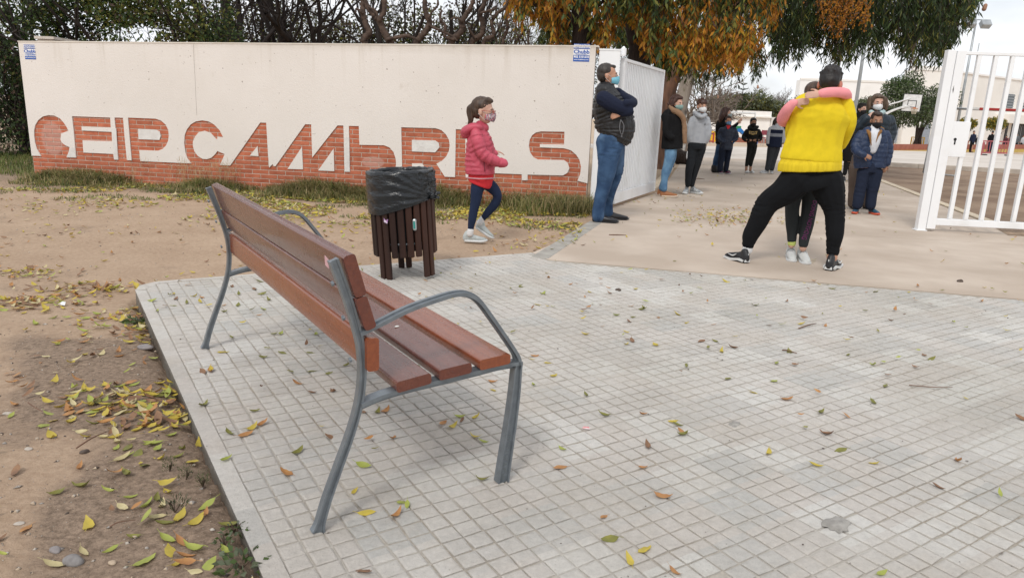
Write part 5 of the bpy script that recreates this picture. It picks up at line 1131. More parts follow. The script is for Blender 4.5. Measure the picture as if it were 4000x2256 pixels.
# ---- right of the man in yellow
KN = 300 / 838
p = Pers('woman with light brown bob and white cup mask in dark jacket behind a boy', 10.85, 3250, 340, KN, (230, 1350), SK2, .012)
p.head(495, 170, 0, 1.02, -4, 6, 0, neck=(492, 275, 0)); p.hair(HL, 'bob', extra=[[(415, 130, 0, 26, 1), (405, 200, 0, 24, 1), (405, 245, 0, 16, 1)], [(575, 130, 0, 26, 1), (592, 190, 0, 26, 1), (585, 245, 0, 16, 1)]]); p.mask(MW, 'ffp2')
gn_ = ripcoat('dark_teal_navy', (.013, .024, .036))
p.cloth('jacket', gn_, [[(500, 300, .02, 70, 1), (500, 350, .02, 158, .62), (495, 450, .02, 160, .62), (480, 560, .02, 150, .62), (470, 700, .02, 160, .62), (450, 800, .02, 165, .62)], [(372, 352, .02, 62, 1), (300, 420, .0, 56, 1), (262, 480, -.06, 54, 1), (305, 430, -.16, 46, 1), (375, 345, -.22, 38, 1)], [(620, 360, .02, 58, 1), (655, 450, .02, 48, 1), (650, 545, 0, 42, 1), (600, 600, -.05, 36, 1)]], quilt=(.085, .010), wr=.006)
p.cloth('neck_scarf', mat('scarf_pale', (.42, .52, .52), (.25, .36, .36), sc=30), [[(425, 270, -.1, 24, 1), (480, 300, -.17, 26, 1), (560, 275, -.1, 26, 1)]], wr=.006, keep=False)
p.hand(p.P(385, 335, -.23), (.75, -.1, .55), (-.3, -1, .2), .95, .5, .1)
p.cloth('trousers', cloth('corduroy_brown', (.115, .085, .068)), [[(330, 800, .02, 120, .8), (280, 880, .02, 86, 1)], [(262, 880, .02, 72, 1), (240, 1020, .0, 56, 1), (228, 1150, 0, 50, 1), (222, 1275, 0, 48, 1)], [(420, 860, .04, 76, 1), (390, 1020, .04, 60, 1), (370, 1150, .04, 52, 1), (355, 1270, .04, 48, 1)]], wr=.006)
bs = mat('shoe_brown_grey', (.11, .09, .08), (.07, .06, .055), rough=.6)
h_ = p.P(225, 1330, .1); h_.z = 0; p.shoe(h_, -108, .26, 0, bs, BLKS, 'plain'); h_ = p.P(352, 1330, .1); h_.z = 0; p.shoe(h_, -85, .26, 0, bs, BLKS, 'plain'); p.done()
p = Pers('boy in open navy padded jacket, white shirt and black mask in front of a woman', 10.25, 3250, 340, KN, (330, 1385), SK3, .011)
p.head(488, 362, 0, .96, -10, 10, 0, neck=(458, 465, 0)); p.hair(HD, 'short', size=.985); p.mask(MBk, 'surgical')
MB().box(p.P(436, 432, -.115), (.012, .003, .045), RY(-.4)).build('mask_tag', MW, p.root)
wsx = cloth('tee_white', (.68, .70, .74)); p.cloth('tee_shirt', wsx, [[(456, 462, -.02, 52, .8), (452, 520, -.03, 84, .75), (440, 620, -.035, 74, .8), (436, 690, -.04, 50, .8)]], wr=.003)
nj = ripcoat('navy_padded', (.016, .032, .078))
lf_ = [(395, 492, .0, 62, .95), (345, 590, -.01, 82, .85), (332, 700, -.01, 92, .82), (338, 800, 0, 96, .82), (338, 880, .0, 92, .85)]; rt_ = [(520, 500, .0, 58, .95), (542, 600, -.01, 66, .9), (528, 700, -.01, 82, .85), (500, 800, 0, 92, .82), (488, 880, 0, 90, .85)]
bk_ = [(450, 480, .07, 90, .6), (445, 600, .06, 130, .55), (432, 760, .05, 138, .6), (425, 870, .04, 130, .6)]
p.cloth('padded_jacket', nj, [lf_, rt_, bk_, [(315, 520, .02, 50, 1), (272, 590, .01, 48, 1), (252, 670, -.03, 46, 1), (300, 725, -.14, 42, 1), (345, 742, -.17, 34, 1)], [(585, 520, .02, 48, 1), (614, 620, .02, 45, 1), (620, 720, .0, 43, 1), (598, 830, -.02, 38, 1)]], vox=.009, quilt=(.07, .008), wr=.004)
oc = cloth('orange_lining', (.26, .13, .045)); p.cloth('collar', oc, [[(372, 462, .02, 22, 1), (405, 500, -.09, 20, .8), (418, 560, -.115, 12, .8), (428, 640, -.12, 6, .8)], [(548, 462, .02, 22, 1), (518, 500, -.09, 18, .8), (500, 540, -.11, 10, .8), (478, 610, -.12, 5, .8)], [(390, 450, .08, 20, 1), (455, 442, .1, 22, 1), (530, 450, .08, 20, 1)]], vox=.009, wr=.003, keep=False)
p.hand(p.P(352, 742, -.18), (.95, -.1, -.35), (0, -1, .3), .85, .45, .1); p.hand(p.P(592, 850, -.02), (-.25, -.05, -1), (-.2, -1, 0), .85, .6, .08, -1)
p.cloth('trousers', cloth('school_navy', (.014, .020, .040)), [[(418, 880, .02, 118, .7), (412, 930, .02, 120, .7)], [(342, 930, .0, 68, .9), (322, 1060, -.01, 60, .9), (298, 1180, -.02, 60, .9), (275, 1290, -.03, 54, .95)], [(475, 930, 0, 72, .9), (452, 1060, 0, 66, .9), (432, 1180, 0, 62, .9), (418, 1295, -.01, 54, .95)]], wr=.009)
bsn = mat('shoe_teal', (.035, .09, .14), (.025, .06, .10), rough=.5); og = mat('sole_orange', (.75, .13, .06), rough=.6)
h_ = p.P(272, 1345, .07); h_.z = 0; p.shoe(h_, -125, .24, 0, bsn, og, extra=laces(mat('lime', (.45, .6, .1)), 3)); h_ = p.P(420, 1350, .07); h_.z = 0; p.shoe(h_, -88, .24, 0, bsn, og, extra=laces(WHT, 3)); p.done()
p = Pers('dark haired boy in black mask and coat between man in yellow and bobbed woman', 16.0, 3250, 340, KN, (130, 978), SK2, .017)
p.head(328, 240, 0, 1.0, 20, 4, 0, neck=(310, 330, 0)); p.hair(HB, 'short', size=1.03); p.mask(MBk, 'surgical')
p.cloth('coat', ck, [[(305, 330, 0, 60, 1), (285, 380, 0, 92, .8), (255, 500, 0, 98, .8), (215, 640, 0, 90, .8), (190, 760, 0, 76, .8), (178, 815, 0, 62, .8)], [(215, 400, 0, 40, 1), (195, 500, 0, 38, 1), (190, 600, 0, 34, 1)]], wr=.008)
p.cloth('trousers', ck, [[(168, 800, 0, 36, 1), (150, 880, 0, 26, 1), (138, 945, 0, 22, 1)], [(205, 800, .1, 36, 1), (200, 880, .15, 26, 1), (198, 945, .15, 22, 1)]], wr=.004)
h_ = p.P(140, 972, .08); h_.z = 0; p.shoe(h_, -140, .26, 0, BLKS, WHT); h_ = p.P(198, 965, .2); h_.z = 0; p.shoe(h_, -90, .26, 0, BLKS, WHT); p.done()
# ---- far figures in the yard beyond the barred gate
def far_person(label, px, pyf, hpx, top, bottom, hr, yaw=0, sk=SK1, bend=0, grp='people queueing at the far building'):
    f = GF(px, pyf); u = (AT(px + 1, pyf, f.y) - AT(px, pyf, f.y)).length; Hh = hpx * u; s = Hh / 1.7
    r = thing('person', label, 'person', f, grp); X = Vector((math.cos(math.radians(yaw)), math.sin(math.radians(yaw)), 0)); D = Vector((-X.y, X.x, 0))
    q = lambda a, b, z: f + X * a * s + D * b * s + Zv * z * s
    def part(nm, m, chains):
        mb = MB()
        for c, rr in chains: mb.tube([q(*t) for t in c], [(a * s, b * s) for a, b in rr], 10, side=X, cap='round', k=2)
        V, F = fuse(mb, .03, 2); return mk(nm, V, F, m, r, True, fixn=False)
    b = bend
    part('body', sk, [([(0, b, 1.45), (0, b * 1.1, 1.52), (0, b * 1.1, 1.6)], [(.05, .05), (.075, .09), (.07, .085)]), ([(-.09, 0, .05), (-.09, 0, .9), (0, b * .5, 1.1), (0, b, 1.4)], [(.05, .05), (.07, .07), (.12, .08), (.1, .07)]), ([(.09, 0, .05), (.09, 0, .9)], [(.05, .05), (.07, .07)]), ([(-.22, b, 1.35), (-.27, b * .6, 1.1), (-.24, b + .08, .86)], [(.04, .04)] * 3), ([(.22, b, 1.35), (.27, b * .6, 1.1), (.24, b + .08, .86)], [(.04, .04)] * 3)])
    part('jacket', top, [([(0, 0, .85), (0, b * .4, 1.05), (0, b * .8, 1.28), (0, b, 1.44)], [(.19, .14), (.18, .14), (.21, .13), (.09, .08)]), ([(-.19, b, 1.37), (-.27, b * .6, 1.1), (-.24, b + .06, .92)], [(.065, .065), (.06, .06), (.05, .05)]), ([(.19, b, 1.37), (.27, b * .6, 1.1), (.24, b + .06, .92)], [(.065, .065), (.06, .06), (.05, .05)])])
    part('trousers', bottom, [([(-.09, 0, .07), (-.1, 0, .5), (-.09, 0, .9)], [(.065, .07), (.075, .08), (.1, .11)]), ([(.09, .06, .07), (.1, .03, .5), (.09, 0, .9)], [(.065, .07), (.075, .08), (.1, .11)])])
    part('hair', hr, [([(0, b * 1.1 + .02, 1.62), (0, b * 1.1 + .03, 1.66)], [(.085, .1), (.08, .09)])])
    for a in (-.09, .09): part('shoe', BLKS, [([(a, -.02, .035), (a, -.16, .03)], [(.045, .035), (.04, .03)])])
navy, blk, gry = nb_, ck, cloth('far_grey', (.11, .12, .13))
zf = lambda x, y: (3550 + x * .2752, 350 + y * .2752)
for lab, x, yf, h, tp, bt, hr, yw in (('grey haired person in navy jacket seen far off between the gate bars', 875, 892, 300, navy, blk, HL, 15), ('person in dark clothes next to the grey haired person in the yard', 950, 862, 210, blk, gry, HB, 170), ('black haired person in black top far off beyond the faded red barrier', 1135, 895, 300, blk, navy, HB, 180),
        ('dark haired child behind the middle of the faded red barrier', 1350, 870, 215, cloth('far_maroon', (.08, .03, .035)), navy, HD, 0), ('person in dark grey jacket at the right end of the faded red barrier', 1490, 880, 255, gry, blk, HB, 160), ('person in pale top at the far right edge beside the building door', 1590, 875, 225, cloth('far_pale', (.5, .52, .54)), blk, HS, 20),
        ('person in white and dark top just right of the lock box, far away', 682, 860, 205, cloth('far_white', (.5, .5, .5)), blk, HB, 0), ('crouching dark figure beside the striped goal post far off', 775, 862, 190, blk, blk, HB, 90)):
    far_person(lab, *zf(x, yf), h * .2752, tp, bt, hr, yw)
# ================================================================ BUILDINGS AND YARD
plas = mat('plaster_white', (.90, .885, .86), (.86, .84, .81), rough=.9, sc=.5, c3=(.80, .775, .74), sc3=.35, f3=.62)
plas2 = mat('plaster_warm', (.86, .83, .78), (.80, .77, .72), rough=.9, sc=.4)
dark = mat('opening_dark', (.03, .032, .035), (.02, .02, .022), rough=.5); glassm = mat('window_glass', (.05, .065, .075), (.03, .04, .045), rough=.08, spec=.8)
redb = mat('brick_band', (.36, .12, .075), (.29, .09, .055), sc=3); grm = mat('galvanised', (.42, .44, .45), (.33, .35, .36), rough=.45, metal=.5, sc=3)
def blk(root, nm, m, pA, pB, thick, z0, z1, b=.0):
    """wall slab from plan point A to B, thickness to the far side"""
    A, B = Vector(pA).to_3d(), Vector(pB).to_3d(); t = (B - A).normalized(); n = Vector((-t.y, t.x, 0))
    c = (A + B) / 2 + n * thick / 2 + Zv * ((z0 + z1) / 2); return MB().box(c, ((B - A).length, thick, z1 - z0), basis(t, n, Zv), b=b).build(nm, m, root)
def xz(px, py, Y): v = AT(px, py, Y); return v.x, v.z
# low white building behind the children
b1 = thing('low_building', 'low white flat roofed school building behind the children and playground', 'building', (22, 75, zfar(75)))
zb = zfar(75)
xa, zt = xz(2700, 424, 74); xb, _ = xz(3015, 424, 74); _, ze = xz(2900, 452, 74)
blk(b1, 'wall', plas, (xa, 74), (xb, 74), 9, zb + .45, ze); blk(b1, 'brick_plinth', redb, (xa, 73.97), (xb, 73.97), 9, zb, zb + .45)
blk(b1, 'parapet', plas, (xa + 1.5, 73.85), (xb, 73.85), 9, ze + .01, zt)
blk(b1, 'eave', plas2, (xa, 73.7), (xb, 73.7), .4, ze - .12, ze + .005)
b1b = thing('porch_building', 'white wing with dark doorway right of the low building, partly behind the man in yellow', 'building', (27, 75, zb))
xc, zc = xz(3120, 462, 73); blk(b1b, 'wall', plas, (xb + .05, 73), (xb + .9, 73), 6, zb, zc); blk(b1b, 'fascia', plas, (xb + .05, 72.9), (xc + 3, 72.9), 6, zc - .7, zc); blk(b1b, 'recess', dark, (xb + .95, 75), (xc + 3, 75), .2, zb, zc - .7)
for i in range(3): blk(b1b, 'pillar', plas, (xb + 2.6 + i * 1.6, 73), (xb + 2.85 + i * 1.6, 73), .25, zb, zc - .7)
x0_, _ = xz(3024, 480, 72.8); blk(b1b, 'green_door', mat('door_green', (.03, .07, .06), rough=.5), (x0_, 72.9), (x0_ + .5, 72.9), .06, zb, zb + 2.2)
# tiled hut roof just above
# gym building
Yg = 82; zg = zfar(82)
gy = thing('gym_building', 'large pale two storey school building behind the olive tree and right gate', 'building', (40, Yg, zg))
xl, zl = xz(3128, 312, Yg); xm, zm = xz(3562, 285, Yg - 1); xr, zr = xz(3690, 276, Yg - 1)
blk(gy, 'wall', plas, (xl, Yg), (xm, Yg), 1.2, zg, zl); blk(gy, 'coping', plas2, (xl, Yg - .06), (xm, Yg - .06), .4, zl + .005, zl + .22)
blk(gy, 'tower_wall', plas2, (xm + .01, Yg - 1), (xr, Yg - 1), 1.5, zg, zm + .3); blk(gy, 'coping', plas, (xm, Yg - 1.08), (xr + .05, Yg - 1.08), .4, zm + .31, zm + .75)
# side facing right, running away from the corner
dx = 24.; dy = 16.; A = Vector((xr + .02, Yg - 1.0, 0)); Bq = A + Vector((dx, dy, 0)); tq = (Bq - A).normalized(); nq = Vector((tq.y, -tq.x, 0)); Rq = basis(tq, nq, Zv); Lq = (Bq - A).length
def onface(px, py):
    q = ONPLANE(px, py, A, nq); return (q - A).dot(tq), q.z
def gq(nm, m, s0, s1, z0, z1, dn, th): MB().box(A + tq * ((s0 + s1) / 2) + nq * dn + Zv * ((z0 + z1) / 2), (s1 - s0, th, z1 - z0), Rq).build(nm, m, gy)
zq = zm + .3; gq('side_wall', plas2, 0, Lq, zg, zq, -.15, .3); gq('side_coping', plas, 0, Lq, zq + .005, zq + .2, -.1, .45)
for (pa, pb, py0, py1) in ((3922, 3963, 366, 421), (3980, 4030, 371, 426)):
    s0, za = onface(pa, py0); s1, _ = onface(pb, py0); _, zc2 = onface(pa, py1)
    w = MB().box(A + tq * ((s0 + s1) / 2) + nq * .05 + Zv * ((za + zc2) / 2), (s1 - s0, .1, za - zc2), Rq).build('window', glassm, gy)
    for i in range(5): z = zc2 + (za - zc2) * (i + .5) / 5; MB().box(A + tq * ((s0 + s1) / 2) + nq * .14 + Zv * z, (s1 - s0 + .1, .05, .07), Rq).build('window_bar', grm, w)
s0, za = onface(3888, 445); s1, _ = onface(4060, 450); gq('canopy', plas2, s0, s1 + 3, za - 1.0, za, .8, 1.6)
s0, za = onface(3955, 478); s1, zc2 = onface(3990, 585); gq('doorway', dark, s0, s1, zg, za, .04, .1); s0, _ = onface(3932, 478); s1, _ = onface(3937, 585); gq('doorway', dark, s0, s0 + .5, zg, za, .04, .1)
for i in range(6): s2 = onface(3955 + i * 6, 500)[0]; gq('grille_bar', grm, s2, s2 + .08, zg, za - .3, .12, .05)
gq('brick_plinth', redb, 0, 8, zg, zg + .9, .03, .06)
xw, zw = xz(3596, 505, Yg - 1.2); xw2, _ = xz(3636, 505, Yg - 1.2); blk(gy, 'grey_shutter', mat('shutter_grey', (.32, .35, .40), (.27, .30, .34), rough=.6), (xw, Yg - 1.15), (xw2, Yg - 1.15), .1, zg + .4, zw + .6)
xw, zw = xz(3500, 505, Yg - .3); xw2, _ = xz(3560, 505, Yg - .3); blk(gy, 'grey_shutter', MATS['shutter_grey'], (xw, Yg - .1), (xw2, Yg - .1), .1, zg + .4, zw + .6)
# low brick garden wall with yellow kerb in front of the gym
lw = thing('garden_wall', 'low brick planter wall with yellow kerb along the far side of the court', 'wall', (40, 66, zfar(66)))
a = GF(3380, 586); b = GF(4100, 592); blk(lw, 'brick_wall', redb, (a.x, a.y + .2), (b.x, b.y + .2), .3, zfar(70) - .2, zfar(66) + .62); blk(lw, 'yellow_kerb', mat('kerb_yellow', (.62, .45, .10), (.5, .36, .1)), (a.x, a.y - .1), (b.x, b.y - .1), .28, zfar(70) - .3, zfar(66) + .16)
# lamp posts
def pole(px0, py0, Y, ztop, r, label, nm='lamp_post', head=None, arm=None):
    v = AT(px0, py0, Y); z0 = zfar(Y); t = thing(nm, label, 'lamp post', (v.x, v.y, z0)); MB().tube([(v.x, v.y, z0), (v.x, v.y, ztop * .5), (v.x, v.y, ztop)], [r, r * .85, r * .6], 12).build('pole', grm, t, True); MB().tube([(v.x, v.y, z0), (v.x, v.y, z0 + .3)], r * 1.6, 12).build('base', grm, t, 'auto'); return t, v
t, v = pole(3340, 430, 33, 8.5, .085, 'grey steel lamp post rising behind the man in yellow and the waiting woman')
MB().box((v.x, v.y - .35, 8.5), (.3, .8, .12), b=.03).build('lamp_head', grm, t)
t, v = pole(2748, 340, 36, 8.0, .085, 'grey lamp post with loudspeaker rising behind the boy in grey hoodie')
MB().box((v.x, v.y - .35, 8.0), (.3, .8, .12), b=.03).build('lamp_head', grm, t)
MB().tube([(v.x + .12, v.y, 3.15), (v.x + .30, v.y - .1, 3.15), (v.x + .5, v.y - .15, 3.12)], [.05, .09, .2], 12).build('loudspeaker', mat('speaker_grey', (.2, .2, .2)), t, 'auto')
t, v = pole(3770, 320, 62, AT(3828, 78, 62).z, .12, 'tall floodlight mast with two lamps seen above the right gate')
zt_ = AT(3828, 78, 62).z; MB().box((v.x, v.y, zt_), (1.9, .08, .08)).build('crossarm', grm, t)
for sg in (-1, 1): MB().box((v.x + sg * .62, v.y - .3, zt_ - .35), (.75, .5, .6), RX(-.7), b=.05).build('floodlight', grm, t)
# aerial and roof things
a_ = AT(3803, 290, Yg); MB().tube([(a_.x, a_.y, a_.z - .4), (a_.x, a_.y, a_.z + 3.2)], .04, 6).build('roof_mast', grm, label='thin mast on the roof of the pale building behind the gate bars', cat='mast')
# basketball hoop
hb = AT(3562, 402, 60); bt = thing('basketball_hoop', 'basketball hoop with white backboard on white curved arms beside the olive tree', 'basketball hoop', (hb.x - 2.4, 60, zfar(60)))
wpt = mat('white_tube', (.72, .72, .70), rough=.4); Rb = RZ(math.radians(-28)) @ RY(math.radians(2)); bx = Rb @ Vector((1, 0, 0)); by = Rb @ Vector((0, 1, 0))
MB().box(hb, (1.35, .05, 1.35), Rb, b=.01).build('backboard', wpt, bt)
for (cx, cz, w, h) in ((0, .67, 1.35, .04), (0, -.67, 1.35, .04), (-.66, 0, .04, 1.3), (.66, 0, .04, 1.3)): MB().box(hb - by * .03 + bx * cx + Zv * cz, (w, .01, h), Rb).build('border_line', mat('line_dark', (.03, .03, .035)), bt)
for (cx, cz, w, h) in ((0, .12, .64, .05), (0, -.38, .64, .05), (-.3, -.13, .05, .5), (.3, -.13, .05, .5)): MB().box(hb - by * .03 + bx * (cx + .02) + Zv * (cz + .05), (w, .01, h), Rb).build('target_line', MATS['line_dark'], bt)
rc = hb - by * .42 - Zv * .42 + bx * .25; org_ = mat('rim_orange', (.62, .22, .10), rough=.4)
MB().tube([rc + bx * .25 * math.cos(t) + by * .25 * math.sin(t) for t in np.linspace(0, 6.283, 21)], .022, 6).build('rim', org_, bt, True); MB().box(rc + by * .33, (.18, .22, .14), Rb).build('bracket', org_, bt)
nt2 = MB()
for i in range(12):
    for dd in (1, -1):
        P_ = []
        for k in range(5): t = 2 * math.pi * (i + dd * k * .5) / 12; r = .25 - .028 * k; P_.append(rc + bx * r * math.cos(t) + by * r * math.sin(t) - Zv * .11 * k)
        nt2.tube(P_, .011, 4)
nt2.build('net', mat('net_cord', (.62, .55, .42)), bt)
ar = MB(); gbz = Vector((hb.x - 2.8, 60.4, zfar(60)))
for (zo, off) in ((.35, -.3), (-.2, .0), (-.32, .3)):
    ar.tube([hb + Vector((-.1, .06, zo)), hb + Vector((-.9, .3, zo - .25 + off * .2)), hb + Vector((-1.9, .6, zo - .9)), Vector((gbz.x, gbz.y + off, gbz.z + 1.0)), Vector((gbz.x, gbz.y + off, gbz.z))], .055, 8, k=4)
ar.build('support_arms', wpt, bt, True)
# handball goal behind the right gate
gp = G(3738, 692); q2 = AT(3772, 430, gp.y); hz = q2.z; redp, whp = mat('goal_red', (.42, .03, .025), (.36, .025, .02), rough=.45), mat('goal_white', (.72, .72, .70), rough=.45)
gl = thing('handball_goal', 'handball goal with red and white banded posts behind the barred gate', 'goal', gp); ex_ = Vector((1, -.09, 0)).normalized(); eb = Vector((-.09, -1, 0)).normalized() * -1
W_ = 3.0
for e in (0, 1):
    for i in range(9): zA, zB = hz * i / 9, hz * (i + 1) / 9; MB().box(gp + ex_ * W_ * e + Zv * ((zA + zB) / 2), (.085, .085, (zB - zA)), basis(ex_, eb, Zv), b=.003).build('post_band', whp if i % 2 == 0 else redp, gl)
for i in range(13): s = W_ * (i + .5) / 13; MB().box(gp + ex_ * s + Zv * (hz + .045), (W_ / 13, .06, .06), basis(ex_, eb, Zv), b=.003).build('crossbar_band', redp if i % 6 else whp, gl)
for e in (0, 1):
    o = gp + ex_ * W_ * e; MB().tube([o + Zv * (hz + .03), o + eb * .35 + Zv * (hz + .03) - ex_ * .25, o + eb * .8 + Zv * (hz - .15) - ex_ * .42, o + eb * .95 + Zv * .03 - ex_ * .45], .024, 8, k=4).build('rear_frame', grm, gl, True)
    MB().tube([o + Zv * .03, o + eb * .95 + Zv * .03 - ex_ * .45], .02, 8).build('ground_bar', grm, gl, True)
MB().tube([gp + eb * .35 - ex_ * .25 + Zv * (hz + .03), gp + ex_ * W_ + eb * .35 - ex_ * .25 + Zv * (hz + .03)], .02, 8).build('rear_crossbar', grm, gl, True)
# second goal frame far left
g2 = AT(2680, 500, 31); g2.z = zfar(31); zt2 = AT(2680, 432, 31).z; gl2 = thing('goal_frame', 'white metal goal frame far off between the woman with scarf and the boy in grey', 'goal', g2)
MB().tube([g2, (g2.x, g2.y, zt2 - .12), (g2.x + .12, g2.y, zt2), (g2.x + 2.9, g2.y + .2, zt2 + .0), (g2.x + 3, g2.y + .2, g2.z)], .045, 8).build('front_frame', wpt, gl2, True); MB().tube([(g2.x, g2.y, zt2 - .06), (g2.x - .9, g2.y + .3, zt2 - .08), (g2.x - 1.1, g2.y + .8, g2.z)], .035, 8).build('side_frame', wpt, gl2, True)
# plastic barriers
def barrier(px, py, h_px, L, ang, label, m, nb=9):
    f = GF(px, py); Hh = h_px * (AT(px + 1, py, f.y) - AT(px, py, f.y)).length; t = thing('plastic_barrier', label, 'barrier', f); a = math.radians(ang); X = Vector((math.cos(a), math.sin(a), 0)); Yv = Vector((-X.y, X.x, 0)); R = basis(X, Yv, Zv)
    def b(c, d, nm): MB().box(f + X * c[0] + Zv * c[1], d, R, b=.015).build(nm, m, t)
    b((L / 2, Hh - .04), (L, .06, .08), 'top_rail'); b((L / 2, Hh * .18), (L, .06, .10), 'bottom_rail'); b((L / 2, Hh * .62), (.5, .04, Hh * .3), 'name_panel')
    for i in range(nb):
        s = L * (i + .5) / nb
        if abs(s - L / 2) < .28: b((s, Hh * .32), (.05, .05, Hh * .22), 'upright')
        else: b((s, Hh * .56), (.05, .05, Hh * .66), 'upright')
    for s in (0.02, L - .02): b((s, Hh * .5), (.07, .06, Hh * .98), 'end_post')
    for s in (.25, L - .25): MB().box(f + X * s + Zv * .04, (.08, .5, .08), R, b=.02).build('foot', mat('barrier_foot', (.05, .05, .05)), t)
yb = mat('plastic_yellow', (.85, .48, .015), rough=.45); pb_ = mat('plastic_pink_red', (.42, .11, .12), (.36, .09, .1), rough=.5)
barrier(3552, 585, 50, 1.25, 4, 'yellow plastic barrier beneath the olive tree on the far side of the court', yb)
barrier(3832, 606, 57, 2.6, 16, 'faded red plastic barrier standing in front of the far queue', pb_, 10)
barrier(3938, 592, 52, .9, 70, 'short faded red barrier turned end on at the right of the longer one', pb_, 4)
barrier(3812, 588, 40, 1.2, 8, 'faded red barrier behind the left end of the longer red one', pb_, 5)
# things in front of the low building
def PF(px, py): return GF(px, py)
f = GF(2862, 560); sld = thing('toy_slide', 'small blue plastic slide in the playground behind the children', 'slide', f); bl_ = mat('plastic_blue', (.02, .17, .50), rough=.4)
MB().prism([(0, 0), (.12, 0), (.35, .95), (.55, .95), (1.5, .22), (1.95, .16), (1.95, 0), (2.1, 0), (2.1, .26), (1.55, .38), (.6, 1.25), (.3, 1.25)], f, (1, 0, 0), Zv, (0, .5, 0)).build('slide_bed', bl_, sld); MB().box(f + Vector((.35, .25, 1.2)), (.5, .45, .5), b=.05).build('slide_top', mat('plastic_green', (.03, .25, .12), rough=.4), sld)
def toy(px, py, w, h, m, label, nm='play_panel', cat='play panel'):
    f = GF(px, py); t = thing(nm, label, cat, f); MB().box(f + Zv * (h - .07), (w, .12, .14), b=.02).build('top_rail', m, t); MB().box(f + Zv * .12, (w, .12, .12), b=.02).build('bottom_rail', m, t)
    for i in range(4): MB().box(f + Vector(((i / 3 - .5) * (w - .1), 0, h / 2)), (.12, .1, h), b=.02).build('upright', m, t)
    MB().box(f + Vector((-w * .33, 0, h / 2)), (w * .3, .06, h * .8), b=.02).build('panel', m, t)
toy(2795, 556, .9, .95, yb, 'yellow play panel left of the long haired woman'); toy(2906, 556, 1.6, 1.15, yb, 'yellow play panel between the navy coat child and the girl in black'); toy(3093, 566, 1.5, 1.1, yb, 'yellow play panel right of the child in white and navy')
toy(2735, 556, 2.2, .8, mat('toy_red', (.40, .06, .06), rough=.5), 'dark red play bench behind the boy in grey')
def chair(px, py, label):
    f = GF(px, py); t = thing('chair', label, 'chair', f, None); m = mat('chair_maroon', (.25, .05, .07), rough=.5)
    for sx in (-.25, .25):
        for sy in (-.22, .22): MB().tube([f + Vector((sx * 1.1, sy * 1.1, 0)), f + Vector((sx, sy, .55))], .022, 6).build('leg', grm, t)
    MB().box(f + Zv * .57, (.6, .5, .05), b=.01).build('seat', m, t); MB().box(f + Vector((0, .24, .95)), (.62, .05, .35), b=.01).build('backrest', m, t)
    for sx in (-.27, .27): MB().tube([f + Vector((sx, .24, .55)), f + Vector((sx, .25, 1.15))], .022, 6).build('back_post', grm, t)
chair(2990, 570, 'maroon chair on grey legs right of the girl in the black hoodie'); chair(2972, 560, 'maroon chair just behind the other one right of the girl in black')
# ================================================================ TREES
bark1 = mat('bark_dark', (.060, .043, .035), (.028, .020, .017), rough=.95, sc=5, stretch=(6, 6, 1), bump=.03, bsc=9)
bark2 = mat('bark_red', (.23, .12, .075), (.10, .06, .045), rough=.9, sc=3, stretch=(3, 3, .7), bump=.012, bsc=8)
bark3 = mat('bark_pale', (.38, .33, .28), (.22, .18, .15), rough=.9, sc=3, stretch=(2, 2, .6), bump=.01, bsc=8, c3=(.10, .08, .07), sc3=4, f3=.62)
bark4 = mat('bark_grey_brown', (.125, .085, .065), (.055, .038, .03), rough=.95, sc=9, bump=.02, bsc=12)
twig = mat('twig_dark', (.040, .030, .026), (.022, .017, .015), rough=.95)
def lmat(nm, c, c2, tr=.3): return mat(nm, c, c2, rough=.55, sc=1.4, trans=tr, spec=.3, det=2)
LG = [lmat('leaf_dark_green', (.045, .075, .026), (.028, .045, .017)), lmat('leaf_green', (.10, .15, .042), (.06, .095, .03)), lmat('leaf_olive', (.22, .21, .045), (.14, .145, .035)), lmat('leaf_orange', (.66, .31, .034), (.50, .22, .028), .4), lmat('leaf_rust', (.46, .19, .030), (.32, .12, .024), .35), lmat('leaf_yellow', (.50, .34, .03), (.42, .26, .03), .4), lmat('leaf_brown', (.12, .08, .055), (.07, .048, .035), .15), lmat('leaf_grey_green', (.17, .19, .115), (.10, .12, .075), .2)]
def leaves(name, P, D, L, W, mi, parent, bend=.15, **kw):
    """P (n,3) bases, D (n,3) unit directions, L, W sizes (n,), mi material index; each leaf is folded and bowed"""
    n = len(P); P = np.asarray(P); D = np.asarray(D); D /= np.linalg.norm(D, axis=1)[:, None]
    r = rng.normal(size=(n, 3)); S_ = np.cross(D, r); S_ /= np.linalg.norm(S_, axis=1)[:, None]; Nn = np.cross(D, S_)
    L = np.asarray(L)[:, None]; W = np.asarray(W)[:, None]; b = rng.uniform(.3, 1.4, (n, 1)) * bend
    V = np.stack([P, P + D * L * .45 + S_ * W * .5 + Nn * L * b * .55, P + D * L + Nn * L * b * -.2, P + D * L * .45 - S_ * W * .5 + Nn * L * b * .55], 1).reshape(-1, 3)
    F = np.arange(n * 4).reshape(n, 4); used = sorted(set(int(i) for i in mi)); mp_ = {u: i for i, u in enumerate(used)}
    return rawmesh(name, V, F, [LG[u] for u in used], parent, [mp_[int(i)] for i in mi], **kw)
def pxsample(poly, n, Y0, Y1):
    """points of a canopy volume whose outline was measured in the photograph"""
    xs = [p[0] for p in poly]; ys = [p[1] for p in poly]; o = []
    while len(o) < n:
        x = random.uniform(min(xs), max(xs)); y = random.uniform(min(ys), max(ys))
        if inpoly(x, y, poly): o.append((x, y, random.uniform(Y0, Y1)))
    return o
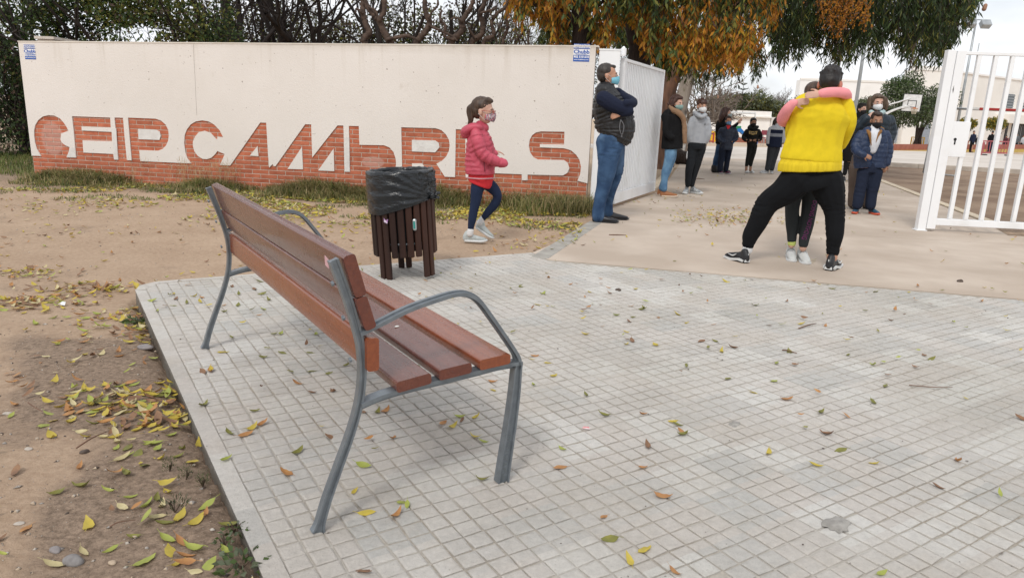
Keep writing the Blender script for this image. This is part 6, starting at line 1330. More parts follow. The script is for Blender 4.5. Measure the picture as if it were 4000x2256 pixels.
def strands(poly, nst, Y0, Y1, per, ln, wd, colf, thresh=None, droop=1., tw=None, hang=(.25, .7)):
    P, D, L, W, M = [], [], [], [], []
    for (x, y, Y) in pxsample(poly, nst, Y0, Y1):
        v = AT(x, y, Y)
        if thresh is not None and noise.noise(Vector((v.x * 1.3, v.y * .6, v.z * 1.5))) < thresh: continue
        h = random.uniform(*hang); sx, sy = random.gauss(0, .10), random.gauss(0, .10); mset = colf(x, y, v)
        if tw is not None: tw.tube([v + Vector((-sx * .4, -sy * .4, h * .55)), v + Vector((sx * .3, sy * .3, h * .1)), v + Vector((sx, sy, -h * .45))], [.006, .004, .002], 3, cap=None)
        for k in range(per):
            t = random.random(); b = v + Vector((sx * (t - .4) * 1.4, sy * (t - .4) * 1.4, h * (.55 - t)))
            if (b - Vector((0, 0, CAMH))).length < 2: continue
            a = random.uniform(0, 6.28); o = random.uniform(.15, .8); P.append(b); D.append((math.cos(a) * o, math.sin(a) * o, -droop * random.uniform(.5, 1.2))); q = random.uniform(.7, 1.25); L.append(ln * q); W.append(wd * q * random.uniform(.8, 1.2)); M.append(random.choice(mset))
    return P, D, L, W, M
def limb(mb, pts, rads, n=9, k=5, knob=0.):
    Q = catmull([tuple(p) + (r,) for p, r in zip(pts, rads)], k); ph = random.uniform(0, 99)
    P_ = [Vector(q[:3]) for q in Q]; R_2 = [max(.004, q[3] * (1 + knob * noise.noise(Vector((i * .9 + ph, 0, 0))) * 1.6)) for i, q in enumerate(Q)]
    mb.tube(P_, R_2, n, cap='round')
def grow(mb, p, d, L, r, lev, spread=.6, up=.15, tips=None, segs=3, kink=.25, n=5, minr=.004):
    pts = [p]; rs = [r]; q = p.copy(); dd = d.copy()
    for i in range(segs):
        dd = (dd + Vector((random.gauss(0, kink), random.gauss(0, kink), random.gauss(0, kink) + up * .3))).normalized(); q = q + dd * L / segs; pts.append(q.copy()); rs.append(r * (1 - .4 * (i + 1) / segs))
    mb.tube(pts, rs, n if r > .03 else (4 if r > .01 else 3), cap=None)
    if tips is not None and lev <= 1: tips += [(x, dd) for x in pts[1:]]
    if lev <= 0: return
    for i in range(random.choice((2, 3, 3))):
        j = random.randint(1, segs); a = dd + Vector((random.gauss(0, spread), random.gauss(0, spread), random.gauss(0, spread * .7) + up)); grow(mb, pts[j], a.normalized(), L * random.uniform(.6, .85), max(minr, rs[j] * random.uniform(.5, .75)), lev - 1, spread, up, tips, segs, kink, n, minr)
# --- tree with the broad dark trunk behind the end of the wall, orange and olive drooping leaves
def ptY(px, py, Y): return AT(px, py, Y)
ta = thing('autumn_tree', 'big tree with broad dark trunk behind the wall end and drooping orange leaves', 'tree', (AT(2270, 165, 13.5).x, 13.5, 0)); tb = MB()
bx_ = AT(2270, 165, 13.5)
limb(tb, [(bx_.x - .02, 13.5, -.1), (bx_.x, 13.5, .8), AT(2272, 165, 13.5), AT(2275, 90, 13.5), AT(2268, 20, 13.5), AT(2275, -120, 13.7), AT(2300, -320, 14)], [.27, .22, .185, .165, .17, .15, .12], 14)
limb(tb, [AT(2262, 110, 13.5), AT(2225, 75, 13.4), AT(2165, 42, 13.3), AT(2110, 22, 13.2), AT(2050, -30, 13.1), AT(1950, -110, 13)], [.10, .10, .085, .075, .065, .05], 10)
for (x0, y0, x1, y1, r) in ((2275, 0, 2420, -60, .05), (2275, -60, 2560, -150, .05), (2165, 42, 2150, -90, .04), (2280, -100, 2700, -160, .05), (2280, 60, 2390, 20, .035)): grow(tb, AT(x0, y0, 13.5), (AT(x1, y1, 13.2) - AT(x0, y0, 13.5)).normalized(), (AT(x1, y1, 13.2) - AT(x0, y0, 13.5)).length, r, 2, .5, .1)
tb.build('trunk', bark1, ta, True)
def c_orange(x, y, v):
    n = noise.noise(Vector((v.x * .8 + 3, v.y * .8, v.z * 1.1)))
    if n > .02: return [3, 3, 4, 4, 5, 2]
    if n > -.18: return [3, 4, 2, 2, 1, 1]
    return [1, 2, 0, 2]
canA = [(1985, -260), (1985, 30), (2030, 60), (2075, 40), (2120, 75), (2160, 170), (2215, 165), (2230, 30), (2300, 60), (2310, 175), (2370, 165), (2400, 60), (2480, 80), (2545, 215), (2600, 262), (2680, 255), (2700, 215), (2760, 240), (2850, 235), (2900, 260), (2930, 190), (2990, 120), (3060, 60), (3060, -260)]
tw = MB(); S1 = strands(canA, 2300, 12.2, 15.5, 17, .125, .040, c_orange, thresh=-.36, tw=tw)
tw.build('twigs', twig, ta, kind='stuff'); leaves('crown', *S1, ta, kind='stuff')
# --- eucalyptus behind: reddish trunk, pale trunk, dark hanging foliage on the right
te = thing('eucalyptus_tree', 'tall eucalyptus with peeling red brown trunk beside the gate and dark hanging foliage', 'tree', (G(2580, 655).x, G(2580, 655).y, 0)); tb = MB(); Ye = 17.5
eb_ = G(2575, 655); Ye = eb_.y
limb(tb, [(eb_.x, Ye, -.15), AT(2582, 600, Ye), AT(2592, 480, Ye), AT(2600, 380, Ye), AT(2628, 290, Ye), AT(2680, 250, Ye), AT(2728, 218, Ye), AT(2790, 120, Ye), AT(2900, 0, Ye), AT(3100, -160, Ye - .6)], [.42, .30, .24, .23, .22, .17, .15, .14, .12, .09], 12)
limb(tb, [AT(2600, 380, Ye), AT(2590, 280, Ye), AT(2560, 180, Ye), AT(2530, 80, Ye), AT(2540, -80, Ye)], [.17, .17, .15, .14, .12], 10)
for (x0, y0, x1, y1, r) in ((2900, 0, 3200, -60, .07), (2790, 120, 2960, 60, .05), (3000, -80, 3420, -60, .07), (3100, -160, 3500, -140, .07), (3200, -60, 3450, 40, .03), (3300, -80, 3600, -60, .035), (2950, -20, 3200, 60, .03)): grow(tb, AT(x0, y0, Ye - .3), (AT(x1, y1, Ye - .8) - AT(x0, y0, Ye - .3)).normalized(), (AT(x1, y1, Ye - .8) - AT(x0, y0, Ye - .3)).length * .9, r, 1, .3, .25)
tb.build('trunk', bark2, te, True)
canE = [(2900, -260), (2920, 30), (2990, 60), (3010, 150), (3040, 215), (3120, 200), (3180, 165), (3240, 195), (3330, 225), (3380, 180), (3440, 190), (3500, 130), (3530, 205), (3590, 225), (3650, 190), (3690, 215), (3740, 120), (3790, 60), (3830, 10), (3840, -260)]
def c_dark(x, y, v): return [0, 0, 0, 1, 0, 0, 2] if noise.noise(Vector((v.x, v.y, v.z))) < .25 else [0, 1, 2, 6]
tw = MB(); S2 = strands(canE, 2700, Ye - 3.2, Ye + .5, 16, .18, .028, c_dark, thresh=-.42, tw=tw, hang=(.3, .95)); tw.build('twigs', twig, te, kind='stuff')
canE2 = [(2640, 240), (2700, 225), (2760, 245), (2930, 250), (2990, 230), (2975, 290), (2925, 300), (2860, 300), (2790, 290), (2740, 330), (2700, 300)]; S3 = strands(canE2, 230, Ye - .8, Ye + 1.6, 14, .15, .026, c_dark, thresh=-.15, hang=(.3, .8))
canE3 = [(2360, 60), (2560, 60), (2560, 230), (2500, 210), (2400, 165)]; S4 = strands(canE3, 330, Ye, Ye + 2.5, 14, .16, .03, c_dark, hang=(.3, .9))
canE5 = [(2100, 20), (2230, 20), (2230, 165), (2120, 165)]; S7 = strands(canE5, 130, Ye, Ye + 2., 14, .16, .03, c_dark, hang=(.3, .9))
canE4 = [(3170, -40), (3330, -40), (3400, 30), (3390, 95), (3330, 60), (3290, 115), (3250, 130), (3215, 70)]; S5 = strands(canE4, 150, Ye - 3.6, Ye - 3.2, 26, .035, .028, lambda *a: [4, 3, 4, 6], hang=(.2, .6))
canB = [(2560, 120), (2900, 120), (3000, 200), (2960, 240), (2870, 215), (2700, 200), (2600, 240)]; S6 = strands(canB, 380, Ye - .5, Ye + 2.0, 14, .15, .028, lambda *a: [0, 1, 2, 4], hang=(.3, .9))
SS = [sum((list(s[i]) for s in (S2, S3, S4, S5, S6, S7)), []) for i in range(5)]; leaves('crown', *SS, te, kind='stuff')
tp = G(2640, 628); tb = MB(); Yp = 22.5; tpal = thing('pale_tree', 'pale grey barked tree trunk leaning right behind the woman with the scarf', 'tree', (AT(2640, 560, Yp).x, Yp, 0)); b0 = AT(2630, 600, Yp)
limb(tb, [(b0.x, Yp, -.1), AT(2640, 520, Yp), AT(2662, 400, Yp), AT(2690, 300, Yp), AT(2712, 220, Yp), AT(2760, 120, Yp), AT(2820, -40, Yp)], [.30, .24, .21, .20, .19, .16, .12], 12); limb(tb, [AT(2690, 300, Yp), AT(2670, 230, Yp), AT(2650, 120, Yp)], [.14, .12, .08], 8); tb.build('trunk', bark3, tpal, True)
# roots / stump and bed
rt = MB(); rp = G(2655, 640); limb(rt, [rp + Vector((-.8, .5, .05)), rp + Vector((-.3, .25, .18)), rp + Vector((.15, .05, .16)), rp + Vector((.35, 0, .05))], [.12, .2, .22, .1], 10, knob=.5); rt.build('fallen_log', bark1, smooth=True, label='weathered brown log lying at the foot of the eucalyptus', cat='log')
# --- mid dark trunk between wall and gate
tm = thing('forked_tree', 'dark forked tree trunk standing behind the open sheet gate', 'tree', (AT(2500, 200, 15.8).x, 15.8, 0)); tb = MB(); b0 = AT(2495, 240, 15.8)
limb(tb, [(b0.x, 15.8, -.1), (b0.x, 15.8, 1.2), AT(2500, 200, 15.8), AT(2490, 150, 15.8), AT(2465, 80, 15.8), AT(2440, 0, 15.8), AT(2420, -150, 15.8)], [.34, .27, .24, .22, .15, .12, .1], 12); limb(tb, [AT(2500, 190, 15.8), AT(2525, 120, 15.8), AT(2530, 60, 15.8), AT(2560, -40, 15.8)], [.17, .15, .13, .1], 10); tb.build('trunk', bark1, tm, True)
MB().prism([(0, 0), (.03, .02), (.05, .25), (.07, .4), (.02, .42), (-.02, .2)], AT(2505, 190, 15.5), (1, 0, 0), Zv, (0, .02, 0)).build('peeling_bark', mat('peel', (.30, .16, .12)), tm)
# --- pollarded knobbly trees behind the wall
zz = lambda x, y: (900 + x * .4658, y * .4658)
def PL(l, Y): return [AT(*zz(x, y), Y) for x, y in l]
pol = [([(1140, 420), (1120, 330), (1165, 272), (1135, 200), (1112, 110), (1108, 0), (1120, -150)], 26, [([(1112, 110), (1060, 75), (1050, 110)], 10)]), ([(1345, 420), (1320, 330), (1280, 250), (1245, 175), (1190, 110), (1140, 40), (1120, -60)], 26, [([(1250, 165), (1290, 95), (1292, 0), (1300, -120)], 20), ([(1240, 150), (1215, 90), (1160, 60)], 10), ([(1320, 330), (1400, 315), (1480, 300), (1560, 330)], 14)]),
       ([(1565, 420), (1590, 320), (1640, 260), (1670, 190), (1640, 110), (1630, 20), (1650, -120)], 24, [([(1670, 215), (1740, 250), (1850, 300), (1900, 340)], 10), ([(1660, 150), (1700, 90), (1740, 40), (1730, -60)], 9)]), ([(1830, 420), (1870, 330), (1940, 260), (1945, 180), (1985, 110), (2020, 50), (2060, -60)], 23, [([(1945, 180), (1900, 150), (1850, 160)], 9), ([(1870, 330), (1800, 300), (1800, 220), (1760, 160), (1770, 90)], 12)]),
       ([(2020, 420), (2050, 330), (2110, 285), (2115, 190), (2095, 110), (2130, 30), (2140, -100)], 22, [([(2100, 110), (2170, 90), (2225, 70)], 9), ([(2060, 320), (2010, 260), (1990, 200)], 9)]), ([(2120, 380), (2170, 320), (2210, 290), (2192, 190), (2240, 110), (2310, 60), (2330, -30)], 16, [([(2200, 150), (2180, 100), (2210, 60)], 7)]), ([(2290, 400), (2300, 310), (2325, 230), (2312, 140), (2330, 70)], 13, [([(2310, 250), (2270, 215)], 5)]), ([(2420, 400), (2415, 330), (2450, 280), (2480, 240)], 10, [([(2415, 320), (2395, 250), (2400, 190)], 7)])]
gi = [(0, 1), (2, 3), (4, 5), (6, 7)]; lb = ['knobbly pollarded tree with thick brown limbs above the left middle of the wall', 'knobbly pollarded tree with thick limbs above the middle of the wall', 'knobbly pollarded tree with upright limbs right of the middle of the wall', 'thin knobbly pollarded tree nearest the orange leaves above the wall']
for (ia, ib), L_ in zip(gi, lb):
    Yp = 15.0 + ia * .15; c = PL([pol[ia][0][0]], Yp)[0]; c2 = PL([pol[ib][0][0]], Yp)[0]; m_ = (c + c2) / 2; t = thing('pollard_tree', L_, 'tree', (m_.x, Yp, 0), 'pollarded trees behind the wall'); mb = MB(); limb(mb, [(m_.x, Yp, -.1), (m_.x, Yp, .9), (m_.x, Yp, 1.3)], [.2, .16, .15], 10, knob=.2)
    for i in (ia, ib):
        l, r, sub = pol[i]; W3 = PL(l, Yp); u = .4658 / 2800 * Yp; limb(mb, [Vector((m_.x, Yp, 1.2))] + W3, [.12] + [r * u * 1.15, r * u * 1.1, r * u, r * u * .95, r * u * .9, r * u * .8, r * u * .7][:len(W3)], 9, 7, knob=.33)
        for (sl, sr) in sub: limb(mb, PL(sl, Yp - .1), [sr * u] * (len(sl) - 1) + [sr * u * .6], 7, 6, knob=.45)
    mb.build('trunk', bark4, t, True)
# --- dark bare trees
def baretree(px, Y, r, hgt, label, lean=0., lev=5, leafm=None, leafn=0, nm='bare_tree', m=twig, px2=None, spread=.5, up=.28, grp='bare trees behind the wall'):
    v = AT(px, 165, Y); t = thing(nm, label, 'tree', (v.x, Y, zfar(Y)), grp); mb = MB(); tips = []
    base = Vector((v.x - lean, Y, zfar(Y) - .1)); top = Vector((v.x, Y, 1.9 + zfar(Y))); limb(mb, [base, (base + top) / 2, top], [r * 1.3, r * 1.1, r], 8)
    for i in range(4): grow(mb, top - Vector((0, 0, random.uniform(0, .5))), Vector((random.gauss(lean * .3, .5), random.gauss(0, .4), 1)).normalized(), hgt * random.uniform(.3, .42), r * random.uniform(.5, .75), lev, spread, up, tips, kink=.16)
    mb.build('trunk', m, t, True)
    if leafn:
        P, D, L, W, M = [], [], [], [], []
        for _ in range(leafn): q, d = random.choice(tips); P.append(q + Vector([random.gauss(0, .12) for _ in range(3)])); D.append([random.gauss(0, 1) for _ in range(3)]); L.append(random.uniform(.05, .09)); W.append(random.uniform(.03, .05)); M.append(random.choice(leafm))
        leaves('crown', P, D, L, W, M, t, kind='stuff')
random.seed(21)
baretree(905, 17, .13, 6, 'dark bare tree at the right edge of the dense green foliage behind the wall', lev=6, leafm=[6, 2], leafn=900)
baretree(1110, 18, .11, 6.5, 'dark bare tree with crossing branches left of the knobbly trees', .2, lev=6, leafm=[6], leafn=300)
baretree(1230, 19, .13, 7, 'dark bare tree with two upright stems behind the bin side of the wall', -.1, leafm=[6], leafn=900)
baretree(1010, 21, .12, 6, 'thin dark bare tree far behind the left part of the wall', leafm=[6], leafn=300)
baretree(1500, 20, .11, 6.5, 'dark bare tree showing between the knobbly limbs', lev=6, leafm=[6, 2], leafn=700)
baretree(1780, 21, .13, 6.5, 'dark bare twiggy tree behind the knobbly trees right of the middle', leafm=[6], leafn=700)
baretree(60, 16, .14, 6, 'dark bare tree at the far left edge of the picture', leafm=[6, 6, 2], leafn=2600)
baretree(150, 17, .09, 5, 'slim dark bare tree between the left edge and the dense foliage', leafm=[6], leafn=1500)
baretree(1960, 34, .18, 7, 'pale twiggy tree far behind the orange leaves above the wall', leafm=[6, 7], leafn=500, m=bark4)
baretree(2080, 36, .18, 7, 'pale twiggy tree far off just left of the broad dark trunk', leafm=[6, 7], leafn=500, m=bark4)
# --- dense evergreen behind the left half of the wall
def bush(name, label, cat, boxes, n, mats_, ln, wd, thr, kindn='crown', seedo=0, base=None, freq=1.2, stems=True, grp=None):
    c = base or Vector((np.mean([b[0] for b in boxes]), np.mean([b[1] for b in boxes]), zfar(boxes[0][1]))); t = thing(name, label, cat, c, grp); P, D, L, W, M = [], [], [], [], []; vol = np.array([b[3] * b[4] * b[5] for b in boxes]); vol = vol / vol.sum(); k = 0
    while len(P) < n and k < n * 12:
        k += 1; b = boxes[np.searchsorted(np.cumsum(vol), random.random()) if len(boxes) > 1 else 0]; d = Vector([random.gauss(0, 1) for _ in range(3)]).normalized(); rr = random.random() ** .42; q = Vector((b[0] + d.x * b[3] * rr, b[1] + d.y * b[4] * rr, b[2] + d.z * b[5] * rr))
        if q.z < zfar(q.y) + .02: continue
        if noise.noise(Vector((q.x * freq + seedo, q.y * freq, q.z * freq * 1.2))) < thr: continue
        P.append(q); o = (q - Vector(b[:3])).normalized(); D.append(o * .7 + Vector([random.gauss(0, .6) for _ in range(3)]) + Vector((0, 0, -.25))); s = random.uniform(.7, 1.3); L.append(ln * s); W.append(wd * s); M.append(random.choice(mats_(q)))
    if stems:
        mb = MB()
        for b in boxes:
            for _ in range(3): grow(mb, Vector((b[0] + random.gauss(0, b[3] * .2), b[1], zfar(b[1]))), Vector((random.gauss(0, .2), 0, 1)).normalized(), b[2] * .9, min(.12, b[5] * .05), 3, .5, .2)
        mb.build('branches', twig, t, True)
    leaves(kindn, P, D, L, W, M, t, kind='stuff'); return t
gmix = lambda q: [0, 0, 1, 0, 1, 2] if noise.noise(q * .7) < .15 else [1, 2, 2, 6, 1]
L0 = AT(300, 150, 15); L1_ = AT(640, 150, 15.5); LL = AT(60, 400, 14.5)
bush('evergreen_tree', 'dense dark evergreen tree rising behind the left third of the cream wall', 'tree', [(AT(220, 0, 15).x, 15, 2.3, 1.3, 1.0, 1.5), (AT(430, 0, 15).x, 15.2, 2.5, 1.4, 1.1, 1.7), (AT(650, 0, 15).x, 15.4, 2.4, 1.3, 1.1, 1.5), (AT(800, 80, 15).x, 15.2, 1.9, .8, .8, .9)], 27000, gmix, .085, .045, -.26)
bush('evergreen_shrub', 'dark green shrubs growing down to the grass left of the wall', 'shrub', [(AT(40, 400, 14.5).x, 14.5, .9, 1.6, 1.2, 1.3), (AT(-250, 400, 14.5).x, 14.2, 1.2, 1.6, 1.2, 1.6), (AT(110, 300, 15).x, 15.0, 1.3, .9, .8, 1.2), (AT(-120, 300, 18).x, 18.0, 1.3, 3.0, 1.2, 2.0)], 19000, lambda q: [0, 0, 0, 1, 6], .085, .042, -.3, seedo=4)
bush('brown_thicket', 'brown leafless thicket of shrubs low behind the middle of the wall', 'shrub', [(AT(x, 100, 22).x, 22, 2.3, 1.6, 1.2, 2.0) for x in (850, 1000, 1150, 1300, 1450, 1600, 1750, 1900)], 44000, lambda q: [6, 6, 6, 2, 7] if noise.noise(q * .8) < .2 else [6, 0, 2], .105, .05, -.3, seedo=9)
bush('brown_thicket', 'grey brown far thicket behind the right part of the wall and the orange tree', 'shrub', [(AT(x, 140, 30).x, 30, 3.0, 2.0, 1.2, 2.3) for x in (1850, 2050, 2250, 2450)], 7000, lambda q: [6, 7, 7, 6], .10, .04, -.2, seedo=2)
# --- olive, citrus and far trees
def tree2(nm, label, px, py, Y, cr, n, mats_, ln, wd, thr=-.25, trunk=bark1, lumps=6, fl=.8, tr=.14, seedo=0, stems=2, grp=None):
    c = AT(px, py, Y); z0 = zfar(Y); bs_ = []
    for i in range(lumps): a = 6.28 * i / lumps; bs_.append((c.x + math.cos(a) * cr * .5 * random.uniform(.7, 1.2), Y + math.sin(a) * cr * .4, c.z + random.uniform(-.25, .35) * cr * fl, cr * .55, cr * .5, cr * .5 * fl))
    t = bush(nm, label, 'tree', bs_, n, mats_, ln, wd, thr, seedo=seedo, base=Vector((c.x, Y, z0)), stems=False, freq=2.2 / cr * 1.4, grp=grp); mb = MB()
    for i in range(stems): a = random.gauss(0, .25) * cr; limb(mb, [(c.x - .2 + i * .4 * cr * .3, Y, z0 - .1), (c.x + a * .4, Y, (z0 + c.z) / 2 - .2), (c.x + a * 1.6, Y, c.z)], [tr, tr * .8, tr * .5], 8); grow(mb, Vector((c.x + a * .5, Y, (z0 + c.z) / 2)), Vector((a, 0, 1)).normalized(), cr * .7, tr * .5, 3)
    mb.build('trunk', trunk, t, True); return t
om = lambda q: [1, 7, 7, 7, 1, 0]
tree2('olive_tree', 'large olive tree with grey green crown behind the basketball backboard', 3600, 420, 63, 2.7, 9000, om, .22, .09, -.3, lumps=8, fl=1.0, tr=.16, stems=3)
tree2('olive_tree', 'paler olive tree left of the large one behind the woman with the white mask', 3410, 440, 66, 2.1, 5200, om, .22, .09, -.25, lumps=6, tr=.13, seedo=5)
tree2('olive_tree', 'top lobe of the highest olive tree in front of the pale building', 3520, 345, 65, 1.7, 4200, lambda q: [0, 1, 1, 7], .2, .09, -.3, lumps=6, fl=1.1, seedo=8)
tree2('citrus_tree', 'small round clipped citrus tree left of the two behind the goal', 3778, 483, 72, .95, 1500, lambda q: [1, 2, 2, 5], .2, .1, -.5, lumps=5, fl=.9, tr=.07, stems=1, grp='clipped citrus trees by the far building')
tree2('citrus_tree', 'small round clipped citrus tree right of the two behind the goal', 3885, 482, 71, 1.1, 1800, lambda q: [1, 2, 2, 5], .2, .1, -.5, lumps=5, fl=.9, tr=.07, stems=1, grp='clipped citrus trees by the far building')
tree2('dark_conifer', 'dark green tree between the low building and the man in yellow', 3118, 425, 76, 1.15, 2000, lambda q: [0, 0, 1], .22, .08, -.2, lumps=5, fl=1.3)
random.seed(5)
for (x, y, r, lab) in ((2845, 415, 2.9, 'olive green tree beyond the low building left of the pine tip'), (2930, 402, 2.9, 'grey green tree beyond the low building under the pine tip'), (3005, 425, 2.4, 'brown green tree beyond the right end of the low building')): tree2('distant_tree', lab, x, y, 98, r, 4200, lambda q: [7, 7, 2, 7] if noise.noise(q * .3) < .1 else [7, 7, 2], .36, .16, -.2, lumps=7, fl=.7, seedo=x, grp='trees beyond the low building')
for (x, lab) in ((2975, 'bare grey twiggy tree right of the pine tip'), (3060, 'bare grey twiggy tree left of the dark conifer')): 
    v = AT(x, 400, 100); t = thing('bare_tree', lab, 'tree', (v.x, 100, zfar(100))); mb = MB(); limb(mb, [(v.x, 100, zfar(100)), (v.x, 100, 1.5)], [.25, .2], 6)
    for i in range(5): grow(mb, Vector((v.x, 100, 1.0)), Vector((random.gauss(0, .5), 0, 1)).normalized(), 2.0, .09, 5, .5, .2, minr=.014)
    mb.build('trunk', mat('twig_grey', (.17, .14, .12)), t)
v = AT(2905, 330, 96); pn = thing('norfolk_pine', 'tip of a layered pine rising above the distant trees', 'tree', (v.x, 96, zfar(96))); mb = MB(); mb.tube([(v.x, 96, zfar(96)), (v.x, 96, v.z)], [.18, .03], 8); mb.build('trunk', bark1, pn); P, D, L, W, M = [], [], [], [], []
for k in range(7):
    z = v.z - .1 - k * .62; R0 = .25 + k * .24
    for a in np.linspace(0, 6.28, 9):
        for s in np.linspace(.1, 1, 9): P.append((v.x + math.cos(a) * R0 * s, 96 + math.sin(a) * R0 * s, z + .15 * s)); D.append((math.cos(a), math.sin(a), .5)); L.append(.3); W.append(.1); M.append(0)
leaves('crown', P, D, L, W, M, pn, kind='stuff')
# wind-bent pollard behind the boys, pale tangled branches
random.seed(11)
for (px, py, Y, lab, sc_) in ((2700, 520, 27, 'tangled pale pollarded tree between the lamp post and the boy in grey', 1.), (2745, 520, 33, 'tangled pale branches reaching right toward the pointing woman', .95)):
    v = AT(px, py, Y); t = thing('pollard_tree', lab, 'tree', (v.x, Y, zfar(Y))); mb = MB(); limb(mb, [(v.x, Y, zfar(Y) - .1), (v.x + .05, Y, .7), (v.x + .1, Y, 1.3)], [.22, .17, .17], 9, knob=.3)
    for i in range(9): a = -.9 + 2.0 * i / 8; grow(mb, Vector((v.x + .1, Y, 1.0 + random.uniform(-.2, .3))), Vector((a * 1.3 + .2, random.gauss(0, .4), .55)).normalized(), 1.0 * sc_, .075, 4, .55, .12, kink=.28, minr=.014)
    mb.build('trunk', mat('bark_bleached', (.24, .19, .15), (.13, .10, .08), sc=8), t, True)
# ================================================================ GRASS, LEAVES, STONES
random.seed(77)
def surf_z(x, y):
    if inpoly(x, y, PAVE) or inpoly(x, y, PATH): return .001
    if y < 13.5 and abs(x) < 9.9:
        e = min(edge_dist(x, y, PAVE), edge_dist(x, y, PATH)); z = zdirt(x, y); return min(z, -.006) if e < .08 else z
    return -.012
gA = lmat('grass_green', (.20, .25, .07), (.13, .17, .05), .45); gB = lmat('grass_olive', (.38, .34, .15), (.28, .25, .11), .45); gC = lmat('grass_dry', (.58, .46, .26), (.46, .36, .2), .45); gD = lmat('grass_dark', (.05, .075, .022), (.035, .055, .018), .2)
GM = [gA, gB, gC, gD]
def blades(name, pts, label, parent=None):
    """pts: (x, y, z, height, width, lean, mat) -> bowed two segment blades"""
    V = []; F = []; mi = []
    for (x, y, z, h, w, ln, m) in pts:
        a = random.uniform(0, 6.28); dx, dy = math.cos(a) * ln, math.sin(a) * ln; px_, py_ = -math.sin(a) * w / 2, math.cos(a) * w / 2; o = len(V)
        V += [(x - px_, y - py_, z), (x + px_, y + py_, z), (x + dx * .35 + px_ * .8, y + dy * .35 + py_ * .8, z + h * .6), (x + dx * .35 - px_ * .8, y + dy * .35 - py_ * .8, z + h * .6), (x + dx + px_ * .12, y + dy + py_ * .12, z + h * (1 - .25 * min(1, ln / h))), (x + dx - px_ * .12, y + dy - py_ * .12, z + h * (1 - .25 * min(1, ln / h)))]
        F += [(o, o + 1, o + 2, o + 3), (o + 3, o + 2, o + 4, o + 5)]; mi += [m, m]
    return rawmesh(name, V, F, GM, parent, mi, kind='stuff', label=label)
pts = []
def wall_xy(s, d): q = WA + WT * s + WN * d; return q.x, q.y
n_t = 0
while n_t < 850:      # tussocks
    s = random.uniform(.25, WL + .1); d = abs(random.gauss(0, .34)) + .03
    hh = noise.noise(Vector((s * .75, 3.1, 0))); hmax = (.10 + .42 * max(0, hh + .25)) * max(.25, 1 - d / 1.15); 
    if s > 7.0: hmax = max(hmax, .26)
    if hh < -.12 and random.random() < .75: continue
    if d > 1.0: continue
    x, y = wall_xy(s, d); n_t += 1; z = surf_z(x, y); base = noise.noise(Vector((x * 1.2, y * 2, 5)))
    ldx, ldy = random.gauss(0, .5), -abs(random.gauss(0, .5))
    for _ in range(random.randint(20, 36)):
        h = hmax * random.uniform(.45, 1.25); m = random.choice([0, 1, 1, 3, 2] if base > -.1 else [1, 2, 1, 0, 3]); pts.append((x + random.gauss(0, .06), y + random.gauss(0, .05), z - .01, h, random.uniform(.005, .010), h * random.uniform(.3, 1.5), m))
blades('grass', pts, 'olive green tussocky grass along the foot of the lettered wall')
pts = []
for _ in range(9000):      # short ground cover in front of the tussocks
    s = random.uniform(.8, WL + .0); d = random.uniform(.5, 2.0); x, y = wall_xy(s, d)
    if noise.noise(Vector((x * 1.6, y * 2.4, 1))) < -.02 + (d - 1.0) * .30: continue
    h = random.uniform(.02, .055); pts.append((x, y, surf_z(x, y) - .004, h, random.uniform(.006, .011), h * random.uniform(.4, 1.6), random.choice([0, 0, 1, 3, 0])))
blades('ground_cover', pts, 'short green ground cover between the wall grass and the bare earth')
pts = []
for _ in range(16000):     # lawn left of the wall
    x = random.uniform(-13, -7.0); y = random.uniform(10.2, 14.5) + (x + 7) * -.12
    if y < 10.7 + .15 * noise.noise(Vector((x, y, 0))) * 3 - (x + 7) * .1: continue
    h = random.uniform(.05, .16); pts.append((x, y, -.02, h, .009, h * random.uniform(.3, 1.), random.choice([0, 0, 0, 1, 3])))
blades('lawn_grass', pts, 'green grass growing beyond the left end of the wall')
pts = []
for _ in range(160):       # seeding stalks against the wall
    s = random.choice([random.uniform(1.6, 3.4), random.uniform(6.9, 8.2), random.uniform(2.4, 3.4)]); d = random.uniform(.04, .25); x, y = wall_xy(s, d); h = random.uniform(.25, .50)
    pts.append((x, y, surf_z(x, y), h, .0035, h * random.uniform(.2, .6), 2))
    for k in range(4): pts.append((x + random.gauss(0, .03), y, surf_z(x, y) + h * random.uniform(.5, .8), h * .22, .003, h * .2, 2))
blades('grass_stalks', pts, 'thin dry seeding grass stalks standing against the cream wall')
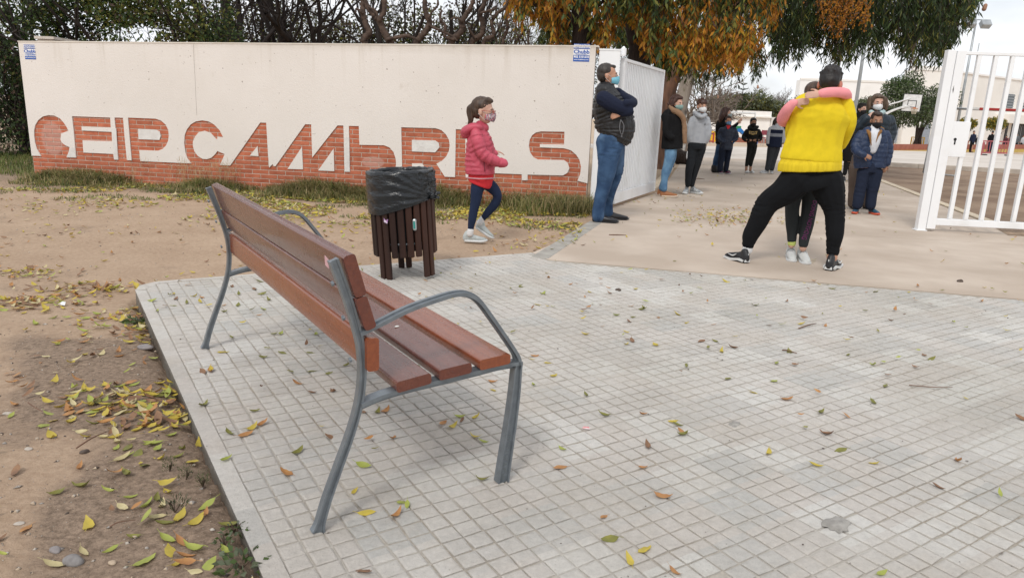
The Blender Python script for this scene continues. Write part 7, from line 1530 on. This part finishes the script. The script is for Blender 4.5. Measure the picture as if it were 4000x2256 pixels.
# ---- fallen leaves
FL = {'yellow': mat('fallen_yellow', (.60, .46, .07), (.48, .38, .07), rough=.5, sc=30, trans=.2), 'lime': mat('fallen_lime', (.42, .44, .10), (.32, .36, .08), rough=.5, sc=30, trans=.2), 'olive': mat('fallen_olive', (.26, .24, .05), (.17, .17, .045), rough=.45, sc=30, trans=.15),
      'orange': mat('fallen_orange', (.50, .26, .09), (.38, .18, .07), rough=.5, sc=30, trans=.15), 'brown': mat('fallen_brown', (.27, .15, .08), (.18, .10, .06), rough=.7, sc=30), 'pale': mat('fallen_pale', (.60, .52, .30), (.50, .42, .22), rough=.6, sc=30, trans=.15)}
vein = mat('leaf_midrib', (.55, .50, .22), (.45, .38, .18), rough=.5)
def leaf_shape(seed, L=.058, W=.0125):
    r = random.Random(seed); fold = r.uniform(.15, .65); curl = r.uniform(-.35, .9); bow = r.uniform(-.25, .35); n = 7; mid, lf, rt = [], [], []
    for i in range(n):
        t = i / (n - 1); w = W * math.sin(math.pi * min(1, t ** .8 * .98 + .01)) ** .85 * (1 + .08 * r.uniform(-1, 1)); x = L * (t - .5); y = bow * L * (t - .5) ** 2; zc = curl * L * .55 * (t - .5) ** 2 * 2 + .002 + (.006 * r.random() if i in (0, n - 1) else 0)
        mid.append((x, y, zc)); lf.append((x, y + w * math.cos(fold), zc + w * math.sin(fold) * (1 if curl > -.1 else -.3) + .0015 * r.uniform(-1, 1))); rt.append((x, y - w * math.cos(fold), zc + w * math.sin(fold) * (1 if curl > -.1 else -.3) + .0015 * r.uniform(-1, 1)))
    V = mid + lf + rt; F = []
    for i in range(n - 1): F += [(i, i + 1, n + i + 1, n + i), (2 * n + i, 2 * n + i + 1, i + 1, i)]
    o = len(V); s0 = mid[0]; V += [(s0[0], s0[1] - .0008, s0[2]), (s0[0], s0[1] + .0008, s0[2]), (s0[0] - .014, s0[1] + .004 + .0007, s0[2] + .003), (s0[0] - .014, s0[1] + .004 - .0007, s0[2] + .003)]; F.append((o, o + 1, o + 2, o + 3))
    mz = min(v[2] for v in V); return [(a, b, c - mz + .001) for a, b, c in V], F
SH = [leaf_shape(i) for i in range(9)]; LM = {}
for c in FL:
    for i, (v, f) in enumerate(SH):
        me = bpy.data.meshes.new('fallen_leaf'); me.from_pydata(v, [], f); me.materials.append(FL[c]); me.polygons.foreach_set('use_smooth', [True] * len(f)); LM[(c, i)] = me
A_l = [(275, 75), (170, 42), (40, 85), (580, 97), (365, 110), (145, 118), (120, 170), (490, 220), (570, 230), (550, 250), (690, 230), (820, 257), (345, 310), (540, 355), (565, 340), (677, 362), (100, 412), (165, 443), (195, 505), (100, 547), (350, 598), (1015, 517), (890, 340), (955, 342), (1043, 373), (985, 390), (1305, 390), (1580, 408), (1700, 452), (1975, 425), (1135, 582), (1295, 617), (1230, 530), (1757, 551), (1700, 632), (1453, 678), (430, 690), (615, 685), (757, 722), (780, 737), (800, 767), (800, 784), (640, 835), (240, 850), (1210, 868), (1545, 854), (1480, 780), (1430, 928), (1700, 917), (2095, 906), (225, 935), (620, 935), (710, 1073), (430, 1167), (455, 1273), (625, 1322), (553, 1370), (765, 1428), (2003, 1028), (1740, 1435), (2395, 707), (1710, 108), (1505, 95), (1005, 62), (1785, 245), (1145, 172), (615, 192), (560, 177), (775, 215), (1210, 265), (1475, 268), (1360, 262)]
B_l = [(465, 80), (500, 80), (700, 82), (225, 100), (508, 185), (405, 210), (668, 185), (175, 182), (60, 290), (108, 288), (675, 290), (868, 258), (773, 300), (593, 358), (678, 412), (800, 403), (65, 480), (355, 515), (210, 642), (340, 610), (303, 648), (395, 590), (190, 790), (600, 745), (778, 660), (530, 862), (970, 825), (912, 970), (1180, 1030), (1215, 1045), (1150, 1103), (985, 1088), (970, 520), (1045, 522), (1095, 512), (1137, 668), (1503, 550), (1525, 570), (1410, 587), (1467, 603), (1600, 553), (1600, 660), (1640, 685), (1635, 900), (970, 1420), (1700, 350), (1700, 397), (1450, 317)]
C_l = [(430, 240), (455, 285), (435, 350), (230, 305), (275, 400), (560, 325), (680, 315), (700, 270), (625, 262), (980, 172), (1245, 125), (1195, 190), (1050, 243), (1265, 240), (905, 410), (1040, 350), (1280, 380), (1335, 295), (1240, 440), (900, 348)]
D_l = [(540, 205), (810, 180), (895, 168), (700, 175), (1060, 160), (1040, 240), (1095, 215), (1130, 260), (940, 240), (970, 225), (830, 323), (825, 355), (990, 343), (1125, 355), (1160, 372), (970, 310), (455, 335), (325, 360), (480, 385), (465, 415), (625, 430), (345, 512), (565, 510), (825, 455), (770, 520), (690, 515), (930, 430), (960, 437), (1045, 435), (1025, 472), (920, 470), (1160, 415), (1130, 508), (780, 560), (850, 590), (765, 600), (915, 630), (845, 635), (810, 663), (1010, 570), (1050, 600), (1210, 600), (1180, 655), (1270, 685), (1065, 670), (960, 715), (530, 725), (845, 775), (535, 852), (865, 920), (370, 897), (1035, 930), (1115, 890), (980, 967), (1075, 970), (1370, 975), (1185, 1060), (1095, 1100), (1025, 1055), (1305, 1080), (1515, 1105), (590, 1107), (890, 1180), (1115, 1205), (1215, 1225), (1125, 1275), (1285, 1260), (730, 1270), (550, 1290), (375, 1375), (957, 1350), (1180, 1360), (1380, 1335), (1490, 1270), (1230, 1310), (640, 290), (540, 350), (600, 300), (760, 260), (290, 440), (1290, 1370)]
E_l = [(270, 820), (570, 1125), (590, 1190), (410, 1245), (690, 1045), (850, 810), (570, 840), (990, 1215), (840, 1300), (720, 1330), (600, 1330), (850, 1345), (1090, 1355), (1000, 1150), (960, 1130), (30, 935), (340, 965), (180, 730), (250, 1110), (380, 1070), (800, 860), (740, 880), (650, 900), (900, 1010), (850, 1040), (960, 1000)]
def leaf_at(px, py):
    q = G(px, py); z = surf_z(q.x, q.y)
    if z < -.02: q = G(px, py, z); z = surf_z(q.x, q.y)
    return Vector((q.x, q.y, z))
allp = [leaf_at(2000 + x * .83, 1050 + y * .83) for x, y in A_l] + [leaf_at(750 + x * .6925, 1250 + y * .6925) for x, y in B_l] + [leaf_at(500 + x * .4129, 1050 + y * .4129) for x, y in C_l] + [leaf_at(x * .5892, 1400 + y * .5892) for x, y in D_l] + [leaf_at(x * .5507, 650 + y * .5507) for x, y in E_l]
CW = {'yellow': 'bright yellow', 'lime': 'pale green', 'olive': 'olive green', 'orange': 'orange', 'brown': 'dry brown', 'pale': 'pale cream yellow'}
def where_is(q, soil):
    r = q - BO; u, v = r.dot(U), r.dot(V_)
    if soil:
        if edge_dist(q.x, q.y, PAVE) < .16: return 'on the earth against the ' + ('near' if q.y < 2.3 else 'middle' if q.y < 3.3 else 'far') + ' paving edge'
        if q.y < 1.75: return 'on the earth near the bottom left corner'
        if q.y < 2.35: return 'on the dark earth beside the sprigs and weeds'
        if q.y < 3.1: return 'on the dark earth left of the bench'
        return 'on the open earth beyond the corner of the paving'
    if -.05 < v < .7 and -.1 < u < 1.95: return 'on the paving under the ' + ('near' if u < .9 else 'far') + ' half of the bench'
    if v < 0 and u > -.2: return 'on the paving behind the bench, ' + ('near its far leg' if u > 1.2 else 'near its middle' if u > .55 else 'near its nearest leg')
    if u > 1.95: return 'on the paving between the bench and the bin'
    if q.y < 2.2: return 'on the nearest paving, ' + ('below the bench' if q.x < .1 else 'right of the bench')
    if q.x < 1.2: return 'on the paving ' + ('just right of the bench seat' if q.y < 3.4 else 'between the bench and the concrete path')
    if q.y > 4.2: return 'on the paving close to the concrete path' + (', far right' if q.x > 3 else '')
    return 'on the paving in the ' + ('middle of the right half' if q.x < 2.2 else 'far right part')
for k, q in enumerate(allp[:290]):
    soilz = not inpoly(q.x, q.y, PAVE); c = random.choice(['yellow', 'lime', 'yellow', 'olive', 'orange', 'lime', 'pale'] if soilz else ['yellow', 'olive', 'lime', 'olive', 'orange', 'yellow', 'brown']); zone = where_is(q, soilz)
    o = bpy.data.objects.new('fallen_leaf', LM[(c, random.randrange(9))]); COL.objects.link(o); o.location = q; o.rotation_euler = (random.gauss(0, .16), random.gauss(0, .16), random.uniform(0, 6.28)); s = random.uniform(.75, 1.25) * (1.05 if soilz else .9); o.scale = (s, s * random.uniform(.8, 1.2), s)
    sz = 'large ' if s > (1.12 if soilz else .98) else ('small ' if s < (.9 if soilz else .78) else ''); lb_ = sz + CW[c] + ' fallen leaf ' + zone; tag(o, lb_, 'leaf', lb_)
# the great many smaller ones
def scatter(name, label, fn, n, cols, smin=.6, smax=1.15):
    V = []; F = []; mi = []; keys = list(FL); used = sorted(set(cols), key=keys.index)
    k = 0; tries = 0
    while k < n and tries < n * 30:
        tries += 1; r = fn()
        if r is None: continue
        x, y = r; z = surf_z(x, y) + random.uniform(0, .008); v, f = SH[random.randrange(9)]; a = random.uniform(0, 6.28); ca, sa = math.cos(a), math.sin(a); s = random.uniform(smin, smax); tx_, ty_ = random.gauss(0, .22), random.gauss(0, .22); o = len(V)
        for (px_, py_, pz) in v: X, Y = px_ * s * ca - py_ * s * sa, px_ * s * sa + py_ * s * ca; V.append((x + X, y + Y, z + pz * s + X * tx_ + Y * ty_ + abs(tx_ + ty_) * .02))
        F += [tuple(i + o for i in q) for q in f]; mi += [used.index(random.choice(cols))] * len(f); k += 1
    rawmesh(name, V, F, [FL[c] for c in used], None, mi, smooth=True, kind='stuff', label=label)
def near_wall():
    s = random.uniform(0.6, WL + .05); d = abs(random.gauss(.9, .75)) + .1; x, y = wall_xy(s, d)
    if inpoly(x, y, PAVE): return None
    if s < 4 and random.random() < .55: return None
    return (x, y) if noise.noise(Vector((x * .9, y * 1.4, 8))) > -.25 + .1 * d else None
scatter('leaf_litter', 'yellow and green leaf litter on the earth below the lettered wall', near_wall, 5200, ['yellow', 'lime', 'lime', 'yellow', 'olive', 'pale', 'yellow', 'brown'], .75, 1.35)
def earth():
    x = random.uniform(-8.5, 1.0); y = random.uniform(1.2, 9.5)
    if inpoly(x, y, PAVE) or inpoly(x, y, PATH): return None
    n = noise.noise(Vector((x * .8 + 4, y * 1.1, 2))); e = edge_dist(x, y, PAVE); w = .16 + (.8 if n > .12 else 0) + .9 * math.exp(-e * 3.2)
    return (x, y) if random.random() < w * .6 else None
scatter('leaf_litter', 'scattered leaf litter on the bare earth left of the paving', earth, 1000, ['yellow', 'orange', 'brown', 'lime', 'pale', 'orange', 'yellow', 'brown'], .55, 1.1)
def pile():
    c = random.choice([G(180, 1165, -.08), G(60, 1190, -.08), G(330, 1125, -.08), G(420, 1110, -.06), G(520, 1240, -.1), G(560, 1300, -.09), G(120, 1060, -.08), G(400, 1590, -.05), G(560, 1550, -.05), G(690, 1650, -.05)]); return (c.x + random.gauss(0, .16), c.y + random.gauss(0, .10)) if not inpoly(c.x, c.y, PAVE) else None
def pile2():
    r = pile(); return None if r is None or inpoly(r[0], r[1], PAVE) else r
scatter('leaf_pile', 'drifts of orange and yellow leaves gathered on the earth', pile2, 430, ['orange', 'yellow', 'brown', 'yellow', 'pale', 'brown', 'lime'], .7, 1.25)
def onpath():
    if random.random() < .45: c = G(2850 + random.gauss(0, 110), 850 + random.gauss(0, 16)); x, y = c.x, c.y
    elif random.random() < .15: c = G(random.uniform(2450, 2750), 770 + random.gauss(0, 18)); x, y = c.x, c.y
    else: x, y = random.uniform(0, 8), random.uniform(5.3, 22)
    return (x, y) if inpoly(x, y, PATH) else None
scatter('leaf_litter', 'small yellow and brown leaves lying on the concrete path through the gate', onpath, 560, ['yellow', 'orange', 'olive', 'brown', 'lime', 'yellow'], .55, 1.05)
def onpave():
    x, y = random.uniform(-2.4, 6), random.uniform(2.2, 6.2)
    return (x, y) if inpoly(x, y, PAVE) and random.random() < (.25 + .25 * (y - 2.2)) else None
scatter('leaf_litter', 'small leaf scraps lying on the far part of the tiled paving', onpave, 230, ['yellow', 'olive', 'lime', 'brown', 'orange'], .4, .85)
# pebbles and crumbs
def pebble_field(name, n, label, fn, rmin, rmax, m):
    V = []; F = []; bv_ = [Vector(v) for v in [(1, 0, 0), (-1, 0, 0), (0, 1, 0), (0, -1, 0), (0, 0, 1), (0, 0, -1)]]; bf_ = [(0, 2, 4), (2, 1, 4), (1, 3, 4), (3, 0, 4), (2, 0, 5), (1, 2, 5), (3, 1, 5), (0, 3, 5)]
    k = 0
    while k < n:
        r = fn()
        if r is None: continue
        x, y = r; k += 1; z = surf_z(x, y); s = rmin + (rmax - rmin) * random.random() ** 4; R = Matrix.Rotation(random.uniform(0, 6.28), 3, 'Z') @ Matrix.Rotation(random.gauss(0, .3), 3, 'X'); o = len(V); sc3 = (random.uniform(.8, 1.4), random.uniform(.7, 1.1), random.uniform(.4, .7))
        for b in bv_: q = R @ Vector((b.x * sc3[0], b.y * sc3[1], b.z * sc3[2])) * s; V.append((x + q.x, y + q.y, z + q.z + s * .1))
        F += [tuple(i + o for i in q) for q in bf_]
    mi = [random.randrange(len(m)) for _ in range(n) for __ in range(8)]; rawmesh(name, V, F, m, None, mi, nv=3, kind='stuff', label=label)
stm = [mat('pebble_grey', (.34, .31, .28), (.22, .20, .18), rough=.9, sc=20), mat('pebble_tan', (.50, .40, .29), (.38, .29, .21), rough=.9, sc=20), mat('pebble_dark', (.13, .10, .08), (.08, .06, .05), rough=.9), mat('pebble_white', (.50, .45, .39), (.38, .33, .28), rough=.9)]
def soil_pt():
    x = random.uniform(-6, .6); y = random.uniform(1.1, 8) if random.random() < .4 else random.uniform(1.1, 4)
    return None if inpoly(x, y, PAVE) or inpoly(x, y, PATH) else (x, y)
pebble_field('gravel', 6500, 'fine gravel and crumbs on the bare earth', soil_pt, .002, .012, stm)
pebble_field('grit', 500, 'grit scattered over the tiled paving', lambda: (lambda x, y: (x, y) if inpoly(x, y, PAVE) else None)(random.uniform(-2, 5), random.uniform(1.2, 6)), .0015, .006, [stm[0], stm[2]])
def stone(px, py, r, label, m, fl=.6):
    q = leaf_at(px, py); mb = MB(); mb.ell((q.x, q.y, q.z + r * fl * .45), (r * 1.25, r * .85, r * fl), RZ(random.uniform(-.6, .6)), 18, 12); ph = random.uniform(0, 40)
    mb.v = [tuple(Vector(v) + (Vector(v) - q).normalized() * r * .22 * noise.noise(Vector(v) * (1.1 / r) + Vector((ph, 0, 0)))) for v in mb.v]; mb.build('stone', m, smooth=True, label=label, cat='stone')
stone(.5892 * 365, 1400 + 1272 * .5892, .015, 'smooth grey pebble on the earth in the lower left corner', mat('stone_grey', (.30, .27, .26), (.2, .18, .18), rough=.7, sc=30))
stone(.5892 * 485, 1400 + 1350 * .5892, .023, 'largest smooth grey stone near the bottom left corner', mat('stone_grey2', (.26, .245, .235), (.17, .155, .15), rough=.7, sc=40))
stone(.5892 * 560, 1400 + 620 * .5892, .013, 'small black stone on the earth left of the paving', stm[2]); stone(.5892 * 130, 1400 + 1095 * .5892, .012, 'chalky white stone at the left edge of the picture', stm[3], .35); stone(.5892 * 50, 1400 + 358 * .5892, .016, 'flat pale stone among dark soil at the left edge', stm[3], .35)
stone(.5892 * 190, 1400 + 595 * .5892, .013, 'flat cream stone on the dark soil left of the paving', stm[3], .4); stone(.5892 * 745, 1400 + 1355 * .5892, .010, 'small tan pebble near the bottom edge on the earth', stm[1]); stone(3750, 1100, .022, 'small dark stone alone on the concrete path at the right', stm[2]); stone(2415, 1134, .018, 'small dark cone on the paving left of centre path edge', stm[2]); stone(500 + 165 * .4129, 1050 + 735 * .4129, .035, 'grey flat stone against the left edge of the paving', MATS['stone_grey'], .4)
# mortar lump and stain on the tiles
def lump(px, py, rx, ry, label, m, z=.006):
    q = G(px, py); poly = blob2d(0, 0, rx, ry, 18, random.uniform(0, 3)); mb = MB(); n = len(poly); mb.add([(q.x + x, q.y + y, .0005) for x, y in poly] + [(q.x + x * .8, q.y + y * .8, z) for x, y in poly], [tuple(range(n, 2 * n))] + [(i, (i + 1) % n, n + (i + 1) % n, n + i) for i in range(n)]); mb.build('mortar_lump', m, smooth=True, label=label, cat='lump')
ml_ = mat('mortar_grey', (.36, .34, .31), (.25, .235, .215), rough=.95, sc=40, bump=.004, bsc=90); lump(3268, 2047, .05, .036, 'grey lump of dried mortar stuck to the paving in the lower right', ml_, .009); lump(2870, 1655, .034, .020, 'flat grey patch of dried mortar on the paving near the middle right', ml_, .004)
# twigs on the paving
def stick(a, b, r, label, nm='twig'):
    A, B = G(*a), G(*b); M_ = (A + B) / 2 + Vector((random.gauss(0, .01), random.gauss(0, .01), .008)); MB().tube([A + Zv * .004, M_, B + Zv * .005], [r, r * .9, r * .5], 6, k=4, cap='round').build(nm, mat('stick_brown', (.20, .11, .07), (.13, .075, .05), rough=.8), smooth=True, label=label, cat='twig')
stick((3552, 1506), (3720, 1515), .0025, 'long thin brown twig lying on the paving at the right'); stick((3120, 1284), (3188, 1266), .004, 'short brown twig on the paving below the man in yellow'); stick((3057, 1369), (3112, 1382), .004, 'stubby brown twig on the paving right of centre'); stick((2380, 918), (2447, 920), .006, 'curved brown stick on the concrete path near the kerb'); stick((2718, 700), (2752, 701), .008, 'dark stick on the path behind the boy in grey')
stick((110, 1575), (165, 1610), .0025, 'pale dry twig on the earth at the left'); stick((300, 1752), (415, 1690), .003, 'thin grey twig crossing dark soil left of the paving'); stick((430, 2060), (530, 2035), .002, 'thin wiry twig near the bottom left')
f = leaf_at(226, 1192); MB().prism([(0, 0), (.05, -.01), (.035, .03), (.01, .035)], f + Zv * .012, (1, 0, 0), (0, .95, .3), (0, 0, .001)).build('paper_scrap', MW, label='white paper scrap on the leaf drift at the left edge', cat='paper')
f = G(2275, 1676); MB().prism([(0, 0), (.03, -.004), (.026, .014), (.004, .016)], f + Zv * .004, (1, 0, 0), (0, 1, .1), (0, 0, .001)).build('paper_scrap', mat('scrap_red_white', (.8, .76, .76), (.6, .1, .1), sc=25), label='tiny red and white paper scrap on the paving', cat='paper')
# weeds at the edge of the paving
def weed(px, py, n, r, leafL, mats_, label, upright=False):
    q = leaf_at(px, py); t = thing('weed', label, 'weed', q); P, D, L, W, M = [], [], [], [], []
    for _ in range(n): a = random.uniform(0, 6.28); s = r * random.random() ** .6; P.append(q + Vector((math.cos(a) * s, math.sin(a) * s, random.uniform(.005, .03 if not upright else .05)))); D.append((math.cos(a), math.sin(a), random.uniform(.0, .7) if not upright else 1.5)); L.append(leafL * random.uniform(.6, 1.2)); W.append(leafL * random.uniform(.5, .7) * (1 if not upright else .22)); M.append(random.choice(mats_))
    leaves('foliage', P, D, L, W, M, t, kind='stuff'); mb = MB()
    for _ in range(5): a = random.uniform(0, 6.28); mb.tube([q, q + Vector((math.cos(a) * r * .5, math.sin(a) * r * .5, .03))], .0018, 4)
    mb.build('stem', LG[6], t)
weed(.5892 * 1600, 1400 + 1350 * .5892, 60, .055, .028, [1, 7, 7], 'broad leaved green weed against the paving edge at the bottom'); weed(.5892 * 1560, 1400 + 1165 * .5892, 40, .035, .018, [1, 7], 'small green weed just above the broad leaved one by the paving'); weed(.5892 * 1490, 1400 + 1240 * .5892, 28, .03, .016, [1, 7], 'tiny green weed left of the broad leaved weed')
weed(.5892 * 1125, 1400 + 745 * .5892, 150, .022, .012, [0, 1, 1], 'feathery dark green sprig nearest the dark soil left of the paving', True); weed(.5892 * 1235, 1400 + 800 * .5892, 160, .024, .012, [0, 1, 1], 'feathery dark green sprig in the middle of three beside the paving', True); weed(.5892 * 1345, 1400 + 845 * .5892, 150, .022, .012, [0, 1, 1], 'feathery dark green sprig closest to the paving edge', True); weed(.5892 * 1160, 1400 + 1010 * .5892, 90, .04, .02, [0, 7], 'low grey green sprig below the feathery ones', True)
weed(540, 1262, 50, .07, .035, [1, 7, 1], 'green leafy weed at the foot of the paving corner')
